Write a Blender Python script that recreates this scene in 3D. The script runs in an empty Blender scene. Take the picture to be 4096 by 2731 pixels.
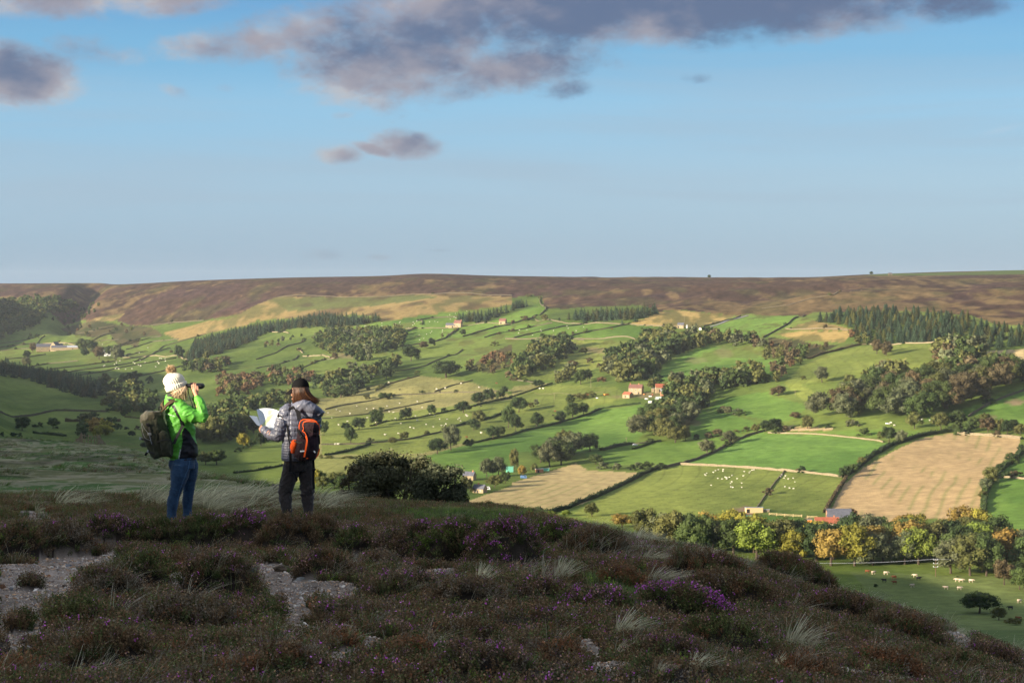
import bpy, bmesh, math, random
import numpy as np
from mathutils import Vector, Matrix, Euler
random.seed(7); RNG = np.random.default_rng(11)
SC = bpy.context.scene; COL = SC.collection
# ------------------------------------------------------------------ camera, sky, sun, exposure
F = 1990.0; H0 = 285.0; CX = 512.0
cam = bpy.data.cameras.new('camera'); camo = bpy.data.objects.new('camera', cam); COL.objects.link(camo)
camo.location = (0, 0, 0); camo.rotation_euler = (math.radians(90), 0, 0)
cam.sensor_width = 36.0; cam.lens = 36.0 * F / 1024.0; cam.shift_y = -(341.0 - H0) / 1024.0
cam.clip_start = 0.5; cam.clip_end = 30000
cam.dof.use_dof = True; cam.dof.focus_distance = 22.0; cam.dof.aperture_fstop = 20.0
SC.camera = camo
SUN_EL = 13.5; SUN_TAN = math.tan(math.radians(SUN_EL))
SX, SY = -0.8716, -0.4902            # horizontal direction towards the sun (left, a little behind the camera)
sl = bpy.data.lights.new('sun', 'SUN'); sl.energy = 5.0; sl.angle = math.radians(0.53); sl.color = (1.0, 0.85, 0.64)
so = bpy.data.objects.new('sun', sl); COL.objects.link(so)
ce = math.cos(math.radians(SUN_EL))
so.rotation_euler = Vector((SX*ce, SY*ce, math.sin(math.radians(SUN_EL)))).to_track_quat('Z', 'Y').to_euler()
SC.view_settings.view_transform = 'Standard'; SC.view_settings.look = 'None'
SC.view_settings.exposure = 1.45; SC.view_settings.gamma = 1.0; SC.view_settings.use_curve_mapping = False
SC.render.engine = 'CYCLES'
SC.cycles.use_denoising = True
try: SC.cycles.denoiser = 'OPENIMAGEDENOISE'
except Exception: pass
SC.cycles.max_bounces = 5; SC.cycles.diffuse_bounces = 3; SC.cycles.transparent_max_bounces = 6
SC.cycles.volume_bounces = 0
SC.cycles.use_adaptive_sampling = True; SC.cycles.adaptive_threshold = 0.015

class NT:
    """small helper to write node graphs"""
    def __init__(s, tree): s.t = tree; s.n = tree.nodes; s.l = tree.links
    def node(s, typ, **kw):
        n = s.n.new(typ)
        for k, v in kw.items(): setattr(n, k, v)
        return n
    def put(s, sock, v):
        if isinstance(v, bpy.types.NodeSocket): s.l.new(v, sock)
        elif v is not None: sock.default_value = v
    def m(s, op, a, b=None, c=None, clamp=False):
        n = s.node('ShaderNodeMath', operation=op, use_clamp=clamp); s.put(n.inputs[0], a)
        if b is not None: s.put(n.inputs[1], b)
        if c is not None: s.put(n.inputs[2], c)
        return n.outputs[0]
    def vm(s, op, a, b=None):
        n = s.node('ShaderNodeVectorMath', operation=op); s.put(n.inputs[0], a)
        if b is not None: s.put(n.inputs[1], b)
        return n.outputs[0]
    def mr(s, v, a, b, c=0.0, d=1.0, smooth=True):
        n = s.node('ShaderNodeMapRange', interpolation_type='SMOOTHSTEP' if smooth else 'LINEAR')
        s.put(n.inputs[0], v)
        for i, x in enumerate((a, b, c, d)): s.put(n.inputs[i+1], x)
        return n.outputs[0]
    def mix(s, f, a, b, mode='MIX'):
        n = s.node('ShaderNodeMix', data_type='RGBA', blend_type=mode)
        s.put(n.inputs[0], f); s.put(n.inputs[6], a); s.put(n.inputs[7], b)
        return n.outputs[2]
    def noise(s, vec, scale, detail=4, rough=.55, dist=0.0):
        n = s.node('ShaderNodeTexNoise'); s.put(n.inputs['Vector'], vec)
        n.inputs['Scale'].default_value = scale; n.inputs['Detail'].default_value = detail
        n.inputs['Roughness'].default_value = rough; n.inputs['Distortion'].default_value = dist
        return n.outputs[0]
    def xyz(s, x, y, z=0.0):
        n = s.node('ShaderNodeCombineXYZ'); s.put(n.inputs[0], x); s.put(n.inputs[1], y); s.put(n.inputs[2], z)
        return n.outputs[0]
def srgb(r, g, b):
    f = lambda c: (c/255/12.92) if c/255 <= .04045 else ((c/255+.055)/1.055)**2.4
    return (f(r), f(g), f(b), 1.0)

def build_world():
    w = bpy.data.worlds.new('World'); SC.world = w; w.use_nodes = True
    g = NT(w.node_tree); g.n.clear()
    sky = g.node('ShaderNodeTexSky', sky_type='NISHITA'); sky.sun_disc = False
    sky.sun_elevation = math.radians(SUN_EL); sky.sun_rotation = math.atan2(SX, SY)
    sky.altitude = 300; sky.air_density = 1.0; sky.dust_density = 0.6; sky.ozone_density = 2.0
    tc = g.node('ShaderNodeTexCoord'); sp = g.node('ShaderNodeSeparateXYZ'); g.l.new(tc.outputs['Generated'], sp.inputs[0])
    X, Y, Z = sp.outputs
    az = g.m('ARCTAN2', X, Y); el = g.m('ARCSINE', Z)
    # photograph-like vertical tint of the clear sky: pale and greyer low down, deeper blue higher up
    ramp = g.node('ShaderNodeValToRGB'); g.l.new(g.mr(el, 0.0, 0.30, 0, 1, False), ramp.inputs[0])
    cr = ramp.color_ramp; cr.interpolation = 'EASE'
    stops = SKY_STOPS
    while len(cr.elements) < len(stops): cr.elements.new(.5)
    for e, (p, c) in zip(cr.elements, stops): e.position = p; e.color = c
    sund = g.m('ADD', g.m('MULTIPLY', X, SX), g.m('MULTIPLY', Y, SY)); rawf = g.mr(sund, .05, .75, .92, .30)
    clear = g.mix(rawf, g.mix(1.0, sky.outputs[0], (SKY_K, SKY_K*.95, SKY_K*.88, 1), 'MULTIPLY'), ramp.outputs[0])
    # long faint streaks of high thin cloud
    p2 = g.xyz(g.m('MULTIPLY', az, 1.6), g.m('MULTIPLY', g.m('ADD', el, g.m('MULTIPLY', g.m('SINE', g.m('MULTIPLY', az, 9.0)), .004)), 26.0), 3.0)
    st = g.noise(p2, 2.3, 5, .5, .3)
    st = g.m('MULTIPLY', g.mr(st, .42, .70), g.mr(el, .005, .05))
    st = g.m('MULTIPLY', st, g.mr(el, .16, .07))
    clear = g.mix(g.m('MULTIPLY', st, .42), clear, SKC(168, 188, 205))
    # cumulus bank: soft ellipses broken up by fractal noise
    pn = g.xyz(g.m('MULTIPLY', az, 1.0), g.m('MULTIPLY', el, 1.7), 0.0)
    n1 = g.noise(pn, 26.0, 8, .60, .25); n2 = g.noise(g.vm('ADD', pn, (3.1, 1.7, .4)), 9.0, 5, .55, .2)
    nn = g.m('ADD', g.m('MULTIPLY', g.m('SUBTRACT', n1, .5), 2.3), g.m('MULTIPLY', g.m('SUBTRACT', n2, .5), 1.5))
    nf = g.noise(pn, 95.0, 6, .65, .3)
    nn = g.m('ADD', nn, g.m('MULTIPLY', g.m('SUBTRACT', nf, .5), 1.1))
    dens = None
    for (u, v, ru, rv, tilt, wgt) in CLOUDS:
        a0 = math.atan((u-CX)/F); e0 = (H0-v)/F; ra = ru/F; rb = rv/F; c, s_ = math.cos(tilt), math.sin(tilt)
        dx = g.m('SUBTRACT', az, a0); dy = g.m('SUBTRACT', el, e0)
        x1 = g.m('DIVIDE', g.m('ADD', g.m('MULTIPLY', dx, c), g.m('MULTIPLY', dy, s_)), ra)
        y1 = g.m('DIVIDE', g.m('SUBTRACT', g.m('MULTIPLY', dy, c), g.m('MULTIPLY', dx, s_)), rb)
        q = g.m('SUBTRACT', 1.0, g.m('ADD', g.m('MULTIPLY', x1, x1), g.m('MULTIPLY', y1, y1)))
        q = g.m('MAXIMUM', q, -2.0)
        q = g.m('MULTIPLY_ADD', q, 1.0, wgt)
        dens = q if dens is None else g.m('SMOOTH_MAX', dens, q, .5)
    # broken cloud higher up and all round, unseen, thickened and whitened for fill light
    hi = g.mr(el, .165, .30, -2.0, .75)
    dens = g.m('MAXIMUM', dens, g.m('ADD', hi, g.m('MULTIPLY', g.m('SUBTRACT', g.noise(pn, 2.2, 4, .5), .52), 4.0)))
    d = g.m('ADD', dens, nn)
    alpha = g.mr(d, -.15, 1.35)
    # light comes from the left: compare the noise with itself a little towards the sun
    nl = g.noise(g.vm('ADD', pn, (-.016, .010, 0)), 17.0, 5, .5, .2); nr = g.noise(g.vm('ADD', pn, (.012, -.012, 0)), 17.0, 5, .5, .2)
    lit = g.m('ADD', g.m('MULTIPLY', g.m('SUBTRACT', nr, nl), 2.0), g.mr(az, .10, -.12, -.05, .50))
    lit = g.m('ADD', lit, g.m('MULTIPLY', g.m('SUBTRACT', n2, .5), 1.1))
    lit = g.m('ADD', lit, g.mr(d, .2, 1.6, .38, .12), clamp=True)
    cc = g.mix(g.mr(lit, 0, .9), SKC(102, 116, 146), SKC(170, 164, 172))
    cc = g.mix(g.mr(lit, .75, 1.15), cc, SKC(206, 198, 194))
    low = g.mr(el, .075, .02)
    cc = g.mix(g.mr(el, .17, .40), cc, SKC(232, 226, 216))  # unseen high cloud whitened to lift the ambient light
    cc = g.mix(g.m('MULTIPLY', low, .75), cc, SKC(142, 168, 188))
    col = g.mix(g.m('MULTIPLY', alpha, .93), clear, cc)
    wisp = g.m('MULTIPLY', g.mr(g.m('ABSOLUTE', g.m('SUBTRACT', g.m('SUBTRACT', el, (H0-135)/F), g.m('MULTIPLY', g.m('SUBTRACT', az, .24), .22))), .0022, .0), g.mr(g.m('ABSOLUTE', g.m('SUBTRACT', az, .241)), .014, .0))
    col = g.mix(g.m('MULTIPLY', wisp, .35), col, SKC(185, 205, 222))
    # below the horizon the world is only seen by light: keep it ground-dark
    col = g.mix(g.mr(el, -.03, .0), SKC(92, 100, 78), col)
    bg = g.node('ShaderNodeBackground'); g.l.new(col, bg.inputs[0]); bg.inputs[1].default_value = 0.10
    out = g.node('ShaderNodeOutputWorld'); g.l.new(bg.outputs[0], out.inputs[0])
EXPF = 2 ** SC.view_settings.exposure
def SKC(r, g_, b):
    c = srgb(r, g_, b); k = 1.0 / (0.10 * EXPF)
    return (c[0]*k, c[1]*k, c[2]*k, 1)
SKY_K = 1.6
SKY_STOPS = [(0.0, SKC(128, 164, 196)), (.17, SKC(142, 178, 209)), (.29, SKC(130, 181, 218)), (.39, SKC(104, 168, 212)), (.50, SKC(78, 146, 202)), (1.0, SKC(52, 108, 176))]
CLOUDS = [(330,34,135,30,.10,.35),(385,58,105,44,0,.55),(510,68,92,26,.12,.35),(470,20,150,40,0,.5),(655,0,270,42,.03,.75),(258,44,90,19,.08,.35),(212,50,40,10,.1,.05),
          (25,6,85,24,0,.3),(165,4,72,20,0,.15),(15,80,56,30,-.1,.4),(88,54,72,19,-.15,-.35),(338,155,26,11,0,.1),(407,145,36,14,-.05,.1),(374,150,24,6,-.25,.1),
          (562,90,36,14,.1,-.15),(694,80,24,9,0,-.5),(225,92,19,10,0,-.5),(176,95,22,9,-.3,-.5),(945,10,80,19,-.05,.15),(800,4,90,16,0,.2),
          (318,254,36,8,0,-.45),(378,257,16,4,0,-.5),(342,116,18,6,0,-.5),(440,250,22,3,0,-.7),(215,264,20,2.5,0,-.7),(620,66,34,9,-.1,-.45)]
build_world()

# ------------------------------------------------------------------ terrain height, one function for everything that stands on it
def _hash(ix, iy, seed):
    h = (ix.astype(np.int64)*374761393 + iy.astype(np.int64)*668265263 + seed*1442695041) & 0xffffffff
    h = ((h ^ (h >> 13)) * 1274126177) & 0xffffffff
    return ((h ^ (h >> 16)) & 0xffffff) / float(0xffffff)
def vnoise(x, y, seed=0):
    x = np.asarray(x, float); y = np.asarray(y, float)
    ix = np.floor(x); iy = np.floor(y); fx = x-ix; fy = y-iy
    fx = fx*fx*fx*(fx*(fx*6-15)+10); fy = fy*fy*fy*(fy*(fy*6-15)+10)
    a = _hash(ix, iy, seed); b = _hash(ix+1, iy, seed); c = _hash(ix, iy+1, seed); d = _hash(ix+1, iy+1, seed)
    return (a*(1-fx)+b*fx)*(1-fy) + (c*(1-fx)+d*fx)*fy
def fbm(x, y, seed=0, octv=4, gain=.5):
    s = 0; a = 1; t = 0
    for i in range(octv):
        s = s + a*vnoise(x*2**i + 13.7*i, y*2**i - 7.3*i, seed+i); t += a; a *= gain
    return s/t - .5
def sstep(x, a, b):
    t = np.clip((x-a)/(b-a), 0, 1); return t*t*(3-2*t)
def pchip(xs, ys, xq):
    xs = np.asarray(xs, float); ys = np.asarray(ys, float); h = np.diff(xs); dl = np.diff(ys)/h
    m = np.zeros(len(xs)); m[0] = dl[0]; m[-1] = dl[-1]
    for i in range(1, len(xs)-1):
        if dl[i-1]*dl[i] > 0:
            w1 = 2*h[i]+h[i-1]; w2 = h[i]+2*h[i-1]; m[i] = (w1+w2)/(w1/dl[i-1]+w2/dl[i])
    k = np.clip(np.searchsorted(xs, xq)-1, 0, len(xs)-2); t = np.clip((xq-xs[k])/h[k], 0, 1)
    return ((1+2*t)*(1-t)**2)*ys[k] + t*(1-t)**2*h[k]*m[k] + t*t*(3-2*t)*ys[k+1] + t*t*(t-1)*h[k]*m[k+1]
NU = [-150, 0, 130, 260, 400, 512, 610, 700, 830, 914, 1024, 1200]
ND = [4, 8, 12, 16, 19, 22.3, 26, 30, 45, 100, 150, 200, 300, 400, 800, 1500, 2300]
NR = {-150:[950,690,617,566,542,522,504,497,500,474,460,450,436,431,446,452,480],
      0:   [950,690,617,566,542,523,505,498,503,480,468,459,446,437,450,455,480],
      130: [950,690,617,566,542,523,505,498,505,484,473,464,455,450,470,470,500],
      260: [950,690,617,566,542,523,506,499,510,492,485,489,500,505,520,520,520],
      400: [960,692,618,566,542,522,509,506,528,522,525,532,545,555,580,580,560],
      512: [971,694,619,567,543,524,514,513,535,545,552,560,570,580,600,600,560],
      610: [975,697,622,571,549,537,533,538,565,580,585,590,600,605,610,600,560],
      700: [980,705,632,584,564,555,556,568,600,620,620,620,625,625,620,600,560],
      830: [990,722,655,612,597,592,598,620,660,670,665,660,650,645,632,600,560],
      914: [995,732,668,632,620,620,632,660,700,700,695,690,680,672,628,600,560],
      1024:[1000,748,692,668,664,674,695,725,760,750,735,720,700,680,628,600,560],
      1200:[1010,775,735,725,730,745,760,780,800,790,770,760,720,690,628,600,560]}
_lu = np.linspace(-150, 1200, 271); _ld = np.linspace(math.log(4), math.log(2300), 321)
_rows = np.array([pchip(np.log(ND), NR[u], _ld) for u in NU])
_lut = np.array([pchip(NU, _rows[:, j], _lu) for j in range(len(_ld))]).T
def bil(u, ly):
    fu = np.clip((u+150)/1350*270, 0, 269.999); fd = np.clip((ly-_ld[0])/(_ld[-1]-_ld[0])*320, 0, 319.999)
    i = fu.astype(int); j = fd.astype(int); a = fu-i; b = fd-j
    return (_lut[i,j]*(1-a)+_lut[i+1,j]*a)*(1-b) + (_lut[i,j+1]*(1-a)+_lut[i+1,j+1]*a)*b
_md = [-4000,-220,-60,0,100,300,600,900,1200,1600,2500,9000]; _mz = [-150,-150,-149,-147,-140,-118,-77,-37,-9,6,14,18]
_dd = np.linspace(-4000, 9000, 1301); _mm = pchip(_md, _mz, _dd)
SKU = [-300,0,100,114,200,300,380,427,500,650,800,870,950,1024,1300]; SKR = [283,283,282.6,283.8,280,277,275.6,273.4,275.5,277,277,274.2,271.6,270,268]
def sky_row(u): return pchip(SKU, SKR, np.clip(u, -300, 1300))
RT = [-6410, -5810, -5310, -4910, -4410, -4110, -3610, -3467, -3271, -3034, -2810, -2310, -1954, -1646, -1374, -1292, -1179, -1078, -895, -835, -794, -690, -440, -275, -112, -92, -63, -45, -26, -14, -9.5, -7.2, -4.0, 13, 110, 400]
RZ = [-20,10,45,62,42,-70,-72,-58,-34,-16,-20,-44,-44,-50,-60,-52,-42,-32,-22,-18,-10,-8,4,14,11.7,11.5,11.7,12.2,14.2,14.5,13.85,14.5,15.6,18,32,60]  # unseen ridge left of frame, crest heights shaped to throw the wanted shade
RSX, RSY = -0.9535, -0.3015
def ridge(x, y):
    s = x*RSX + y*RSY; t = x*(-RSY) + y*RSX
    zt = np.interp(t, RT, RZ) + sstep(-t, 300, 900)*(fbm(t/260, t*0, 15, 4)*26+fbm(t/60, t*0, 19, 2)*8); sc = 60 + np.maximum(0, -t-400)*.004
    steep = np.where(t < -160, .5, .32)
    return np.where(s < sc, zt - (sc-s)*steep, zt + np.minimum((s-sc)*.03, 30))
def height(x, y, relief=True):
    x = np.asarray(x, float); y = np.asarray(y, float)
    r = np.hypot(x, y); amax = .345
    a = np.where(y > 1e-3, x/np.maximum(y, 1e-3), np.sign(x)*9.0); out = np.abs(a) > amax
    ye = np.where(out, r*math.cos(math.atan(amax)), y); ye = np.maximum(ye, 4.0); a = np.clip(a, -amax, amax)
    u = CX + F*a
    zn = -(bil(u, np.log(np.clip(ye, 4, 2300)))-H0)/F*ye
    zn = np.where(ye > 2300, -999, zn)
    near_w = sstep(ye, 60, 200)
    if relief: zn = zn + near_w*sstep(-ye, -900, -400)*fbm(x/38, y/70, 5, 4)*2.2 + sstep(ye, 30, 60)*(1-sstep(ye, 300, 600))*fbm(x/7, y/14, 9, 3)*.5
    d = .9*(a*ye-200) + .44*(ye-1250)
    zm = np.interp(d, _dd, _mm)
    if relief:
        hill = sstep(d, 60, 260)*(1-sstep(d, 1200, 1900))
        q = .44*(a*ye) - .9*ye      # along the dale
        g1 = fbm(q/330, d/520, 21, 4); g2 = fbm(q/120, d/260, 31, 3)
        zm = zm + hill*(g1*34 + g2*11) + sstep(d, -50, 60)*g2*4
        zm = zm + np.exp(-((x+8-.0)/55)**2 - ((y-2620)/110)**2)*9
    yb = np.interp(u, [0, 130, 300, 1024], [3900, 3800, 3300, 3000]); ys = np.interp(u, [0, 130, 300, 1024], [5700, 5300, 4900, 4700])
    zs = (H0-sky_row(u))/F*ys
    w = sstep(ye, yb, ys)
    zm = zm*(1-w) + (zs)*w
    zm = np.where(ye > ys, zs - (ye-ys)*.0006, zm)
    if relief: zm = zm + sstep(d, 900, 1500)*(1-sstep(ye, ys-700, ys-100))*fbm(x/300, y/300, 41, 4)*9 + sstep(ye, ys-900, ys-300)*(1-sstep(u, 760, 800))*sstep(u, 560, 600)*fbm(x/60, y/400, 43, 2)*3.5*(ye<ys+200)
    # notch of the side dale at the far left and the low spur in front of it
    nx = (u - (66 + 26*sstep(ye, 4300, 5300)))
    zm = zm - 42*np.exp(-(nx/15)**2)*sstep(ye, 4150, 4600)*(1-sstep(ye, 5250, 5600))
    zm = zm + 27*np.exp(-((ye-2820)/260)**2)*sstep(-u, -150, 60) + 3*sstep(-u,-60,0)*sstep(ye,2500,2700)*(1-sstep(ye,3000,3200))
    # smooth union
    k = np.clip(ye*.02, .3, 14.0); h = np.clip(.5+.5*(zn-zm)/k, 0, 1); z = zm*(1-h)+zn*h + k*h*(1-h)
    z = np.where(ye < 60, zn, z)
    rz = ridge(x, y)
    k = np.clip(r*.04, .5, 12); h = np.clip(.5+.5*(rz-z)/k, 0, 1)
    blend = z*(1-h)+rz*h + k*h*(1-h)
    inview = (y > 3) & (np.abs(x/np.maximum(y, .01)) < .27)
    return np.where(inview & (r < 900), z, blend)
def hit(u, v, ymin=60.0, ymax=8000.0):
    """ground point seen at picture position (u, v), beyond ymin"""
    u = np.atleast_1d(np.asarray(u, float)); v = np.atleast_1d(np.asarray(v, float))
    ys = np.exp(np.linspace(math.log(ymin), math.log(ymax), 700)); ax = ((u-CX)/F)[:, None]
    z = height(ax*ys, ax*0+ys); rowz = H0 - z/ys*F      # picture row of the ground along the ray
    below = rowz <= v[:, None]; below[:, -1] = True
    i = np.argmax(below, 1); i0 = np.maximum(i-1, 0); k = np.arange(len(u))
    r0 = rowz[k, i0]; r1 = rowz[k, i]; t = np.clip((r0-v)/np.where(np.abs(r0-r1) < 1e-6, 1, r0-r1), 0, 1)
    y = ys[i0]*(1-t)+ys[i]*t; x = (u-CX)/F*y
    return np.stack([x, y, height(x, y)], -1)
KT = .4355/4; TILE = {c: (256.0*(i % 4), [250, 400, 512][i//4]) for i, c in enumerate('ABCDEFGHIJKL')}
def TP(s):
    """'B 10 20 30 40; C 5 6' -> picture points (tile letter, then x y pairs read off that tile)"""
    out = []
    for seg in s.split(';'):
        w = seg.split()
        if not w: continue
        X0, Y0 = TILE[w[0]]; v = list(map(float, w[1:]))
        out += [(X0+v[i]*KT, Y0+v[i+1]*KT) for i in range(0, len(v), 2)]
    return out
def inpoly(px, py, poly):
    ins = np.zeros(np.shape(px), bool); n = len(poly)
    for i in range(n):
        x1, y1 = poly[i]; x2, y2 = poly[(i+1) % n]
        if y1 == y2: continue
        c = ((y1 > py) != (y2 > py)) & (px < (x2-x1)*(py-y1)/(y2-y1)+x1)
        ins ^= c
    return ins
def mesh_np(name, verts, faces, smooth=False):
    me = bpy.data.meshes.new(name); verts = np.asarray(verts, np.float32); faces = np.asarray(faces, np.int32)
    n, k = faces.shape
    me.vertices.add(len(verts)); me.vertices.foreach_set('co', verts.ravel())
    me.loops.add(n*k); me.loops.foreach_set('vertex_index', faces.ravel())
    me.polygons.add(n); me.polygons.foreach_set('loop_start', np.arange(0, n*k, k, dtype=np.int32))
    me.polygons.foreach_set('loop_total', np.full(n, k, np.int32))
    me.polygons.foreach_set('use_smooth', np.full(n, bool(smooth)))
    me.update(calc_edges=True); me.validate(); return me
def vcol(me, cols, name='col'):
    at = me.color_attributes.new(name, 'FLOAT_COLOR', 'POINT'); c = np.ones((len(me.vertices), 4), np.float32); c[:, :3] = cols
    at.data.foreach_set('color', c.ravel())
def link(name, me, mat=None, parent=None, **props):
    o = bpy.data.objects.new(name, me); COL.objects.link(o)
    if mat is not None and me is not None and not me.materials: me.materials.append(mat)
    if parent is not None: o.parent = parent
    for k, v in props.items(): o[k] = v
    return o
def mat(name, base=(.5,.5,.5), rough=.8, spec=.2, fn=None, metallic=0.0, sheen=0.0):
    m = bpy.data.materials.new(name); m.use_nodes = True; g = NT(m.node_tree); bs = g.n.get('Principled BSDF')
    bs.inputs['Base Color'].default_value = (*base[:3], 1); bs.inputs['Roughness'].default_value = rough
    bs.inputs['Specular IOR Level'].default_value = spec; bs.inputs['Metallic'].default_value = metallic
    if sheen: bs.inputs['Sheen Weight'].default_value = sheen
    if fn: fn(g, bs)
    return m
def geo_pos(g): return g.node('ShaderNodeNewGeometry').outputs['Position']
def bump(g, bs, h, strength=.3, dist=.02):
    b = g.node('ShaderNodeBump'); b.inputs['Strength'].default_value = strength; b.inputs['Distance'].default_value = dist
    g.l.new(h, b.inputs['Height']); g.l.new(b.outputs[0], bs.inputs['Normal'])
# ------------------------------------------------------------------ fields, moor and hills
# regions in picture tiles: (name, colour, polygon)
GREEN = (.102, .158, .032); BRIGHT = (.102, .190, .032); PALE = (.240, .235, .085); OLIVE = (.115, .130, .028)
TAN = (.40, .285, .145); GOLD = (.245, .180, .072); HEATH = (.064, .038, .026); VIVID = (.096, .190, .034); YEL = (.160, .208, .044)
DARKF = (.030, .036, .014); DULL = (.060, .085, .025)
MOOR_EDGE = TP('A 0 430 430 540 600 690 760 640 1000 620 1200 690 1390 690 1870 640 2351 560;B 200 430 1000 430 1500 400 2351 430;C 0 440 150 410 270 420 300 530 480 540 640 520 1170 500 1350 560 1560 545 2060 600 2200 580;D 0 600 340 600 420 570 1400 560 1870 600 2100 680 2351 690')
MOOR = [(-200, 200)] + [(-200, MOOR_EDGE[0][1])] + MOOR_EDGE + [(1300, MOOR_EDGE[-1][1]), (1300, 200)]
REG = [
 ('rough_grass', 'gold', 'B -200 610 0 500 200 425 1000 430 1500 400 2351 425 2351 500 1980 545 1400 620 1150 650 1150 610 900 590 0 640'),
 ('rough_grass', 'oliv', 'B 150 450 600 428 1000 435 1500 408 1700 430 1300 480 1100 510 700 540 300 560 200 500'),
 ('rough_grass', 'gold', 'A 760 650 1000 600 1160 570 1080 640 860 660'),
 ('rough_grass', 'gold', 'A 1500 760 1900 650 2351 590;B 0 640 0 560;A 2351 660 1900 770 1640 820'),
 ('rough_grass', 'gold2', 'C 1080 680 1350 570 1520 548 2060 602 1750 705 1500 712'),
 ('rough_grass', 'gold2', 'D 80 770 300 738 780 745 700 845 300 830'),
 ('rough_grass', 'gold', 'D 250 690 420 640 760 720 760 738 200 730'),
 ('bracken_slope', 'dull', 'A 560 720 860 640 1130 690 1390 700 1500 780 1290 800 1270 880 1080 870 1000 760 860 800 640 770'),
 ('bracken_slope', 'dull', 'B 1950 1100 2100 960 2351 860 2351 1060 2150 1110 2200 1130'),
 ('bracken_slope', 'dull', 'D 0 800 280 820 400 860 640 870 380 1000 0 940;'),
 ('pasture', 'bright', 'B 680 735 1150 660 1500 600 1980 540 1860 640 2060 670 2351 580 2351 800 1800 800 1350 870 1370 710'),
 ('pasture', 'bright', 'C 0 580 270 480 310 540 230 610 0 680'),
 ('pasture', 'bright', 'C 0 680 350 665 700 670 1440 700 1240 810 0 815'),
 ('pasture', 'vivid', 'C 1560 730 1780 722 2180 600;D 0 600 310 600 150 710 0 790;C 2200 800 1900 760'),
 ('pasture', 'vivid', 'C 1310 1250 1400 1050 1700 900 1850 880 2160 920 2351 1000;D 160 1010 0 1170;C 2250 1220 2100 1180 1800 1250'),
 ('pasture', 'yel', 'C 480 830 1150 830 900 1010 700 1120 480 1180 0 1200 300 1080 560 940'),
 ('pasture', 'yel', 'D 300 1060 640 930 940 870 1500 860 1600 1140 1390 1110 1000 1160 560 1200 300 1220 560 1400 340 1400 150 1220'),
 ('pasture', 'vivid', 'C 1780 1490 1900 1380 2351 1290;D 0 1320 380 1430 180 1568 -40 1568;G 2351 180 1880 90 1600 110'),
 ('pasture', 'vivid', 'G 1640 130 1880 100 2200 180 2300 270 1900 320 1650 360 1640 280'),
 ('pasture', 'yel', 'C 0 1280 350 1225 980 1260 1050 1360 700 1440 0 1500'),
 ('pasture', 'pale', 'B 860 1290 1500 1150 1940 1200 2351 1330 2351 1568 580 1568 620 1430'),
 ('pasture', 'pale', 'F 600 -20 2351 -60 2351 100 1880 240 1750 300 1950 400 1600 500 1000 520 250 530 300 420 360 300 470 180 520 60 580 -20'),
 ('pasture', 'pale', 'C 0 1260 200 1220 350 1220 100 1320 0 1340'),
 ('pasture', 'yel', 'F 600 150 1300 110 2351 -10;G 500 160 200 230;F 2351 320 1900 390 1500 490 1000 500 600 500'),
 ('pasture', 'pale2', 'F 240 560 1050 490 1500 500 1300 640 280 760'),
 ('pasture', 'vivid', 'F 1560 510 1800 440 2351 330;G 0 320 500 190 820 80 1190 40 1350 100 1300 200 1130 390 830 430 620 480 0 470;F 2351 700 1950 710 1880 640 1640 560'),
 ('pasture', 'bright', 'G 640 490 830 440 1300 380 1640 370 2250 290 1850 480 1540 592 1390 622 1370 580 850 590'),
 ('pasture', 'vivid2', 'G 1560 582 1870 480 2060 370 2300 290;H 0 305 600 325 1100 395 980 500 820 590 690 695 0 625'),
 ('pasture', 'yel', 'G 1540 600 1700 600;H 0 640 680 712 620 860 500 1020 0 1000;G 2351 1040 2200 1060 2000 1200 820 1130 600 1050 560 1040 900 850 1200 700 1390 630'),
 ('stubble_field', 'tan', 'H 1120 480 870 620 700 770 600 960 580 1030 830 1085 900 1180 1400 1180 1450 1080 1950 1110 1960 800 2100 600 2290 480 2320 345 1900 318 1650 305 1400 350'),
 ('stubble_field', 'tan2', 'G 590 575 700 640 1260 668 1190 690 900 830 650 950 300 1040 0 1060;F 2351 1060 1900 1040 1900 940 2351 780;G 0 755'),
 ('pasture', 'vivid', 'H 2130 600 2351 520 2351 1300 2280 1290 2150 1100 2020 1040 1990 880 2080 720'),
 ('pasture', 'vivid', 'D 1560 1545 2351 1260;H 2351 240 1900 120 1700 190 1300 190 1560 150'),
 ('stubble_field', 'tan', 'H 140 235 290 240 600 255 590 272 280 278 120 270'),
 ('stubble_field', 'straw', 'D 1990 925 2351 905 2351 1115 2100 1095 2020 985'),
 ('pasture', 'bright', 'H 400 290 1050 268 1400 280 1300 340 830 330'),
 ('pasture', 'dk', 'L 740 540 2351 600;L 2500 600 2500 1500 1700 1500'),
 ('pasture', 'vivid', 'H 0 1060 430 1090 420 1200 0 1230;G 2351 1230 2200 1180 2150 1080'),
]
CMAP = dict(gold=GOLD, oliv=(.110,.125,.040), gold2=(.36,.26,.095), dull=(.080,.070,.030), bright=BRIGHT, vivid=VIVID, vivid2=(.092,.196,.036), yel=YEL, pale=PALE, pale2=(.200,.222,.066),
            tan=TAN, tan2=(.38,.300,.145), straw=(.42,.33,.17), dk=(.115,.165,.050))
def region_of(u, v, y):
    reg = np.zeros(u.shape, int)           # 0 pasture by default
    cols = np.empty(u.shape+(3,)); cols[:] = GREEN
    names = ['pasture', 'moorland', 'rough_grass', 'bracken_slope', 'stubble_field', 'near_hillside']
    far = y > 780
    m = inpoly(u, v, MOOR) & far; reg[m] = 1; cols[m] = HEATH
    for nm, ck, poly in REG:
        P = TP(poly); m = inpoly(u, v, P) & far
        reg[m] = names.index(nm); cols[m] = CMAP[ck]
    reg[~far] = 5
    return reg, cols, names
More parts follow.
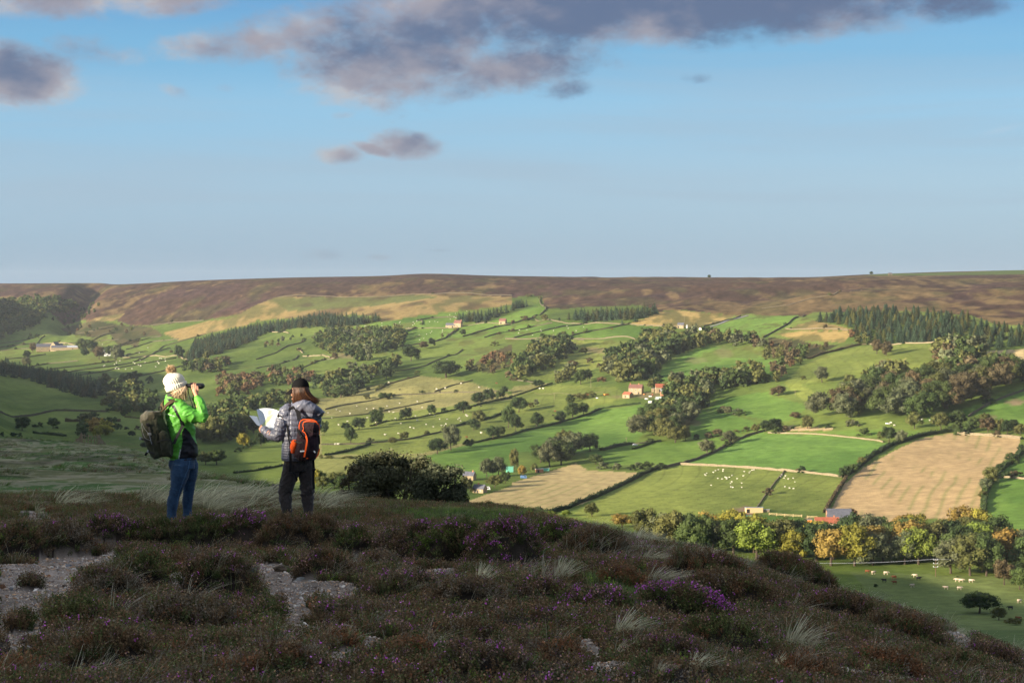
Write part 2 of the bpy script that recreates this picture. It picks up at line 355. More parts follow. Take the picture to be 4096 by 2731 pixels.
def land_colours(x, y, z, reg, cols, u, v):
    c = cols.copy(); r = np.hypot(x, y)
    # jitter every region's colour with broad patches of its own
    n1 = fbm(x/90, y/160, 51, 4); n2 = fbm(x/22, y/60, 53, 4); n3 = fbm(x/9, y/26, 55, 3); n4 = fbm(x/400, y/500, 57, 3)
    m = reg == 0
    w = np.clip(.5+n1*2.2+n2*.8, 0, 1)[..., None]
    c = np.where(m[..., None], c*(0.72+.52*w) + w*np.array([.026, .006, .004]), c)
    # rushes and rough patches in the upper pastures
    rp = (sstep(n2+n1*.6, .13, .26)*m*sstep(-v, -400, -330))[..., None]; c = c*(1-rp*.7)+np.array([.085,.085,.025])*rp*.7
    m1 = reg == 1
    g = sstep(n1*.8+n2*.9+n4*.5+.17*sstep(u, 540, 700)*sstep(v, 284, 292)-.12*sstep(-u,-430,-300), .04, .24); p = sstep(fbm(x/130, y/220, 61, 4), .04, .22); b = sstep(fbm(x/50, y/150, 63, 4), .04, .2)
    cm = HEATH + np.zeros_like(c)
    cm = cm*(1-p[..., None]*.6)+np.array([.078,.045,.042])*p[..., None]*.5
    cm = cm*(1-g[..., None]*.75)+np.array([.150,.105,.046])*g[..., None]*.7
    cm = cm*(1-b[..., None]*.45)+np.array([.060,.062,.020])*b[..., None]*.45
    cm *= (1+n3*1.1+n2*.7)[..., None]
    gs = (inpoly(u, v, TP('D 850 232 1100 214 1700 204 2500 170 2500 218 1700 228 1100 232')) & m1)[..., None]; cm = np.where(gs, np.array([.085,.120,.035]), cm)
    c = np.where(m1[..., None], cm, c)
    m2 = reg == 2; k = sstep(n2+n1*.7+.18*sstep(-u, -440, -300)*sstep(-v, -306, -300), -.10, .16)[..., None]
    c = np.where(m2[..., None], c*(1-k*.8)+np.array([.095,.098,.032])*k*.8, c)*1.0
    hz = (m2 & (cols[..., 0] < .27))[..., None]*sstep(fbm(x/60,y/120,65,4),.08,.2)[..., None]; c = c*(1-hz*.6)+np.array(HEATH)*hz*.6
    m3 = reg == 3; k = sstep(n2, -.05, .15)[..., None]; c = np.where(m3[..., None], c*(1-k)+np.array([.045,.050,.018])*k, c)
    m4 = reg == 4
    # stubble: rows of regrowth running up the field
    d1 = np.array([.30, .954]); row = (x*d1[1]-y*d1[0]); st = .5+.5*np.sin(row*2*math.pi/9.5 + fbm(x/40, y/90, 67, 2)*3); gr = (st**4*sstep(fbm(x/22,y/120,69,3), -.06, .12))[..., None]
    c = np.where(m4[..., None], c*(1-gr*.45)+np.array([.12,.17,.04])*gr*.45, c)
    # faint tramlines in the vivid pastures
    vv = (reg == 0) & (cols[..., 1] > .204); tl = (np.abs(((row + 22*np.sin(y/85.))/13) % 1 - .5) > .44); c = np.where((vv & tl)[..., None], c*.80, c)
    m5 = reg == 5
    q1 = sstep(fbm(x/5, y/22, 71, 5), -.12, .12)[..., None]; q2 = sstep(fbm(x/1.1, y/5, 73, 4), .0, .12)[..., None]; q3 = sstep(fbm(x/6, y/26, 75, 4), .06, .2)[..., None]
    cn = np.array([.080,.145,.036])*(1-q1)+np.array([.155,.165,.070])*q1
    cn = cn*(1-q2*.7)+np.array([.34,.31,.20])*q2*.7
    cn = cn*(1-q3*.6)+np.array([.050,.040,.026])*q3*.6
    cg = np.array([.105,.150,.045]); far_near = (sstep(y, 560, 700))[..., None]; cn = cn*(1-far_near)+cg*far_near
    c = np.where(m5[..., None], cn, c)
    c = c*(1+n3*.16)[..., None]
    # bare mud patches and sheep tracks
    for (t, rx, ry, k) in MUD:
        (pu, pv), = TP(t); e = ((u-pu)/rx)**2+((v-pv)/ry)**2 + fbm(x/6, y/15, 77, 2)*1.4
        w = ((1-sstep(e, .5, 1.2))*k*(y > 700))[..., None]; c = c*(1-w)+np.array([.22,.15,.10])*w
    return np.clip(c, .004, .9)
MUD = [('G 2130 1010',13,5,.9),('G 2160 1050',8,4,.9),('H 370 1090',5,3,.7),('D 2270 1390',11,3,.8),('D 2030 1530',8,2,.5),('D 2300 1115',6,1.5,.6),
       ('C 1250 1330',16,3,.55),('C 1000 1345',12,2,.35),('D 1010 1090',4,5,.7),('D 1060 1030',5,3,.5),('G 1620 200',14,4,.5),('C 800 920',16,3,.55),('C 1680 1010',12,4,.35),
       ('B 860 960',14,5,.5),('H 870 1170',7,3,.6),('C 1950 940',9,6,.3),('A 560 880',16,2,.5)]
def soil_mat(name, rough=.95, coarse=.12, fine=1.2):
    def fn(g, bs):
        a = g.node('ShaderNodeVertexColor', layer_name='col'); p = geo_pos(g)
        n = g.noise(p, coarse, 6, .65); n2 = g.noise(p, fine, 4, .6)
        k = g.m('ADD', g.mr(n, .3, .7, .74, 1.26, False), g.m('MULTIPLY', g.m('SUBTRACT', n2, .5), .35))
        g.l.new(g.mix(1.0, a.outputs[0], g.xyz(k, k, k), 'MULTIPLY'), bs.inputs['Base Color'])
        bump(g, bs, g.m('ADD', n, n2), .5, .9)
    return mat(name, rough=rough, spec=.08, fn=fn)
M_LAND = soil_mat('turf_and_heath')
def build_land():
    # polar sheet round the camera: dense inside the view, coarse elsewhere
    th_in = np.linspace(-.33, .33, 960); 
    rs = np.exp(np.arange(math.log(52.0), math.log(640.0), .0125)); rs = np.concatenate([rs, np.exp(np.arange(math.log(640.0), math.log(6300.0), .0046)), [6900, 8000, 10000]])
    A, R = np.meshgrid(th_in, rs, indexing='ij')
    X = A*R; Y = R; Z = height(X, Y)
    U = CX+F*A; V = H0 - Z/Y*F
    reg, cols, names = region_of(U, V, Y); C = land_colours(X, Y, Z, reg, cols, U, V)
    na, nr = A.shape; idx = np.arange(na*nr).reshape(na, nr)
    q = np.stack([idx[:-1,:-1], idx[1:,:-1], idx[1:,1:], idx[:-1,1:]], -1).reshape(-1, 4); qr = reg[:-1,:-1].ravel()
    P = np.stack([X, Y, Z], -1).reshape(-1, 3); C = C.reshape(-1, 3)
    # shading normals of the whole sheet, so that the pieces meet without a seam
    for k, nm in enumerate(names):
        f = q[qr == k]
        if not len(f): continue
        used, inv = np.unique(f, return_inverse=True)
        me = mesh_np(nm, P[used], inv.reshape(-1, 4), True); vcol(me, C[used])
        link(nm, me, M_LAND, kind='structure')
    # the country outside the picture: coarse all-round sheet
    th = np.concatenate([np.linspace(math.atan(.33), 2*math.pi-math.atan(.33), 240)])
    rr = np.concatenate([[.5, 2, 4, 8, 14, 22, 32, 42, 52], np.exp(np.linspace(math.log(60), math.log(10000), 150))])
    T, R = np.meshgrid(th, rr, indexing='ij'); X = np.sin(T)*R; Y = np.cos(T)*R
    # match the inner sheet's straight rings along the seam
    Z = height(X, Y); na, nr = T.shape; idx = np.arange(na*nr).reshape(na, nr)
    q = np.stack([idx[:-1,:-1], idx[1:,:-1], idx[1:,1:], idx[:-1,1:]], -1).reshape(-1, 4)
    n = fbm(X/60, Y/60, 81, 4)[..., None]; w = sstep(-Z, 15, 60)[..., None]; C = np.clip((np.array([.080,.060,.034])*(1-w)+np.array([.100,.150,.034])*w)*(1+n*1.2), .01, 1)
    me = mesh_np('moor_plateau', np.stack([X, Y, Z], -1).reshape(-1, 3), q[:, ::-1], True); vcol(me, C.reshape(-1, 3)); link('moor_plateau', me, M_LAND, kind='structure')
build_land()
# ------------------------------------------------------------------ foliage
def leaf_quads(c, n, size, rng, flat=.55):
    """quads at centres c, facing roughly along n"""
    m = len(c); nn = n + rng.normal(0, flat, (m, 3)); nn /= np.linalg.norm(nn, axis=1)[:, None]
    t = np.cross(nn, rng.normal(0, 1, (m, 3))); t /= np.linalg.norm(t, axis=1)[:, None]; b = np.cross(nn, t)
    s = (size*rng.uniform(.6, 1.35, m))[:, None]; s2 = s*rng.uniform(.5, .9, m)[:, None]
    v = np.stack([c-t*s-b*s2*.6, c+t*s*.4-b*s2, c+t*s+b*s2*.5, c-t*s*.3+b*s2], 1).reshape(-1, 3)
    return v, np.arange(4*m).reshape(m, 4)
def merge(parts):
    V, Fc, K, o = [], [], [], 0
    for v, f, k in parts:
        V.append(v); Fc.append(f+o); K.append(np.broadcast_to(np.asarray(k, float).reshape(-1, 1) if np.ndim(k) == 1 and len(k) == len(v) else np.full((len(v), 1), float(np.mean(k))), (len(v), 1))); o += len(v)
    return np.concatenate(V), np.concatenate(Fc), np.concatenate(K)[:, 0]
def tube(pts, rad, n=6):
    pts = np.asarray(pts, float); V = []
    for i, p in enumerate(pts):
        d = pts[min(i+1, len(pts)-1)] - pts[max(i-1, 0)]; d = d/np.linalg.norm(d)
        a = np.cross(d, [0.31, .22, .93] if abs(d[2]) < .9 else [1, 0, 0]); a /= np.linalg.norm(a); b = np.cross(d, a)
        for k in range(n):
            t = 2*math.pi*k/n; V.append(p + (a*math.cos(t)+b*math.sin(t))*rad[i])
    Fc = [[i*n+k, i*n+(k+1) % n, (i+1)*n+(k+1) % n, (i+1)*n+k] for i in range(len(pts)-1) for k in range(n)]
    return np.array(V), np.array(Fc)
def blobcore(c, r, rng):
    # a rough 6x4 ball as the shaded inside of a leaf clump
    V = []; Fc = []
    for i in range(5):
        ph = math.pi*i/4
        for k in range(7):
            t = 2*math.pi*k/7; V.append(np.array(c)+np.array([math.sin(ph)*math.cos(t), math.sin(ph)*math.sin(t), math.cos(ph)])*r*rng.uniform(.8, 1.05))
    for i in range(4):
        for k in range(7): Fc.append([i*7+k, i*7+(k+1) % 7, (i+1)*7+(k+1) % 7, (i+1)*7+k])
    return np.array(V), np.array(Fc)
def crown_geo(seed, nl=16, nq=2700, size=.0235, bottom=.22, rx=.44, droop=0.0):
    rng = np.random.default_rng(seed); lobes = []
    for i in range(nl):
        t = i*2.399+rng.uniform(-.4, .4); h = (i+.5)/nl; zz = bottom+.10 + (1-bottom-.2)*h
        prof = math.sqrt(max(0.03, 1-((h-.38)/.66)**2)); rr = rx*prof*rng.uniform(.35, .92)
        lobes.append((rr*math.cos(t), rr*math.sin(t), zz+rng.uniform(-.07, .07), rng.uniform(.13, .19)*(.7+.4*prof)))
    lobes.append((0, 0, .52, .27)); lobes.append((0, 0, .82, .13))
    parts = []
    w = np.array([l[3]**2 for l in lobes]); w /= w.sum()
    for (x, y, z, r), k in zip(lobes, w):
        m = int(nq*k)+4; d = rng.normal(0, 1, (m, 3)); d /= np.linalg.norm(d, axis=1)[:, None]
        rad = r*rng.uniform(.80, 1.18, m)[:, None]; c = np.array([x, y, z])+d*rad*np.array([1, 1, .85])
        shade = rng.uniform(.80, 1.22)
        v, f = leaf_quads(c, d+np.array([0, 0, .25]), size, rng); kk = np.repeat(shade*rng.uniform(.8, 1.2, m), 4)
        parts.append((v, f, kk))
        v, f = blobcore((x, y, z), r*.70, rng); parts.append((v, f, np.full(len(v), shade*.9)))
    return merge(parts)
def trunk_geo(seed, h=.45, r=.026):
    rng = np.random.default_rng(seed+99); parts = []
    lean = rng.uniform(-.02, .02, 2)
    v, f = tube([(0, 0, -.03), (lean[0], lean[1], h*.4), (lean[0]*2, lean[1]*2, h), (lean[0]*2, lean[1]*2, .75)], [r*1.35, r, r*.8, r*.25], 7); parts.append((v, f, np.ones(len(v))))
    for i in range(5):
        t = i*1.3+rng.uniform(0, .6); z0 = h*rng.uniform(.55, 1.0); L = rng.uniform(.2, .32)
        p0 = np.array([lean[0]*2, lean[1]*2, z0]); p1 = p0+np.array([math.cos(t)*L*.5, math.sin(t)*L*.5, L*.45]); p2 = p0+np.array([math.cos(t)*L, math.sin(t)*L, L*.8])
        v, f = tube([p0, p1, p2], [r*.55, r*.4, r*.12], 5); parts.append((v, f, np.ones(len(v))))
    return merge(parts)
def conifer_geo(seed, tiers=13, per=11, size=.034):
    rng = np.random.default_rng(seed); parts = []
    for i in range(tiers):
        h = i/(tiers-1); z = .12+.85*h; R = (.19*(1-h)**.72+.010)*rng.uniform(.78, 1.18)
        v, f = tube([(0, 0, z-.05), (0, 0, z+.06)], [R*.72, R*.15], 7); parts.append((v, f, np.full(len(v), .75)))
        m = int(per*(1-h*.6))+3; t = np.arange(m)*2*math.pi/m+rng.uniform(0, 6)
        for q in range(2):
            rr = R*rng.uniform(.65, 1.15, m); c = np.stack([np.cos(t+q*.3)*rr, np.sin(t+q*.3)*rr, z-.03*rr/R+rng.uniform(-.03, .03, m)], 1)
            n = np.stack([np.cos(t), np.sin(t), np.full(m, .75)], 1); v, f = leaf_quads(c, n, size*(1.15-.6*h), rng, .35)
            parts.append((v, f, np.repeat(rng.uniform(.75, 1.3, m), 4)))
    v, f = tube([(0, 0, -.03), (0, 0, .3), (0, 0, .99)], [.016, .013, .003], 5); parts.append((v, f, np.full(len(v), .5)))
    return merge(parts)
def foliage_mat(name):
    def fn(g, bs):
        oi = g.node('ShaderNodeObjectInfo'); a = g.node('ShaderNodeVertexColor', layer_name='col')
        r = g.mr(oi.outputs['Random'], 0, 1, .82, 1.18, False)
        c = g.mix(1.0, oi.outputs['Color'], a.outputs[0], 'MULTIPLY'); c = g.mix(1.0, c, g.xyz(r, r, r), 'MULTIPLY')
        g.l.new(c, bs.inputs['Base Color'])
        tr = g.node('ShaderNodeBsdfTranslucent'); g.l.new(c, tr.inputs[0]); mx = g.node('ShaderNodeMixShader'); mx.inputs[0].default_value = .22
        out = g.n.get('Material Output'); g.l.new(bs.outputs[0], mx.inputs[1]); g.l.new(tr.outputs[0], mx.inputs[2]); g.l.new(mx.outputs[0], out.inputs[0])
    return mat(name, rough=.75, spec=.15, fn=fn)
M_LEAF = foliage_mat('leaves'); M_BARK = mat('bark', (.07, .055, .04), .9, .1)
def proto(name, geo, m):
    v, f, k = geo; me = mesh_np(name, v, f); vcol(me, np.repeat(k[:, None], 3, 1)); me.materials.append(m); return me
CROWN = [proto('crown', crown_geo(s, nl=n, rx=rx, bottom=bt), M_LEAF) for s, n, rx, bt in ((1, 16, .46, .20), (2, 13, .40, .16), (3, 19, .50, .22), (4, 11, .36, .12), (5, 16, .44, .18), (6, 22, .54, .24))]
TRUNK = [proto('trunk', trunk_geo(s), M_BARK) for s in range(3)]
BUSH = [proto('bush', crown_geo(s, nl=9, nq=650, size=.05, bottom=-.1, rx=.55), M_LEAF) for s in (11, 12, 13)]
CONIF = [proto('conifer', conifer_geo(s), M_LEAF) for s in (21, 22, 23, 24)]
FAR_T = [crown_geo(s, nl=7, nq=150, size=.085, bottom=.0, rx=.46) for s in (31, 32, 33)]
FAR_C = [conifer_geo(s, 7, 5, .06) for s in (34, 35)]
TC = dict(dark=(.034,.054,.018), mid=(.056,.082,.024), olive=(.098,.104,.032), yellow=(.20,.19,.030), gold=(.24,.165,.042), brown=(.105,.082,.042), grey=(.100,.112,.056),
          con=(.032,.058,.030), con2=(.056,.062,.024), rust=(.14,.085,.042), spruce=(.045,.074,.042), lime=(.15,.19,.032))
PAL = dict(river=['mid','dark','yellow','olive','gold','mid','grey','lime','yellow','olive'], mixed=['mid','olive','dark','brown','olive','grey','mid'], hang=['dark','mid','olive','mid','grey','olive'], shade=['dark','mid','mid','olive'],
           con=['con','con','con2','spruce'], bigcon=['con','con2','spruce','spruce','con','olive'], scrub=['brown','olive','brown','mid','olive','rust'])
def put(obj, p, h, w=None, rot=None, col='mid'):
    obj.location = p; w = h if w is None else w; obj.scale = (w, w, h); obj.rotation_euler.z = random.uniform(0, 6.28) if rot is None else rot
def paint(o, c):
    k = TC[c] if isinstance(c, str) else c; j = random.uniform(.88, 1.14); o.color = (k[0]*j*random.uniform(.93, 1.07), k[1]*j, k[2]*j, 1)
def tree(p, h, w, col, label, group=None, kind='tree', full=True, proto_i=None, name=None):
    """w: crown width in metres"""
    i = random.randrange(6) if proto_i is None else proto_i
    ws = w/.95
    if kind == 'tree':
        if full:
            r = bpy.data.objects.new(name or 'broadleaf_tree', None); COL.objects.link(r); put(r, p, h, ws)
            c = link('crown', CROWN[i], parent=r); paint(c, col); link('trunk', TRUNK[i % 3], parent=r)
        else:
            r = link(name or 'broadleaf_tree', CROWN[i]); put(r, p, h, ws); paint(r, col)
    elif kind == 'bush':
        r = link(name or 'bush', BUSH[i % 3]); put(r, p, h, w); paint(r, col)
    else:
        r = link(name or 'conifer_tree', CONIF[i % 4]); put(r, p, h, w/.36); paint(r, col)
    r['label'] = label; r['category'] = 'bush' if kind == 'bush' else 'tree'
    if group: r['group'] = group
    return r
def wpoly(s): 
    P = TP(s); return hit([p[0] for p in P], [p[1] for p in P], 700)[:, :2]
def scatter(s, dx, dy, seed, keep=1.0):
    """points about dx apart across and dy apart in depth inside a picture-traced footprint, in world metres"""
    W = wpoly(s); rng = np.random.default_rng(seed); lo = W.min(0); hi = W.max(0); out = []
    ny = max(1, int((hi[1]-lo[1])/dy)); nx = max(1, int((hi[0]-lo[0])/dx))
    gx, gy = np.meshgrid(np.arange(nx+1), np.arange(ny+1)); x = lo[0]+(gx+rng.uniform(-.38, .38, gx.shape)+.5*(gy % 2))*dx; y = lo[1]+(gy+rng.uniform(-.38, .38, gx.shape))*dy
    x = x.ravel(); y = y.ravel(); m = inpoly(x, y, [tuple(q) for q in W]) & (rng.random(x.shape) < keep)
    x = x[m]; y = y[m]; return np.stack([x, y, height(x, y)], 1)
# woods: (footprint, spacing across, spacing in depth, height lo, hi, palette, kind, what it is, group)
WOODS = [
 ('L -60 480 0 420 150 400 300 385 430 395 620 400 860 330 1000 290 1200 280 1450 290 1800 270 2150 280 2290 400 2500 480;L 2600 560 2351 575 2000 590 1560 560 1250 548 1000 542 820 520 450 480 100 450', 12.5, 20, 13, 18, 'river', 'tree', 'tree in the valley wood below the big stubble field', 'trees of the valley wood at lower right'),
 ('K 1180 290 1300 250 1450 235 1600 250 1700 300 1800 270 1950 280 2200 300 2400 350 2400 470 2100 430 1800 400 1500 350 1250 330', 12.5, 20, 13, 18, 'river', 'tree', 'tree in the wood just beyond the heather crest', 'trees just beyond the heather crest'),
 ('C 820 1110 900 1180 990 1270 1250 1190 1310 1110 1500 960 1760 890 1720 830 1500 820 1300 830 1180 900 1050 980 900 1060', 11, 30, 12, 17, 'hang', 'tree', 'tree in the steep wood above the red-roofed farm', 'trees of the steep wood above the farm'),
 ('C 1720 870 2160 880 2351 960;D 60 1010 0 900;C 2200 830 1900 800 1740 800', 12, 34, 9, 13, 'mixed', 'tree', 'tree in the wood strip under the bright upper field', 'trees of the upper wood strip'),
 ('C 0 1180 100 1180 330 1080 560 950 500 900 300 900 150 1000 0 1060', 11, 30, 11, 15, 'hang', 'tree', 'tree on the wooded knoll left of the steep wood', 'trees of the wooded knoll'),
 ('B 1900 1110 2100 1110 2351 1190 2400 1080 2351 930 2200 960 2050 1030', 13, 34, 6, 10, 'scrub', 'tree', 'hawthorn in the scrub beside the wooded knoll', 'scrub trees beside the knoll'),
 ('D 380 1560 640 1480 830 1330 830 1240 1100 1190 1150 1240 1400 1280 1620 1200 1570 980 1600 900 1800 900 1980 1030 2160 1150 2360 1230 2200 1300 1900 1400 1560 1540 1500 1580;H 1200 200 700 200 400 180', 13, 34, 13, 19, 'mixed', 'tree', 'tree in the broad wood at the right edge', 'trees of the broad wood at right'),
 ('C 1480 1260 1700 1240 2100 1180 2250 1190 2270 1250 1900 1330 1780 1400 1760 1480;G 1620 240 1400 370 1150 375 1180 300 1330 190 1400 60;C 1420 1400', 12, 26, 10, 15, 'hang', 'tree', 'tree in the narrow wood running down from the farm', 'trees of the narrow wood below the farm'),
 ('B 540 790 700 770 900 760 1360 750 1350 900 1150 960 1050 1010 930 1040 740 950 560 920', 11, 30, 8, 12, 'hang', 'tree', 'tree on the old quarry slope with pale crags', 'trees of the quarry wood'),
 ('B 560 1340 850 1370 1000 1250 1270 1170 1340 1070 1200 1060 1060 1110 700 1200 520 1290', 13, 34, 10, 14, 'hang', 'tree', 'tree in the stream wood right of the black cap', 'trees of the stream wood right of the cap'),
 ('A 1980 1310 2100 1380 2351 1290;B 0 1260 300 1240 580 1190 430 1120 0 1170;A 2351 1180 2000 1200', 13, 34, 8, 12, 'scrub', 'tree', 'tree in the thicket between the two hikers', 'trees of the thicket between the hikers'),
 ('A 1960 1500 2351 1490;B 0 1470 340 1430 330 1370 0 1420;A 2351 1440 2100 1460', 13, 32, 9, 13, 'shade', 'tree', 'tree in the valley strip between the two hikers', 'trees of the valley strip between the hikers'),
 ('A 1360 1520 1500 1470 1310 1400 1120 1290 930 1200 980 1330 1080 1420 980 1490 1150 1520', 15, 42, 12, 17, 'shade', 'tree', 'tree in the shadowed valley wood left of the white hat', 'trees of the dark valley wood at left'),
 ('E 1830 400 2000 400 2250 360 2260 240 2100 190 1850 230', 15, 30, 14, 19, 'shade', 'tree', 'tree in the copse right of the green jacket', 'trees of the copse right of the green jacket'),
 ('E 700 350 820 370 1090 330 1090 270 900 260 760 270', 15, 40, 10, 15, 'river', 'tree', 'tree in the yellowing clump beyond the near hillside fence', 'trees of the clump beyond the fence'),
 ('A 1700 1080 1780 1160 2070 1090 2100 1050 1900 1010', 14, 40, 9, 13, 'mixed', 'tree', 'tree at the foot of the long conifer plantation', 'trees at the plantation foot'),
 ('G 130 590 330 630 600 580 640 480 560 470 250 520', 12, 26, 10, 14, 'mixed', 'tree', 'tree in the line above the pale stubble field', 'trees above the left stubble field'),
 ('G 700 630 1250 655 1370 610 1280 600 900 600 700 590', 9, 26, 4, 6, 'mixed', 'bush', 'tall hedge bush along the top of the pale stubble field', 'bushes above the left stubble field'),
 ('G 1840 110 2180 190 2210 170 1900 90', 9, 24, 5, 8, 'mixed', 'bush', 'tall hedge bush between two vivid green fields', 'bushes between the vivid fields'),
 ('F 560 790 850 840 850 800 700 760 540 730', 12, 22, 6, 9, 'shade', 'tree', 'shaded tree behind the legs of the hiker with the map', 'shaded trees behind the hiker with the map'),
 ('H 600 255 860 255 860 215 620 220', 9, 26, 4, 6, 'mixed', 'bush', 'roadside bush below the broad wood', 'bushes by the road'),
 ('H 1190 260 1600 250 1800 200 2351 300 2400 330 1900 310 1700 275 1400 285', 11, 26, 6, 10, 'mixed', 'tree', 'tree in the line above the big stubble field', 'trees above the big stubble field'),
 ('H 830 340 1050 360 1050 320 850 305', 9, 24, 5, 7, 'mixed', 'bush', 'bush in the corner above the curved green field', 'bushes in the field corner'),
 ('L 1990 690 2351 740 2500 720 2500 620 2100 600', 9, 16, 6, 9, 'mixed', 'tree', 'low tree at the edge of the cow pasture', 'trees at the edge of the cow pasture'),
 ('D 360 1400 600 1420 620 1370 430 1350', 10, 30, 4, 7, 'mixed', 'bush', 'scrubby bush on the rough slope below the lone tree', 'scrub bushes on the rough slope'),
 ('D -40 1220 60 1240 230 1080 380 990 330 930 150 1000', 11, 32, 5, 9, 'scrub', 'tree', 'tree in the hedge dividing two bright fields', 'russet trees between bright fields'),
 ('D 0 1010 120 1010 360 960 380 930 200 900 0 960;C 2330 950 2250 1000', 11, 32, 6, 9, 'scrub', 'tree', 'hawthorn at the end of the upper wood strip', 'russet hawthorns of the upper strip'),
 ('C 380 1420 500 1410 760 1370 770 1330 550 1360', 10, 28, 5, 7, 'mixed', 'bush', 'bush in the row left of the farm', 'bushes left of the farm'),
 ('C 400 1230 560 1230 550 1120 430 1130', 10, 26, 8, 12, 'hang', 'tree', 'tree in the clump below the wooded knoll', 'trees of the clump below the knoll'),
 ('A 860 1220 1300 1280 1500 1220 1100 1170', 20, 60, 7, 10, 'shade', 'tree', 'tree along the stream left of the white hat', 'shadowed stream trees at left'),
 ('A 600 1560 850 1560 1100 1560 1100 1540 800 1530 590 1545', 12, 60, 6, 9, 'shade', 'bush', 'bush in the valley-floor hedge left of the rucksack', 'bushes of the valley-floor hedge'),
 ('D 750 850 950 870 900 810 760 790', 12, 34, 6, 9, 'scrub', 'tree', 'small tree at the lower corner of the big plantation', 'small trees at the plantation corner'),
 ('D 1560 1180 1700 1180 1800 1050 1700 940 1560 960', 12, 34, 10, 14, 'scrub', 'tree', 'tree climbing the gully right of the rough pasture', 'russet trees of the right gully'),
 ('D 1900 1240 2351 1290 2400 1180 2200 1080 1950 1110', 12, 34, 11, 15, 'mixed', 'tree', 'tree below the pale harvested field at right edge', 'trees below the pale field'),
 ('C 1250 1290 1370 1260 1380 1200 1260 1210', 12, 30, 8, 10, 'mixed', 'tree', 'tree between the farmhouse and the steep wood', 'trees behind the farmhouse'),
 # conifers
 ('A 1710 1000 1790 870 2100 790 2351 720;B 0 720 560 640 900 640 1150 640 1160 660 850 700 460 720 150 750 0 800;A 2351 820 2060 940 1740 1020', 8, 20, 15, 20, 'con', 'conifer', 'conifer in the long plantation above the hikers', 'conifers of the long plantation'),
 ('B 1860 640 2351 560;C 0 530 135 505 140 515 0 560;B 2060 665 1880 670', 8, 20, 14, 19, 'con', 'conifer', 'conifer in the shelter belt behind the stone farmhouse', 'conifers of the farmhouse shelter belt'),
 ('C 470 650 700 655 1130 660 1345 590 1340 570 1100 590 800 600 560 620', 8, 20, 14, 20, 'con', 'conifer', 'conifer in the square plantation under the moor', 'conifers of the square plantation'),
 ('C 740 715 900 710 1080 675 1050 665 760 695', 10, 26, 9, 12, 'con', 'conifer', 'conifer in the strip below the square plantation', 'conifers of the low strip'),
 ('D 440 650 780 720 800 840 1300 865 1600 850 1760 800 1850 700 1860 640 1400 590 700 590', 8.5, 22, 13, 19, 'bigcon', 'conifer', 'conifer in the big right-hand plantation', 'conifers of the big right plantation'),
 ('D 1800 830 1900 900 2351 895 2500 890 2500 700 2351 700 2020 760 1950 700 1880 700', 8.5, 24, 13, 18, 'bigcon', 'conifer', 'conifer in the plantation cut by the frame edge', 'conifers at the right edge'),
]
ORD = ['first','second','third','fourth','fifth','sixth','seventh','eighth','ninth','tenth','eleventh','twelfth','thirteenth','fourteenth']
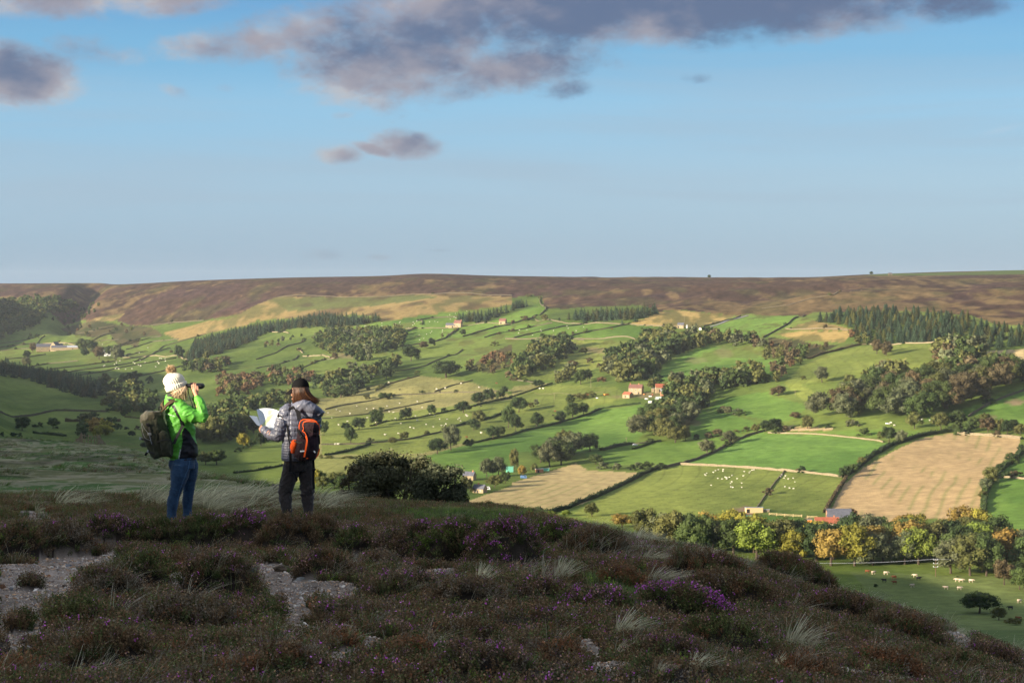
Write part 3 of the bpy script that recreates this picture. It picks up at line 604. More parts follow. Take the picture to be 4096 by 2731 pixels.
# rows of trees that stand apart: (row text, side to count from, [(tile, x, base y, width, height, colour)])
ROWS = [
 ('oak along the hedge right of the orange rucksack', [('F',825,278,85,70,'dark'),('F',945,268,140,105,'dark'),('F',1105,232,150,135,'mid'),('F',1378,178,120,102,'dark'),('F',1612,132,92,88,'mid'),('F',1727,108,60,42,'dark'),('F',1905,112,160,98,'dark'),('B',2042,1420,120,110,'dark'),('B',2140,1388,115,110,'dark'),('B',2248,1366,85,85,'mid'),('B',2282,1318,70,70,'dark')]),
 ('tree scattered over the pale pastures at centre', [('F',870,396,125,150,'mid'),('F',1045,392,62,50,'grey'),('F',1255,402,75,62,'olive'),('F',1362,362,85,70,'olive'),('F',1665,490,185,140,'dark'),('F',1790,455,170,215,'grey'),('F',1955,435,90,75,'mid'),('F',2038,212,120,110,'olive'),('F',2000,272,115,95,'dark'),('F',2175,356,140,115,'dark'),('F',2252,330,80,95,'mid'),('F',2318,252,110,190,'mid')]),
 ('tree along the hedge above the long bright field', [('G',30,285,90,150,'dark'),('G',75,262,80,60,'mid'),('G',225,245,130,125,'dark'),('G',445,210,115,112,'dark'),('G',555,162,140,135,'mid'),('G',655,132,115,105,'mid')]),
 ('tree in the fields left of the farm', [('G',62,108,150,130,'dark'),('G',178,62,60,45,'olive'),('G',222,52,45,62,'grey'),('C',240,1255,95,62,'dark'),('C',630,1232,110,125,'mid'),('C',695,1195,100,95,'dark')]),
 ('tree beside the lane below the long bright field', [('F',2120,705,110,160,'grey'),('F',2172,700,60,150,'con'),('F',2228,700,160,180,'grey'),('F',2195,800,140,110,'olive'),('F',1930,850,110,140,'olive'),('F',2290,760,90,100,'mid'),('G',20,640,100,180,'olive'),('G',90,700,70,100,'gold'),('G',205,655,70,75,'olive'),('G',540,490,150,115,'olive'),('G',718,465,195,150,'dark'),('G',770,585,150,85,'mid')]),
 ('tree between the bright middle fields', [('G',1500,386,170,130,'olive'),('G',1592,372,110,130,'olive'),('G',1692,356,60,50,'dark'),('G',1790,496,155,130,'grey'),('G',1995,404,150,120,'grey'),('G',1800,340,90,50,'brown'),('G',1890,325,110,60,'brown'),('G',2058,292,50,28,'olive'),('G',2150,284,65,50,'olive'),('G',2240,296,75,75,'olive'),('G',2330,282,110,100,'dark')]),
 ('tree around the stubble field hedges', [('H',60,285,170,110,'dark'),('H',225,265,40,30,'dark'),('H',362,268,125,120,'olive'),('H',250,165,120,60,'brown'),('H',1110,380,135,130,'dark'),('H',1228,388,110,110,'grey'),('H',860,590,80,70,'olive'),('H',705,708,110,100,'dark'),('H',780,660,90,75,'mid'),('H',765,1070,110,75,'rust')]),
 ('tree down the right hedge of the stubble field', [('H',2328,480,75,70,'dark'),('H',2245,585,120,95,'mid'),('H',2135,660,90,75,'dark'),('H',2050,760,170,140,'olive'),('H',1995,830,120,110,'grey'),('H',1975,900,80,70,'olive')]),
 ('tree standing alone on the rough pasture at right', [('D',495,1210,140,140,'grey'),('D',750,1240,110,95,'olive'),('D',1000,950,110,130,'brown'),('D',1085,965,120,120,'brown'),('D',95,1335,130,85,'brown'),('D',325,1190,50,40,'olive')]),
 ('bush dotted over the slope right of the wooded knoll', [('C',545,1110,80,45,'brown'),('C',555,1075,110,60,'brown'),('C',710,1032,58,46,'brown'),('C',800,1072,42,38,'brown'),('C',655,955,85,65,'olive'),('C',845,1125,80,60,'olive'),('C',470,995,90,50,'olive'),('C',820,1205,90,45,'rust')]),
 ('tree on the upper farm pastures', [('C',122,645,72,44,'brown'),('C',298,648,66,56,'olive'),('C',465,806,75,58,'olive'),('C',560,768,30,26,'brown'),('C',688,738,18,24,'brown'),('C',150,700,24,20,'olive'),('C',8,745,44,30,'brown'),('C',10,670,40,32,'brown'),('C',162,425,50,26,'brown'),('C',432,645,28,28,'dark')]),
 ('tree on the slope below the stone farmhouse', [('B',1902,785,65,62,'dark'),('B',1712,804,22,46,'olive'),('B',1615,880,60,70,'dark'),('B',1540,905,90,70,'brown'),('B',1425,1015,150,130,'dark'),('B',1745,1168,290,150,'dark'),('B',2232,772,34,24,'brown'),('B',2192,876,60,44,'olive'),('B',1482,1138,44,38,'olive')]),
 ('tree over the meadows beside the flying brown hair', [('B',768,1115,45,40,'brown'),('B',862,1048,52,28,'brown'),('B',722,985,60,46,'brown'),('B',1152,1266,62,40,'olive'),('B',1032,1284,42,30,'olive'),('B',1022,1364,62,44,'olive'),('B',1180,1370,115,60,'mid'),('B',1238,1344,60,36,'dark'),('B',900,1340,95,75,'dark'),('B',780,1350,200,110,'mid'),('B',1195,1180,120,100,'dark')]),
 ('tree around the fields of the far-left farm', [('A',245,992,85,72,'dark'),('A',302,935,60,78,'brown'),('A',240,1066,95,80,'grey'),('A',335,805,44,40,'dark'),('A',280,800,24,44,'olive'),('A',745,930,100,110,'mid'),('A',845,925,110,95,'mid'),('A',910,1000,120,115,'brown'),('A',775,978,66,74,'dark'),('A',1065,1010,110,130,'grey'),('A',1118,1000,50,80,'grey'),('A',995,975,50,90,'mid'),('A',1642,990,98,105,'dark'),('A',1572,940,34,26,'brown')]),
 ('shadowed tree on the valley floor at left', [('E',205,275,140,115,'mid'),('E',240,215,60,60,'olive'),('E',318,245,50,28,'dark'),('E',365,242,50,45,'dark'),('E',487,258,100,95,'mid'),('E',520,255,40,18,'dark'),('E',872,250,95,70,'mid'),('E',1208,335,64,55,'dark'),('E',1260,268,50,40,'brown'),('E',1162,265,50,26,'dark'),('E',18,330,40,42,'dark'),('E',125,332,80,42,'dark'),('E',185,335,40,40,'mid')]),
 ('tree below the right arm of the green jacket', [('E',1890,590,130,110,'olive'),('E',1990,590,160,130,'mid'),('E',2170,330,130,150,'dark'),('E',2235,440,110,130,'yellow'),('E',2305,440,90,80,'mid'),('E',2195,470,70,50,'dark'),('E',2330,300,120,110,'dark'),('E',1330,440,90,60,'dark')]),
 ('tree behind the legs of the hiker with the map', [('F',560,790,70,150,'yellow'),('F',610,810,130,110,'olive'),('F',625,320,80,120,'mid'),('F',770,730,140,70,'olive'),('F',45,420,110,120,'dark'),('F',595,530,40,40,'olive'),('F',680,530,90,30,'olive'),('F',860,530,130,26,'olive')]),
 ('tree poking above the near grassy crest', [('G',735,1060,140,115,'olive'),('G',240,1040,60,30,'lime'),('G',370,1060,110,50,'lime'),('G',500,1060,100,55,'lime'),('G',1010,1160,190,110,'gold'),('F',2155,945,60,20,'mid')]),
 ('bush in the cow pasture', [('L',990,680,44,30,'dark'),('L',1740,590,30,14,'mid'),('L',1940,925,300,185,'dark'),('L',2120,985,150,110,'olive'),('L',2260,1030,140,60,'olive')]),
]
ADJ = {'dark':'dark','mid':'green','olive':'olive','grey':'grey-green','yellow':'yellow','gold':'golden','brown':'brown','rust':'rusty','lime':'lime','con':'dark','con2':'olive','spruce':'bluish'}
def build_plants():
    cnt = dict(tree=0, conifer=0, bush=0); rest = []
    lone = []
    for txt, lst in ROWS:
        o = sorted(lst, key=lambda e: TILE[e[0]][0]+e[1]*KT)
        for i, (tl, x, yb, wz, hz, col) in enumerate(o):
            u = TILE[tl][0]+x*KT; v = TILE[tl][1]+yb*KT
            ymin = 700 if v > 470 else 800
            p = hit(u, v, ymin)[0]; k = KT*p[1]/F; h = hz*k*1.12; w = wz*k*1.08
            kind = 'bush' if hz < w*0 + 52 else 'tree'
            adj = {'dark':'dark','mid':'green','olive':'olive','grey':'grey-green','yellow':'yellowing','gold':'golden','brown':'brownish','rust':'russet','lime':'lime-green','con':'narrow conifer-like'}[col]
            lab = '%s %s, %s from the left' % (adj, txt.replace('oak ', 'oak ').replace('tree ', 'bush ', 1) if kind == 'bush' and txt.startswith('tree') else txt, ORD[min(i, 13)])
            p = p - np.array([0, 0, .2]); 
            tree(tuple(p), h, w, col, lab, None, kind, full=hz > 75); cnt[kind] += 1
    # the big woods: nearest first get objects of their own, the rest joined
    cand = []
    for wi, (poly, dx, dy, h0, h1, pal, kind, lab, grp) in enumerate(WOODS):
        P = scatter(poly, dx, dy, 100+wi)
        if len(P):
            us = P[:, 0]/P[:, 1]; lo_, hi_ = us.min(), us.max()+1e-9; ymed = np.median(P[:, 1])
        for p in P: cand.append((p[1], p, h0, h1, pal, kind, lab, grp, ('left', 'middle', 'right')[int((p[0]/p[1]-lo_)/(hi_-lo_)*2.999)]+(' front' if p[1] < ymed else ' back')))
    cand.sort(key=lambda e: e[0]); 
    for (_, p, h0, h1, pal, kind, lab, grp, dx) in cand:
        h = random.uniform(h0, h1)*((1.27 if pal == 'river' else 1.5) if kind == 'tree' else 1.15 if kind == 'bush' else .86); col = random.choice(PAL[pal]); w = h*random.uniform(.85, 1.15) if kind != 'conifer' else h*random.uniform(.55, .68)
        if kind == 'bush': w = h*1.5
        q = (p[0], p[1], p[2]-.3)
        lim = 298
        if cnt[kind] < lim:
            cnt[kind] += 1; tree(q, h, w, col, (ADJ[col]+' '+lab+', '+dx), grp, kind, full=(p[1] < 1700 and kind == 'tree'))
        else: rest.append((q, h, w, col, kind))
    for far in FARW:
        poly, dx, dy, h0, h1, pal, kind = far
        for p in scatter(poly, dx, dy, 300+len(rest) % 50): 
            h = random.uniform(h0, h1)*(1.4 if kind == 'tree' else 1.1); rest.append(((p[0], p[1], p[2]-.5), h, h*(1.0 if kind == 'tree' else .6), random.choice(PAL[pal]), kind))
    print('trees', cnt, 'rest', len(rest))
    for nm, isc in (('distant_woodland', False), ('distant_conifers', True)):
        V, Fc, C, o = [], [], [], 0
        for (q, h, w, col, kind) in rest:
            if (kind == 'conifer') != isc: continue
            v, f, k = (FAR_C if isc else FAR_T)[random.randrange(2)]
            t = random.uniform(0, 6.28); c, s = math.cos(t), math.sin(t); ws = w/(.36 if isc else .95)
            v2 = np.stack([(v[:, 0]*c-v[:, 1]*s)*ws, (v[:, 0]*s+v[:, 1]*c)*ws, v[:, 2]*h], 1)+np.array(q)
            V.append(v2); Fc.append(f+o); o += len(v); j = random.uniform(.8, 1.2); C.append(np.clip(k[:, None], .5, 1.5)*np.array(TC[col])*j)
        if V:
            me = mesh_np(nm, np.concatenate(V), np.concatenate(Fc)); vcol(me, np.concatenate(C)); ob = link(nm, me, M_LEAF, kind='stuff'); ob.color = (1, 1, 1, 1)
            ob['label'] = 'far-off %s reading as one mass on the dale sides' % ('conifer plantations' if isc else 'broadleaf woods and scrub'); ob['category'] = 'woodland'
FARW = [('A -60 480 300 470 600 500 740 510 700 560 430 610 340 700 100 790 -60 840', 14, 34, 11, 16, 'shade', 'tree'),
        ('A 440 640 760 520 900 480 920 520 860 600 700 680 560 700', 17, 60, 5, 8, 'shade', 'tree'),
        ('A -60 1060 60 1060 300 1150 560 1180 830 1240 1000 1300 950 1360 830 1370 560 1290 250 1190 0 1150 -60 1150', 9, 34, 12, 17, 'con', 'conifer'),
        ('A 560 740 800 660 900 680 960 720 1130 690 1390 760 1280 800 1000 790 640 790', 24, 80, 4, 7, 'scrub', 'tree'),
        ('D 0 840 400 850 620 880 400 980 300 940 0 900', 15, 50, 4, 6, 'scrub', 'tree'),
        ('A 2010 1230 2100 1190 2351 1150;B 0 1160 60 1200 0 1240', 16, 50, 7, 10, 'scrub', 'tree'),
        ('B 60 860 280 800 440 760 440 790 250 860 180 910 40 900', 16, 70, 4, 7, 'mixed', 'tree')]
build_plants()
# ------------------------------------------------------------------ walls, hedges, fences
def drape(poly, step=6.0, ymin=780):
    P = TP(poly); W = hit([p[0] for p in P], [p[1] for p in P], ymin)[:, :2]; out = [W[0]]
    for a, b in zip(W[:-1], W[1:]):
        n = max(1, int(np.hypot(*(b-a))/step)); 
        for i in range(1, n+1): out.append(a+(b-a)*i/n)
    W = np.array(out); 
    if len(W) > 3:      # ease the corners
        for _ in range(2): W[1:-1] = .25*W[:-2]+.5*W[1:-1]+.25*W[2:]
    return W
def stone_mat(name, c1, c2, sc=1.2):
    def fn(g, bs):
        p = geo_pos(g); n = g.noise(p, sc, 5, .7); v = g.node('ShaderNodeTexVoronoi'); g.l.new(p, v.inputs['Vector']); v.inputs['Scale'].default_value = 2.2
        c = g.mix(g.mr(n, .35, .65), (*c1, 1), (*c2, 1)); c = g.mix(.45, c, g.mix(g.mr(v.outputs['Distance'], 0, .6), (.25, .24, .2, 1), (1.2, 1.2, 1.2, 1)), 'MULTIPLY'); g.l.new(c, bs.inputs['Base Color'])
    return mat(name, rough=.95, spec=.1, fn=fn)
M_WALLD = stone_mat('dark_lichen_stone', (.065,.062,.042), (.12,.105,.07)); M_WALLL = stone_mat('pale_sandstone', (.15,.125,.08), (.25,.205,.135))
M_WALLM = stone_mat('weathered_stone', (.10,.085,.055), (.16,.135,.09))
M_WOOD = mat('weathered_wood', (.24,.19,.13), .85, .1); M_PALEWOOD = mat('pale_rail_wood', (.52,.40,.22), .8, .1)
WALLS = []
def wall(poly, h=1.5, wd=.9, m=None, label='', group=None, ymin=780, name='stone_wall'):
    W = drape(poly, 5.0, ymin); n = len(W); WALLS.append(W); T = np.gradient(W, axis=0); T /= np.maximum(np.linalg.norm(T, axis=1), 1e-6)[:, None]; N = np.stack([-T[:, 1], T[:, 0]], 1)
    z = height(W[:, 0], W[:, 1]); hh = h*(1+np.array([random.uniform(-.22, .18) for _ in range(n)]))
    L = W+N*wd*.5; R = W-N*wd*.5; L2 = W+N*wd*.32; R2 = W-N*wd*.32
    V = np.concatenate([np.column_stack([L, z-1.2]), np.column_stack([L2, z+hh]), np.column_stack([R2, z+hh]), np.column_stack([R, z-1.2])])
    Fc = [[k*n+i, k*n+i+1, (k+1)*n+i+1, (k+1)*n+i] for k in range(3) for i in range(n-1)]
    o = link(name, mesh_np(name, V, Fc), m or M_WALLD, label=label, category='wall', kind='thing')
    if group:
        o['group'] = group; mu = CX+F*float(np.mean(W[:, 0]/W[:, 1])); mv = H0-F*float(np.mean(z/W[:, 1])); o['label'] = label+', '+('upper' if mv < (350 if mu < 250 else 322) else 'lower')+' part, '+('far left' if mu < 60 else 'left' if mu < 130 else 'centre left' if mu < 200 else 'near the conifers' if mu < 330 else 'left of the farmhouse' if mu < 440 else 'below the farmhouse' if mu < 500 else 'far right')
    return o
def hedge(poly, h, wd, col, label, group=None, ymin=780, step=1.6, name='hedge'):
    W = drape(poly, step, ymin); n = len(W); z = height(W[:, 0], W[:, 1]); rng = np.random.default_rng(int(abs(W[0, 0]*7+W[0, 1])) % 99991)
    T = np.gradient(W, axis=0); T /= np.maximum(np.linalg.norm(T, axis=1), 1e-6)[:, None]; N = np.stack([-T[:, 1], T[:, 0]], 1)
    hv = h*(1+.9*(fbm(np.arange(n)*step/7, np.zeros(n), 3, 3)))
    parts = []; q = 7; 
    for j in range(q):
        a = rng.uniform(0, math.pi, n); r = rng.uniform(.75, 1.1, n); c = np.column_stack([W+N*(np.cos(a)*wd*.5*r)[:, None]+T*rng.uniform(-.5, .5, n)[:, None]*step, z+.1+np.sin(a)*hv*r])
        nn = np.column_stack([N*np.cos(a)[:, None], np.sin(a)]); v, f = leaf_quads(c, nn, .52, rng, .5); parts.append((v, f, np.repeat(rng.uniform(.7, 1.3, n), 4)))
    L = W+N*wd*.38; R = W-N*wd*.38; V = np.concatenate([np.column_stack([L, z-1]), np.column_stack([L, z+hv*.72]), np.column_stack([R, z+hv*.72]), np.column_stack([R, z-1])])
    Fc = np.array([[k*n+i, k*n+i+1, (k+1)*n+i+1, (k+1)*n+i] for k in range(3) for i in range(n-1)]); parts.append((V, Fc, np.full(len(V), .8)))
    v, f, k = merge(parts); me = mesh_np(name, v, f); vcol(me, np.repeat(k[:, None], 3, 1)); o = link(name, me, M_LEAF, label=label, category='hedge', kind='thing'); paint(o, col)
    if group: o['group'] = group
def box(x0, x1, y0, y1, z0, z1):
    v = [(x0,y0,z0),(x1,y0,z0),(x1,y1,z0),(x0,y1,z0),(x0,y0,z1),(x1,y0,z1),(x1,y1,z1),(x0,y1,z1)]
    return np.array(v, float), np.array([[0,3,2,1],[4,5,6,7],[0,1,5,4],[1,2,6,5],[2,3,7,6],[3,0,4,7]])
def joined(name, parts, m, parent=None, **kw):
    V = []; Fc = []; o = 0
    for v, f in parts: V.append(v); Fc.append(np.asarray(f)+o); o += len(v)
    return link(name, mesh_np(name, np.concatenate(V), np.concatenate(Fc)), m, parent, **kw)
def fence(poly, gap, h, m, label, ymin=780, rails=2, group=None, pr=.07):
    W = drape(poly, gap, ymin); z = height(W[:, 0], W[:, 1]); r = bpy.data.objects.new('fence', None); COL.objects.link(r); r.location = (W[0, 0], W[0, 1], z[0]); O = np.array(r.location)
    r['label'] = label; r['category'] = 'fence'
    if group: r['group'] = group
    v, f = box(-pr, pr, -pr, pr, -.4, h); pm = mesh_np('post', v, f); pm.materials.append(m)
    for i in range(len(W)):
        p = link('post', pm, parent=r); p.location = (W[i, 0]-O[0], W[i, 1]-O[1], z[i]-O[2]); p.scale = (1, 1, random.uniform(.85, 1.1)); p.rotation_euler = (random.uniform(-.06, .06), random.uniform(-.06, .06), 0)
    for k in range(rails):
        hz = h*(k+1)/(rails+.4); pts = np.column_stack([W, z+hz])-O; V, Fc = tube(pts, [.03 if rails > 2 else pr*.8]*len(pts), 4); link('rail', mesh_np('rail', V, Fc), m, r)
def build_bounds():
    g = 'dark field walls running up the far-left pastures'
    for s in ['A -60 900 330 850','A -60 930 200 905 400 890','A 60 1000 230 985 420 955','A 250 1075 430 1040 720 1015','A 470 1092 760 1060 1060 1015','A 600 1122 900 1080 1210 1035','A 750 1145 1230 1055 1620 988','A 1050 1195 1400 1130 1720 1045','A 1150 968 1500 880 1890 768','A 1100 880 1400 800 1480 790','A 1160 912 1400 840 1640 815','A 1100 872 1200 835 1290 815','A 1230 1025 1400 955 1620 870','A 860 825 1060 755','A 0 858 250 822 330 800','A 700 770 900 735 1060 700','A 1390 690 1600 660 1870 645','A 600 860 900 830 1090 820']:
        wall(s, 1.7, 1.1, M_WALLD, 'thin dark dry-stone wall running up the far-left pastures', g)
    wall('A 330 870 360 830 405 790', 1.6, 1.1, M_WALLD, 'short dark wall climbing left of the far-left stone farm')
    wall('A 1130 985 1400 968 1640 965', 1.5, 1.1, M_WALLL, 'pale stone wall crossing the meadows below the long plantation')
    wall('A 1640 978 1700 1000 1735 1035', 1.8, 1.3, M_WALLL, 'short pale wall at the lower end of the long plantation')
    wall('A 400 860 560 850 700 880', 1.6, 1.1, M_WALLL, 'pale stone wall behind the far-left farm')
    wall('A -40 1478 500 1472 980 1484', 2.2, 1.6, M_WALLD, 'long dark wall at the foot of the shaded green spur', ymin=1900)
    g = 'walls on the meadows above the flying brown hair'
    for s in ['B 0 1088 280 1025 390 965','B 390 1092 540 1035 640 1002 740 995','B 0 1005 160 952 310 875 450 830','B 270 1105 330 1098 400 1098','B 1280 1112 1560 1062 1900 912','B 100 1105 190 1100']:
        wall(s, 1.5, 1.0, M_WALLD, 'winding dark wall above the flying brown hair', g)
    wall('B 150 752 220 752 300 762', 1.5, 1, M_WALLL, 'pale wall along the foot of the long conifer plantation')
    wall('B 430 972 560 968 640 975 750 990', 1.6, 1, M_WALLL, 'pale wall under the old quarry wood'); wall('B 380 900 400 920 430 945', 1.6, 1, M_WALLL, 'short pale wall left of the quarry wood')
    wall('B 640 1462 860 1412 1060 1380 1250 1330 1650 1310 2060 1305 2351 1288', 1.3, .9, M_WALLD, 'long wall across the pale pasture right of the flying hair')
    wall('B 1100 1290 1190 1242 1340 1195 1500 1152', 1.5, 1, M_WALLD, 'dark wall above the pale pasture with a bush beside it'); wall('B 1640 1302 1800 1242 1990 1197', 1.5, 1, M_WALLD, 'dark wall right of the bush on the pale pasture')
    wall('F 610 170 990 132 1300 70 1640 2', 1.1, .8, M_WALLD, 'faint wall low across the pale pasture'); wall('F 600 408 1000 400 1400 360 1700 292', 1.4, .9, M_WALLD, 'dark wall under the scattered pasture trees')
    hedge('F 640 505 800 480 1050 405', 2.4, 2.5, 'dark', 'dark hedge right of the orange rucksack bottom')
    hedge('F 1050 238 1200 192 1380 178 1640 132 1960 62 2351 -20', 1.6, 1.8, 'dark', 'long dark hedge under the row of oaks')
    hedge('B 2000 1432 2351 1340;C 0 1345 100 1312 370 1222', 1.6, 1.8, 'dark', 'dark hedge climbing towards the clump below the knoll')
    hedge('F 1800 245 1950 212 2060 190 2290 112', 3, 3.2, 'dark', 'thick hedge between two pasture oaks')
    hedge('F 2000 392 2351 318;G 0 320 130 275 300 240 480 190 720 125 820 78 1180 30', 2.0, 2.4, 'dark', 'long hedge above the long bright field')
    hedge('F 240 600 0 645 -200 670', 1.8, 2.2, 'dark', 'hedge crossing the shaded field between the hikers')
    hedge('G 230 1012 350 1035 520 990 620 940 760 895 900 830 1050 760 1200 680 1370 610', 3.2, 3.2, 'dark', 'dark hedge between the pale stubble and the sheep field')
    hedge('G 1110 450 1250 405 1300 380 1370 375;', 2.0, 2.4, 'dark', 'short hedge below the narrow wood'); hedge('G 820 462 980 420 1110 400', 3, 5, 'dark', 'hedge right of the big round dark tree')
    wall('G 1040 408 1130 405 1250 385', 1.0, 1.4, M_WALLL, 'pale lane wall below the narrow wood')
    wall('G 1370 628 1540 590 1700 545 1850 482 2060 370 2180 320 2300 290', 2.0, 1.3, M_WALLD, 'dark wall between two bright fields above the sheep')
    wall('G 1540 590 1800 600 2100 615 2351 632;H 0 637 300 660 680 705', 1.7, 1.2, M_WALLL, 'long pale stone wall above the flock of sheep')
    wall('H 0 297 300 305 600 325 830 345 1060 385', 1.1, 1.2, M_WALLL, 'pale verge wall along the top of the curved green field'); wall('H 120 272 420 272 600 262', 1.1, 1, M_WALLL, 'pale wall beside the track left of the lone roadside tree')
    hedge('H 680 705 760 665 860 590 1000 490 1120 420 1230 385 1400 330 1560 305 1700 285 1850 300', 3.6, 4.2, 'dark', 'thick hedge round the left and top of the big stubble field')
    hedge('H 520 1030 570 940 640 830 720 715', 2.6, 2.4, 'brown', 'ragged brown hedge left of the big stubble field')
    wall('H 1740 312 2050 330 2330 352', 2.2, 2.0, M_WALLL, 'pale wall along the top right of the big stubble field')
    hedge('H 2345 470 2240 570 2150 630 2060 740 1990 860 1975 1040', 4.0, 4.5, 'mid', 'tall hedge down the right of the big stubble field')
    wall('H 2130 710 2351 726 2500 735', 1.2, 1.1, M_WALLL, 'pale wall across the bright field at the right edge')
    wall('D 1840 1530 1900 1490 2000 1430 2150 1360 2351 1290 2500 1240', 2.0, 1.4, M_WALLD, 'dark wall climbing to the right frame edge'); 
    wall('D -40 800 0 780 150 700 330 600', 2.0, 1.4, M_WALLD, 'dark wall along the right side of the top bright field')
    wall('D 160 722 400 722 780 738', 1.4, 1, M_WALLM, 'pale wall above the golden field'); hedge('D 370 1000 500 950 700 900 860 868 960 860', 2.6, 3.5, 'brown', 'bracken-brown hedge above the rough pasture'); wall('D 900 862 1300 856 1600 850', 1.5, 1, M_WALLL, 'pale wall under the big conifer plantation')
    g = 'walls of the upper farm pastures'
    for s in ['B 1480 642 1600 625 1850 610','B 1525 685 1530 660 1505 640','B 1390 742 1480 715','B 1900 792 2110 732 2351 678','B 2100 802 2220 768 2351 742','B 1350 885 1500 860 1650 840 1750 800','C 20 806 200 760 400 715 640 680','C 480 804 600 770 740 740 900 715 1080 678','C 20 742 200 700 370 668','C 170 632 260 592 312 545 290 510 255 470 262 440','C 0 675 90 645 210 620']:
        wall(s, 1.8, 1.2, M_WALLD, 'dark wall dividing the upper farm pastures', g)
    wall('B 1750 802 1800 760 1862 720', 2.4, 2.2, M_WALLD, 'dark walled lane running down from the stone farmhouse')
    wall('B 1370 722 1750 716 1900 695 2351 682', 1.3, .9, M_WALLM, 'pale wall past the stone farmhouse'); wall('C 215 637 420 655 790 668 1100 680 1520 702', 1.5, 1, M_WALLM, 'pale wall under the square plantation')
    wall('C -60 815 480 812 800 812 1150 822', 1.6, 1.4, M_WALLM, 'long pale wall below the upper farm pastures'); wall('C 500 812 570 816 660 825', 1.6, 1.2, M_WALLD, 'short dark wall right of the wooded knoll')
    wall('C 1740 705 1950 650 2100 605', 1.7, 1.3, M_WALLD, 'dark wall beside the moor road'); wall('C 0 1195 100 1200 200 1215', 1.3, 1, M_WALLD, 'dark wall left of the clump below the knoll')
    wall('B 200 430 600 420 1000 428 1500 402 2351 414', 1.0, .8, M_WALLD, 'faint wall along the edge of the heather moor'); wall('D -60 532 200 500 400 440 600 410 860 368', 1.0, 3.0, M_WALLL, 'pale track climbing the moor at right')
    wall('G 2250 982 2300 910 2351 842;H 0 842 70 745 150 650', .9, .8, M_WALLL, 'pale boundary line running down through the sheep field')
    hedge('E 600 195 700 195 850 190 1100 196', 5, 5, 'brown', 'brown hedge across the shaded valley floor at left', ymin=1700)
    hedge('E 300 300 420 310 600 330', 3, 4, 'dark', 'dark hedge low on the valley floor at left', ymin=1200); hedge('E 1320 170 1150 155', 2, 3, 'olive', 'rough hedge left of the rucksack', ymin=1700)
    fence('H 10 1052 150 1064 310 1072', 5, 1.7, M_PALEWOOD, 'yellow post-and-rail fence above the farmyard', rails=2, pr=.14); fence('H 360 1080 450 1084', 5, 1.7, M_PALEWOOD, 'short yellow rail fence beside the grey barns', rails=2, pr=.14)
    fence('C 210 1312 450 1322 640 1325 900 1300', 7, 1.3, M_WOOD, 'post fence across the field left of the farm', rails=1, pr=.09)
    fence('E 590 352 750 385 900 405 1100 420 1290 450', 3.2, 1.6, M_WOOD, 'grey post fence along the near grassy spur', ymin=120, rails=2, pr=.06)
    fence('E 870 372 1000 385 1180 402 1330 432', 3.0, 1.6, M_WOOD, 'second grey fence just over the grassy spur', ymin=150, rails=2, pr=.05)
build_bounds()
def thorns():
    rng = random.Random(4); L = [w for w in WALLS if w[0, 1] < 4300]
    for i in range(150):
        W = rng.choice(L); p = W[rng.randrange(len(W))]; h = rng.uniform(2.5, 6); c = rng.choice(['dark', 'mid', 'olive', 'brown', 'dark']); q = (p[0]+rng.uniform(-2, 2), p[1]+rng.uniform(-3, 3)); tree((q[0], q[1], float(height(*q))-.2), h, h*rng.uniform(1.1, 1.6), c, ADJ[c]+' thorn bush on a field wall, '+('far left' if q[0]/q[1] < -.19 else 'left' if q[0]/q[1] < -.11 else 'centre left' if q[0]/q[1] < -.02 else 'centre' if q[0]/q[1] < .06 else 'right' if q[0]/q[1] < .16 else 'far right')+(' high up' if q[1] > 2900 else ' midway' if q[1] > 2100 else ' low down'), 'thorn bushes along the field walls', 'bush')
thorns()
def road():
    W = drape('C 1755 722 1900 680 2050 630 2165 598', 8); N = np.gradient(W, axis=0); N /= np.linalg.norm(N, axis=1)[:, None]; N = np.stack([-N[:, 1], N[:, 0]], 1)*3.2
    V = np.concatenate([np.column_stack([W+N, height(*(W+N).T)+.5]), np.column_stack([W-N, height(*(W-N).T)+.5])]); n = len(W)
    link('moor_road', mesh_np('moor_road', V, [[i, i+1, n+i+1, n+i] for i in range(n-1)]), mat('road_grey', (.20, .20, .20), .9), kind='structure')
road()

# ------------------------------------------------------------------ buildings
def roof_mat(name, c, stripe=.5):
    def fn(g, bs):
        p = geo_pos(g); n = g.noise(p, .6, 5, .7); n2 = g.noise(p, 3.0, 3, .6)
        g.l.new(g.mix(g.m('ADD', g.mr(n, .3, .7, 0, .6), g.m('MULTIPLY', n2, .4)), (*[q*.7 for q in c], 1), (*[q*1.3 for q in c], 1)), bs.inputs['Base Color'])
    return mat(name, rough=.8, spec=.2, fn=fn)
M_PANT = roof_mat('red_pantiles', (.30,.095,.055)); M_SLATE = roof_mat('grey_slate', (.10,.105,.13)); M_BROWNR = roof_mat('brown_tiles', (.17,.085,.07)); M_TIN = roof_mat('pale_tin', (.35,.38,.42)); M_BLUE = roof_mat('blue_sheet', (.12,.22,.42))
M_SAND = stone_mat('sandstone_wall', (.24,.19,.12), (.36,.285,.18)); M_BRICK = stone_mat('brick_wall', (.34,.15,.09), (.42,.21,.13)); M_WIN = mat('window_glass', (.02,.025,.03), .2, .5); M_WHITE = mat('white_paint', (.8,.8,.8), .5, .3)
M_TURQ = mat('turquoise_sheet', (.15,.45,.35), .6); M_ORANGE = mat('orange_plastic', (.7,.25,.05), .5); M_RED = mat('red_paint', (.45,.02,.03), .35, .5); M_DARKM = mat('dark_rubber', (.02,.02,.02), .6)
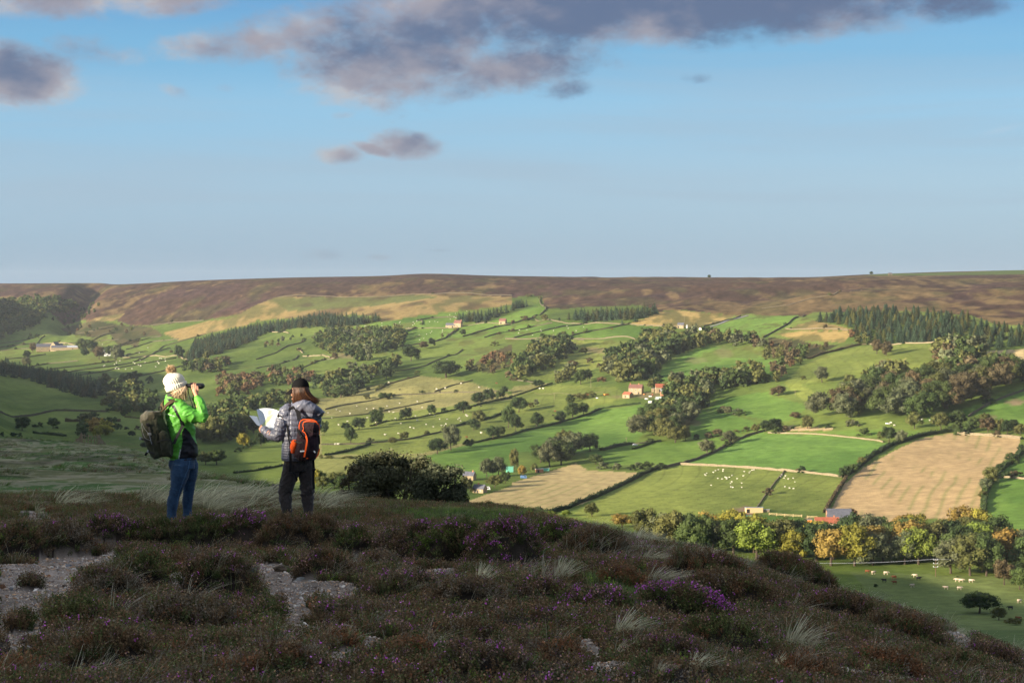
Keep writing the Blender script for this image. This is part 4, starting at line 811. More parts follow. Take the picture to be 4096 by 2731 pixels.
def base(tl, x, y, label, cat, name, yaw=0.0, group=None, ymin=780, up=0.0):
    u = TILE[tl][0]+x*KT; v = TILE[tl][1]+y*KT; p = hit(u, v, ymin)[0]; r = bpy.data.objects.new(name, None); COL.objects.link(r)
    r.location = (p[0], p[1], p[2]+up); r.rotation_euler.z = yaw; r['label'] = label; r['category'] = cat
    if group: r['group'] = group
    return r, KT*p[1]/F
def gable(r, L, W, H, RH, wm, rm, wins=(), doors=(), chim=(), ov=.25):
    """L along local x, W deep, eaves H, ridge H+RH"""
    v = np.array([(-L/2,-W/2,-1),(L/2,-W/2,-1),(L/2,W/2,-1),(-L/2,W/2,-1),(-L/2,-W/2,H),(L/2,-W/2,H),(L/2,W/2,H),(-L/2,W/2,H),(-L/2,0,H+RH),(L/2,0,H+RH)], float)
    f4 = np.array([[0,1,5,4],[2,3,7,6],[1,2,6,5],[3,0,4,7]]); me = bpy.data.meshes.new('wall'); me.from_pydata([tuple(q) for q in v], [], [list(map(int, q)) for q in f4]+[[5,6,9],[7,4,8]]); me.shade_flat(); link('wall', me, wm, r)
    s = ov; t = .22; lx = L/2+s; wy = W/2+s; dz = s*RH/(W/2)
    rv = np.array([(-lx,-wy,H-dz+.05),(lx,-wy,H-dz+.05),(lx,0,H+RH+.05),(-lx,0,H+RH+.05),(-lx,wy,H-dz+.05),(lx,wy,H-dz+.05)]); top = rv+np.array([0,0,t]); V = np.concatenate([rv, top])
    ff = [[6,7,8,9],[9,8,11,10],[0,3,2,1],[3,4,5,2],[0,1,7,6],[4,10,11,5],[1,2,8,7],[2,5,11,8],[0,6,9,3],[3,9,10,4]]; rf = link('roof', mesh_np('roof', V, ff), rm, r)
    for cx in chim:
        vv, fc = box(cx-.45, cx+.45, -.4, .4, H+RH-.8, H+RH+1.3); link('chimney', mesh_np('chimney', vv, fc), M_BRICK, rf)
    for (x, z, w, h) in wins:
        vv, fc = box(x-w/2, x+w/2, -W/2-.06, -W/2+.1, z, z+h); fr = link('window', mesh_np('window', vv, fc), M_WHITE, r)
        vv, fc = box(x-w/2+.12, x+w/2-.12, -W/2-.1, -W/2, z+.12, z+h-.12); link('pane', mesh_np('pane', vv, fc), M_WIN, fr)
    for (x, w, h) in doors:
        vv, fc = box(x-w/2, x+w/2, -W/2-.07, -W/2+.1, 0, h); link('door', mesh_np('door', vv, fc), M_DARKM, r)
def lean(r, L, W, H1, H2, wm, rm, doors=()):
    v, f = box(-L/2, L/2, -W/2, W/2, -1, H1); v[7, 2] = v[6, 2] = H2; link('wall', mesh_np('wall', v, f), wm, r)
    v, f = box(-L/2-.3, L/2+.3, -W/2-.3, W/2+.3, H1+.02, H1+.25); v[[2, 3], 2] = H2+.02; v[[6, 7], 2] = H2+.25; link('roof', mesh_np('roof', v, f), rm, r)
    for (x, w, h) in doors: vv, fc = box(x-w/2, x+w/2, -W/2-.07, -W/2+.1, 0, h); link('door', mesh_np('door', vv, fc), M_DARKM, r)
def build_farms():
    # far-left farm
    r, k = base('A', 455, 925, 'stone farmhouse with pale gable in the far-left valley', 'house', 'stone_farmhouse', .25); gable(r, 26*2, 9, 9, 6, M_SAND, M_SLATE, [(-16,4.5,1.8,1.8),(-4,4.5,1.8,1.8),(8,4.5,1.8,1.8)], [(0,1.6,2.4)], [-12, 18])
    r, k = base('A', 508, 922, 'taller sunlit cross wing of the far-left farm', 'barn', 'stone_barn', 1.2); gable(r, 16, 12, 11, 7, M_SAND, M_SLATE, [], [(0,2,3)])
    r, k = base('A', 595, 915, 'long low slate outbuildings right of the far-left farmhouse', 'barn', 'long_outbuilding', .1); gable(r, 52, 10, 5, 4, M_SAND, M_SLATE, [(-8,2,1.5,1.5),(6,2,1.5,1.5)], [(14,3,3)])
    r, k = base('A', 670, 908, 'small shed at the right end of the far-left farm', 'shed', 'stone_shed', .1); gable(r, 22, 8, 4, 3, M_SAND, M_TIN, [], [(0,2,2.4)])
    r, k = base('A', 985, 968, 'white cottage half hidden by trees below the far-left pastures', 'cottage', 'white_cottage', .2); gable(r, 12, 8, 6, 4, M_WHITE, M_SLATE, [(-3,2,1.5,1.5),(3,2,1.5,1.5)], [(0,1.5,2.3)])
    # stone farmhouse below the conifers
    r, k = base('B', 1858, 706, 'two-storey stone farmhouse beside the conifer shelter belt', 'house', 'stone_farmhouse', -.45); gable(r, 13, 8, 7, 4.5, M_SAND, M_BROWNR, [(-3.5,1.2,1.3,1.5),(3,1.2,1.3,1.5),(-3.5,4.4,1.3,1.5),(3,4.4,1.3,1.5)], [(0,1.2,2.2)], [-5.5, 5.5])
    r, k = base('B', 1790, 710, 'low stone byre left of the stone farmhouse', 'barn', 'stone_byre', -.3); gable(r, 16, 8, 4.2, 3.4, M_SAND, M_SLATE, [(-4,2,1.6,1.6)], [(4,2.4,3)])
    r, k = base('B', 2268, 676, 'small lone stone barn in the field right of the conifers', 'barn', 'field_barn', -.4); gable(r, 11, 7, 5, 3.8, M_SAND, M_BROWNR, [], [(-2,2.2,3.2)])
    # hut and mast
    r, k = base('C', 1552, 714, 'small brick utility hut at the foot of the golden field', 'hut', 'utility_hut', -.35); gable(r, 9, 6, 4.5, 3, M_SAND, M_SLATE, [(2,3,1.5,1.5)], [(-3,2,3)])
    r, k = base('C', 1606, 714, 'white tank beside the brick utility hut', 'tank', 'white_tank'); v, f = tube([(0,0,-.5),(0,0,4),(0,0,4.6)], [1.5,1.5,.4], 12); link('tank_body', mesh_np('tank_body', v, f), M_WHITE, r); v, f = tube([(0,0,4.4),(0,0,5.2)], [.5,.5], 8); link('vent', mesh_np('vent', v, f), M_TIN, r)
    r, k = base('C', 1740, 732, 'white van parked at the bottom of the moor road', 'van', 'parked_van', -.5); van(r, 6.5, M_WHITE)
    # main farm
    r, k = base('C', 1140, 1318, 'stone farmhouse with brown tiled roof below the steep wood', 'house', 'stone_farmhouse', -.35); gable(r, 14.5, 8, 6.5, 3.6, M_SAND, M_BROWNR, [(-4,1,1.3,1.5),(1,1,1.3,1.5),(-4,4,1.3,1.5),(1,4,1.3,1.5),(5,4,1.2,1.4)], [(4,1.3,2.3)], [-6.4, 3])
    r, k = base('C', 1065, 1350, 'small outbuilding with orange pantile roof in front of the farmhouse', 'outbuilding', 'pantile_outbuilding', -.75); gable(r, 9.5, 6.5, 3.2, 2.6, M_SAND, M_PANT, [(2,1,1.1,1.1)], [(-1,1.3,2.1)])
    r, k = base('C', 1410, 1300, 'long barn with bright red roof at the farm', 'barn', 'red_roof_barn', .02); gable(r, 21, 9, 5.2, 3.4, M_SAND, M_PANT, [], [(-6,2.5,3),(4,2.5,3)])
    r, k = base('C', 1435, 1328, 'brick barn with grey sheet roof in front of the red-roofed barn', 'barn', 'grey_roof_barn', .02); gable(r, 16, 8, 3.8, 2.6, M_BRICK, M_TIN, [(-3,1.5,1.2,1)], [(3,3,2.6)])
    r, k = base('C', 1318, 1296, 'pale lean-to shed left of the red-roofed barn', 'shed', 'pale_shed', .02); lean(r, 8, 5, 3.5, 2.6, M_SAND, M_TIN, [(0,3,2.6)])
    r, k = base('C', 1598, 1310, 'long low white-roofed shed behind the farm trees', 'shed', 'long_shed', .0); lean(r, 13, 7, 4.5, 3.4, M_SAND, M_TIN)
    r, k = base('C', 1236, 1370, 'white box trailer parked below the farm track', 'trailer', 'white_trailer', .1); van(r, 3.6, M_WHITE)
    r, k = base('C', 1352, 1370, 'pale polytunnel in the paddock below the farm', 'polytunnel', 'polytunnel', .15)
    pts = []; n = 9; V = []; 
    for i, xx in enumerate((-4, 4)):
        for j in range(n): a = math.pi*j/(n-1); V.append((xx, -math.cos(a)*2.6, math.sin(a)*3.2))
    link('tunnel_cover', mesh_np('tunnel_cover', V, [[j, j+1, n+j+1, n+j] for j in range(n-1)]), mat('polythene', (.55,.62,.60), .4, .5), r); v, f = box(-4.05, 4.05, -2.7, -2.55, 0, .5); link('base_rail', mesh_np('base_rail', v, f), M_WOOD, r)
    r, k = base('C', 1278, 1404, 'white caravan in the paddock below the farm', 'caravan', 'white_caravan', .1); van(r, 5.5, M_WHITE)
    for i, (x, y, c, what) in enumerate([(700, 1328, M_RED, 'dull red farm trailer far left of the farmyard'), (730, 1326, M_WHITE, 'pale farm trailer left of the farmyard'), (868, 1330, M_ORANGE, 'long orange machine on the grass left of the farm'), (1218, 1325, M_ORANGE, 'bright orange loader in front of the farmhouse'), (1186, 1320, M_PALEWOOD, 'yellow bale beside the farmhouse'), (1290, 1328, M_RED, 'red implement in the farmyard'), (1350, 1310, M_WHITE, 'white car in the farmyard'), (782, 1360, M_WHITE, 'white trough left of the farm'), (1615, 1320, M_WHITE, 'white car behind the farm trees'), (1270, 1345, M_WHITE, 'pale feed bin in the farmyard')]):
        r, k = base('C', x, y, what, 'farm vehicle' if 'car' not in what else 'car', 'farm_implement' if 'car' not in what else 'parked_car', .3*i); van(r, 3.4 if i != 2 else 6, c, low=True)
    # lower right farm
    r, k = base('H', 540, 1172, 'cottage with bright orange-red pantile roof at the valley farm', 'cottage', 'pantile_cottage', .03); gable(r, 14.5, 6.5, 3.4, 3.2, M_SAND, M_PANT, [(-3,1,1.1,1.3),(3,1,1.1,1.3)], [(0,1.2,2.1)], [4.5])
    r, k = base('H', 655, 1150, 'long slate-roofed barn behind the orange-red cottage', 'barn', 'slate_barn', -.02); gable(r, 15, 8, 3.8, 3.2, M_BRICK, M_SLATE, [(-5,1.5,1.2,1)], [(2,3,3)])
    r, k = base('H', 650, 1112, 'tall grey barn at the back of the valley farm', 'barn', 'grey_barn', -.02); gable(r, 15, 8, 5.2, 2.8, M_BRICK, M_SLATE, [(-5,2,1.2,1),(5,2,1.2,1)], [(0,3,3.6)])
    r, k = base('H', 780, 1135, 'open wooden shelter right of the grey barns', 'shed', 'wooden_shelter', 0); lean(r, 5, 4, 3, 2.4, M_WOOD, M_SLATE, [(0,3,2.2)])
    for x, y, c, w, t in ((795, 1192, M_RED, 4.3, 'dark red car parked at the valley farm'), (722, 1188, M_TIN, 4.4, 'grey car between the farm cottage and the red car'), (668, 1186, M_BLUE, 4.2, 'blue car beside the orange-red cottage')):
        r, k = base('H', x, y, t, 'car', 'parked_car', .05); car(r, w, c)
    r, k = base('H', 384, 1125, 'small hut with blue roof left of the valley farm', 'hut', 'garden_hut', 0); lean(r, 2.4, 2, 2.2, 1.8, M_ORANGE, M_BLUE)
    # blue-roofed field shed
    r, k = base('G', 2222, 1027, 'field shelter with blue sheet roof below the sheep', 'shed', 'field_shelter', .06); lean(r, 11, 5, 3.6, 2.8, M_PALEWOOD, M_BLUE, [(-4.2,2,2.4)])
    r, k = base('G', 2312, 1022, 'low grey pen right of the blue-roofed shelter', 'pen', 'livestock_pen', .06); lean(r, 7, 3, 1.6, 1.4, M_WOOD, M_TIN)
    r, k = base('G', 2192, 1084, 'pale horse trailer on the path below the blue-roofed shelter', 'trailer', 'horse_trailer', .05); van(r, 7, M_TURQ, low=True)
    # cottage behind the dark tree
    r, k = base('F', 2055, 845, 'grey stone cottage with red chimney right of the dark bushy trees', 'cottage', 'stone_cottage', -.5); gable(r, 9, 6, 3.0, 2.8, M_SAND, M_SLATE, [(-2,1,1,1.2),(2,1,1,1.2)], [(0,1.1,2)], [-1])
    r, k = base('F', 1960, 730, 'slate roof of a house just above the dark bushy trees', 'house', 'slate_house', -.4); gable(r, 9, 6, 3.6, 2.8, M_SAND, M_SLATE, [(-2,1,1,1.2)], [(2,1.1,2)], [3])
    r, k = base('F', 2120, 820, 'white van parked right of the stone cottage', 'van', 'white_van', .1); van(r, 5.2, M_WHITE)
    r, k = base('G', 252, 660, 'small red-walled shed at the edge of the pale stubble', 'shed', 'red_shed', .1); lean(r, 6, 4, 3, 2.5, M_BRICK, M_WHITE, [(-1,1.5,2)])
    r, k = base('G', 305, 645, 'long pale shed beside the red-walled one', 'shed', 'pale_long_shed', .1); lean(r, 6, 3, 2.2, 1.9, M_TURQ, M_TIN)
    r, k = base('F', 2330, 655, 'turquoise covered stack among the trees by the lane', 'shed', 'turquoise_shelter', .1); lean(r, 5.5, 4, 4.4, 4.0, M_TURQ, M_TURQ)
    r, k = base('G', 108, 715, 'blue vehicle half hidden under the lane trees', 'van', 'parked_van', .1); van(r, 5, M_BLUE)
    r, k = base('G', 1130, 412, 'white car on the lane below the narrow wood', 'car', 'parked_car', .2); car(r, 4.4, M_WHITE)
    r, k = base('H', 1100, 218, 'white trough in the paddock under the broad wood', 'trough', 'feed_trough', 0); van(r, 4, M_WHITE, low=True)
    r, k = base('D', 1122, 228, 'tiny stone hut on the green skyline at right', 'hut', 'shooting_hut', 0); gable(r, 8, 5, 3, 2, M_WALLM, M_SLATE, [], [(0,1.5,2.2)])
    # poles
    for tl, x, y, hz, t in [('C',725,1262,100,'tall wooden pole left of the farm'),('C',388,1372,62,'short pale pole in the field left of the farm'),('C',1348,1205,36,'pole on the bright slope above the farm'),('C',2292,1200,70,'pole at the right of the bright upper slope'),('B',1893,712,42,'pole at the corner of the stone farmhouse'),('B',1800,800,62,'pole below the stone farmhouse'),('D',250,1336,50,'pale pole at the foot of the rough slope'),('G',1050,402,62,'thin pole above the lane'),('C',1583,710,112,'thin tall mast beside the utility hut'),('L',950,170,50,'short pole at the edge of the valley wood'),('L',1495,420,70,'short pole in front of the dark conifers of the valley wood')]:
        r, k = base(tl, x, y, t, 'pole', 'utility_pole'); h = hz*k; rr = .16 if tl != 'C' else .22
        v, f = tube([(0,0,-1),(0,0,h)], [rr, rr*.7], 6); link('pole_shaft', mesh_np('pole_shaft', v, f), M_WOOD, r); v, f = box(-.9, .9, -.08, .08, h*.9, h*.9+.18); link('crossarm', mesh_np('crossarm', v, f), M_WOOD, r)
    r, k = base('L', 1540, 585, 'power pole with three pale crossarms in front of the valley wood', 'pole', 'power_pole'); h = 155*k
    v, f = tube([(0,0,-1),(0,0,h)], [.2, .15], 7); link('pole_shaft', mesh_np('pole_shaft', v, f), mat('creosoted_wood', (.12,.07,.045), .8), r); ends = []
    for hz_ in (.98, .76, .56):
        v, f = box(-1.25, 1.25, -.1, .1, h*hz_-.12, h*hz_+.12); ca = link('crossarm', mesh_np('crossarm', v, f), M_TIN, r)
        for xx in (-1.1, 0, 1.1): v, f = tube([(xx,0,h*hz_+.1),(xx,0,h*hz_+.55)], [.14,.08], 6); link('insulator', mesh_np('insulator', v, f), M_WHITE, ca)
    P = np.array(r.location); 
    w = bpy.data.objects.new('power_line', None); COL.objects.link(w); w['label'] = 'thin power cables slung across the valley wood from the power pole'; w['category'] = 'cable'; w.location = r.location
    for xx in (-1.1, 1.1):
        for sx, L, dz in ((-1, 105, -2), (1, 95, 2)):
            t = np.linspace(0, 1, 14); pts = np.column_stack([sx*t*L, xx*.5+t*14, h*.98+.5+t*dz-4*2.2*t*(1-t)]); v, f = tube(pts, [.035]*14, 4); link('wire', mesh_np('wire', v, f), M_TIN, w)
def van(r, L, m, low=False):
    H = L*(.30 if low else .46); W = L*.42
    v = np.array([(-L/2,-W/2,.35),(L/2,-W/2,.35),(L/2,W/2,.35),(-L/2,W/2,.35),(-L/2+.1,-W/2+.1,H),(L*.36,-W/2+.1,H),(L*.36,W/2-.1,H),(-L/2+.1,W/2-.1,H)]); f = [[0,3,2,1],[4,5,6,7],[0,1,5,4],[1,2,6,5],[2,3,7,6],[3,0,4,7]]
    link('body', mesh_np('body', v, f), m, r)
    for sx in (-.3, .3):
        for sy in (-1, 1): v, f = tube([(L*sx, sy*(W/2-.12), .36), (L*sx, sy*(W/2+.06), .36)], [.36,.36], 10); link('wheel', mesh_np('wheel', v, f), M_DARKM, r)
    v, f = box(L*.05, L*.3, -W/2-.02, -W/2+.12, H*.55, H*.85); link('window', mesh_np('window', v, f), M_WIN, r)
def car(r, L, m):
    W = 1.75; prof = [(-L/2,.35),(-L/2,.85),(-L*.42,.95),(-L*.30,1.42),(L*.08,1.45),(L*.24,1.0),(L*.46,.85),(L/2,.6),(L/2,.35)]; n = len(prof)
    V = [(x, -W/2+(.15 if z > 1.2 else 0), z) for x, z in prof]+[(x, W/2-(.15 if z > 1.2 else 0), z) for x, z in prof]
    me = bpy.data.meshes.new('body'); me.from_pydata(V, [], [[i, (i+1) % n, n+(i+1) % n, n+i] for i in range(n)]+[list(range(n))[::-1], list(range(n, 2*n))]); me.shade_flat(); link('body', me, m, r)
    for sx in (-.31, .31):
        for sy in (-1, 1): v, f = tube([(L*sx, sy*(W/2-.1), .33), (L*sx, sy*(W/2+.04), .33)], [.33,.33], 12); link('wheel', mesh_np('wheel', v, f), M_DARKM, r)
    v, f = box(-L*.26, L*.06, -W/2+.06, -W/2+.2, .98, 1.34); link('window', mesh_np('window', v, f), M_WIN, r)
build_farms()
# skyline trees
p = hit(TILE['C'][0]+1812*KT, 277.6, 3500)[0]
def skyline():
    for tl, x, row, hz, wz, lab in (('C', 1812, 278.0, 34, 40, 'lone windswept tree on the moor skyline'), ('D', 950, 276.6, 34, 44, 'rounded lone tree on the green skyline at right')):
        u = TILE[tl][0]+x*KT; y = 4400 if tl == 'C' else 4300; X = (u-CX)/F*y; k = KT*y/F; r = tree((X, y, height(X, y)-.5), hz*k, wz*k, 'dark', lab, None, 'tree', full=True, proto_i=3)
skyline()

# ------------------------------------------------------------------ sheep and cattle
def animal_geo(kind):
    """blocky-smooth standing body: barrel, neck, head, four legs; length 1 along x"""
    P = []
    def T(pts, rad, n=8): P.append(tube(pts, rad, n))
    if kind == 'sheep':
        T([(-.48,0,.50),(-.42,0,.52),(-.2,0,.53),(.15,0,.52),(.36,0,.55),(.42,0,.57)], [.05,.2,.25,.24,.18,.05], 10); T([(.34,0,.60),(.46,0,.70),(.52,0,.72)], [.12,.10,.04]); hd = [tube([(.46,0,.74),(.58,0,.68),(.66,0,.62)], [.075,.06,.03], 7)]
        lg = [tube([(x,y,.40),(x,y,0)], [.045,.025], 5) for x in (-.33,.28) for y in (-.12,.12)]
    else:
        T([(-.5,0,.52),(-.46,0,.56),(-.2,0,.52),(.1,0,.52),(.32,0,.56),(.4,0,.58)], [.06,.17,.20,.21,.17,.06], 10); T([(.3,0,.60),(.46,0,.60),(.54,0,.58)], [.13,.10,.06]); hd = [tube([(.50,0,.64),(.60,0,.54),(.68,0,.44)], [.075,.06,.04], 7)]
        T([(-.49,0,.62),(-.52,0,.40),(-.51,0,.22)], [.02,.015,.02], 5)
        lg = [tube([(x,y,.42),(x-.01,y,.22),(x,y,0)], [.06,.035,.035], 5) for x in (-.38,.26) for y in (-.12,.12)]
    def cat(L):
        V = []; Fc = []; o = 0
        for v, f in L: V.append(v); Fc.append(f+o); o += len(v)
        return np.concatenate(V), np.concatenate(Fc)
    return cat(P), cat(hd), cat(lg)
def build_animals():
    def fn(g, bs): oi = g.node('ShaderNodeObjectInfo'); g.l.new(oi.outputs['Color'], bs.inputs['Base Color'])
    M_FL = mat('fleece', rough=.95, fn=fn); M_HD = mat('animal_head', rough=.9, fn=fn)
    ms = {}
    for kd in ('sheep', 'cow'):
        (b, h, l) = animal_geo(kd); r = []
        for nm, (v, f) in (('body', b), ('head', h), ('legs', l)): me = mesh_np(nm, v, f, True); me.materials.append(M_FL); r.append(me)
        allv = np.concatenate([b[0], h[0], l[0]]); allf = np.concatenate([b[1], h[1]+len(b[0]), l[1]+len(b[0])+len(h[0])]); me = mesh_np(kd, allv, allf, True); me.materials.append(M_FL); ms[kd] = me
    def add(kd, u, v, L, c, label, group, ymin=780):
        p = hit(u, v, ymin)[0]; o = link(kd, ms[kd], label=label, category=kd); o.location = p; o.rotation_euler.z = random.choice([0, math.pi])+random.uniform(-.6, .6); o.scale = (L, L, L); o.color = (*c, 1)
        if group: o['group'] = group
    WH = (.62,.58,.50)
    for s in ['G 1772 684 1780 693 1788 672 1850 664 1870 650 1896 640 1940 640 1938 654 1960 710 1972 716 1972 726 1997 710 2022 694 2018 752 2008 766 2012 798 2027 804 2110 763 2110 802 2125 698 2134 657 2180 668 2190 655 2207 646 2223 642 1890 720 1930 726 2068 722 1830 783','H 118 706 127 690 150 718 187 725 233 718 247 752 157 797 198 809 235 814 160 698']:
        for (u, v) in TP(s): add('sheep', u, v, random.uniform(1.05, 1.4), WH, 'white sheep in the flock grazing the yellow-green field under the pale wall', 'flock of sheep under the long pale wall')
    for (u, v) in TP('H 1312 188 1385 186 1415 182 1488 190 1560 180 1575 188 1598 186 1600 200 1622 200 1638 202 1662 190 1162 235 1130 212'): add('sheep', u, v, 2.0, WH, 'white sheep on the pasture beside the broad wood', 'sheep beside the broad wood')
    def some(poly, n, lab, grp, L=1.7):
        P = TP(poly); xs = [p[0] for p in P]; ys = [p[1] for p in P]; k = 0
        while k < n:
            u = random.uniform(min(xs), max(xs)); v = random.uniform(min(ys), max(ys))
            if inpoly(np.array([u]), np.array([v]), P)[0]: add('sheep', u, v, random.uniform(.85, 1.15)*L, WH, lab, grp); k += 1
    some('B 900 690 1400 650 1480 640 1500 700 1380 720 1000 710', 24, 'tiny white sheep on the bright pasture left of the stone farmhouse', 'sheep left of the stone farmhouse', 1.6)
    some('B 1550 640 1980 545 1840 610 1830 650 1560 700', 12, 'tiny white sheep on the pasture above the stone farmhouse', 'sheep above the stone farmhouse', 1.6)
    some('B 1380 760 1750 730 1700 780 1400 850', 9, 'tiny white sheep on the pasture below the quarry road', 'sheep below the farmhouse', 1.6)
    some('C 60 720 640 690 740 710 500 790 60 800', 14, 'tiny white sheep on the upper farm pasture', 'sheep on the upper farm pasture', 1.6)
    some('F 650 60 1600 0 1880 180 700 280', 30, 'white sheep scattered over the pale pasture', 'sheep scattered over the pale pasture')
    some('F 1350 190 2000 110 1900 220 1300 320', 12, 'white sheep below the row of oaks', 'sheep below the row of oaks')
    some('A 1130 1000 1620 990 1580 1080 800 1120', 26, 'tiny white sheep on the meadows left of the white hat', 'sheep on the meadows left of the white hat', 2.3)
    some('A 700 880 1000 860 1300 900 1500 850 1300 980 900 990', 12, 'tiny white sheep high on the far-left pastures', 'sheep on the far-left pastures', 2.3)
    some('B 700 1010 1300 1130 1200 1300 800 1300', 6, 'white sheep on the meadow beside the flying brown hair', 'sheep beside the flying brown hair')
    for (u, v) in TP('B 1220 1216 1884 1228 2050 1264 2130 1285 1660 1280 1738 1270;C 255 1275 287 1275;F 1930 140 1940 150 1185 322 730 408 755 408 2068 305'): add('sheep', u, v, 2.3, WH, 'pale beast grazing on the pale pasture', 'pale beasts on the pale pasture')
    cows = [('L',1065,638,'black','black cow at the top of the cow pasture'),('L',1157,608,'red','brown cow near the wood in the cow pasture'),('L',1160,656,'red','brown cow below the other brown one'),('L',1385,620,'black','black cow side-on in the middle of the cow pasture'),('L',1325,686,'cream','small cream calf in the cow pasture'),('L',1632,705,'cream','cream cow standing right of the calf'),('L',1760,710,'cream','cream cow facing away'),('L',2224,892,'black','black cow right of the big dark bush'),('L',2298,990,'red','dark red cow at the right frame edge'),('L',2310,828,'cream','white cow at the right frame edge'),('L',970,566,'cream','white cow at the wood edge, left one'),('L',1085,570,'cream','white cow at the wood edge, right one'),('L',1350,594,'cream','white cow lying near the wood'),('L',1735,634,'cream','left of three white cows by the bushes'),('L',1777,638,'cream','middle of three white cows by the bushes'),('L',1868,642,'cream','right of three white cows by the bushes'),('L',914,556,'red','brown cow at the left corner of the cow pasture'),
            ('G',398,106,'red','brown cow under the tree line above the long bright field'),('G',378,144,'black','black cow above the long bright field'),('F',1935,345,'red','red-brown cow near the hedge end'),('F',2010,62,'black','black cow left of the oaks'),('F',2066,60,'black','black cow among the oaks'),('B',1320,1286,'black','black cow on the pale pasture'),('C',920,728,'red','brown cow on the top bright field'),('B',2210,1226,'red','red cow near the pasture top')]
    CC = dict(black=(.02,.02,.022), red=(.16,.055,.025), cream=(.52,.42,.32))
    for (tl, x, y, c, lab) in cows: add('cow', TILE[tl][0]+x*KT, TILE[tl][1]+y*KT, 2.5, CC[c], lab, None, 700)
build_animals()
# ------------------------------------------------------------------ air
def haze():
    v, f = box(-7000, 7000, -3000, 10500, -175, 75); m = bpy.data.materials.new('haze'); m.use_nodes = True; g = NT(m.node_tree); g.n.clear()
    pv = g.node('ShaderNodeVolumePrincipled'); pv.inputs['Color'].default_value = (.80, .88, 1, 1); pv.inputs['Density'].default_value = HAZE_D; pv.inputs['Anisotropy'].default_value = .1
    out = g.node('ShaderNodeOutputMaterial'); g.l.new(pv.outputs[0], out.inputs['Volume']); m.cycles.homogeneous_volume = True
    link('haze', mesh_np('haze', v, f), m, kind='stuff')
HAZE_D = 2.0e-5
haze()
# ------------------------------------------------------------------ the heather hilltop in front
def nh(s):
    P = TP(s); return hit([p[0] for p in P], [p[1] for p in P], 3.2, 45)
GRAVEL = ['I -60 440 200 430 500 395 1050 345 1110 450 1080 540 900 530 740 600 700 680 740 800 640 860 520 880 420 860 400 900 440 1000 400 1130 250 1200 200 1330 60 1180 -60 1100',
  'I 1450 640 1600 590 1760 610 1800 720 1650 760 1500 720', 'E 100 1030 520 1030 600 1060 430 1115 180 1110',
  'J 0 390 120 370 260 420 200 480 330 540 480 600 560 660 800 660 950 600 880 540 900 480 780 360 700 200 720 160 790 200 830 330 960 420 1000 560 960 700 860 800 560 760 480 800 560 900 500 1020 640 1060 900 1060 1050 1100 700 1120 640 1180 420 1180 220 1080 180 940 250 860 200 780 0 740',
  'J 1370 500 1500 465 1860 515 1760 590 1650 640 1560 590 1450 560', 'J 1480 680 1620 660 1700 790 1640 820 1540 720', 'J 1880 1110 2100 1120 2351 1200 2100 1250 1700 1250 1600 1230',
  'J 560 1330 1000 1130 1200 1200 1230 1330 900 1400 700 1500', 'K 700 1340 860 1330 1040 1420 960 1568 720 1568', 'K 560 960 800 960 760 1010 600 1010', 'L 1590 1090 1700 1110 1960 1240 1900 1340 1760 1340 1650 1220',
  'L 1170 1470 1400 1480 1560 1568 1180 1568', 'L 0 900 90 930 100 1060 40 1080', 'L 2230 1480 2351 1450 2351 1568 2260 1560', 'K 560 1100 700 1140 880 1260 840 1320 700 1300 600 1230', 'J 2060 1000 2150 1010 2120 1080 2000 1060', 'L 560 1420 860 1480 800 1560 600 1500']
MOSS = ['K 600 655 950 650 1120 740 1300 870 1360 900 1200 990 1050 950 1080 850 900 760 700 730', 'J 1700 0 2351 10 2351 70 1950 70 1700 90', 'K -40 20 560 20 620 60 300 60 0 70', 'F 1150 1080 1500 1040 1950 1050 2351 1070 2351 1110 1500 1120']
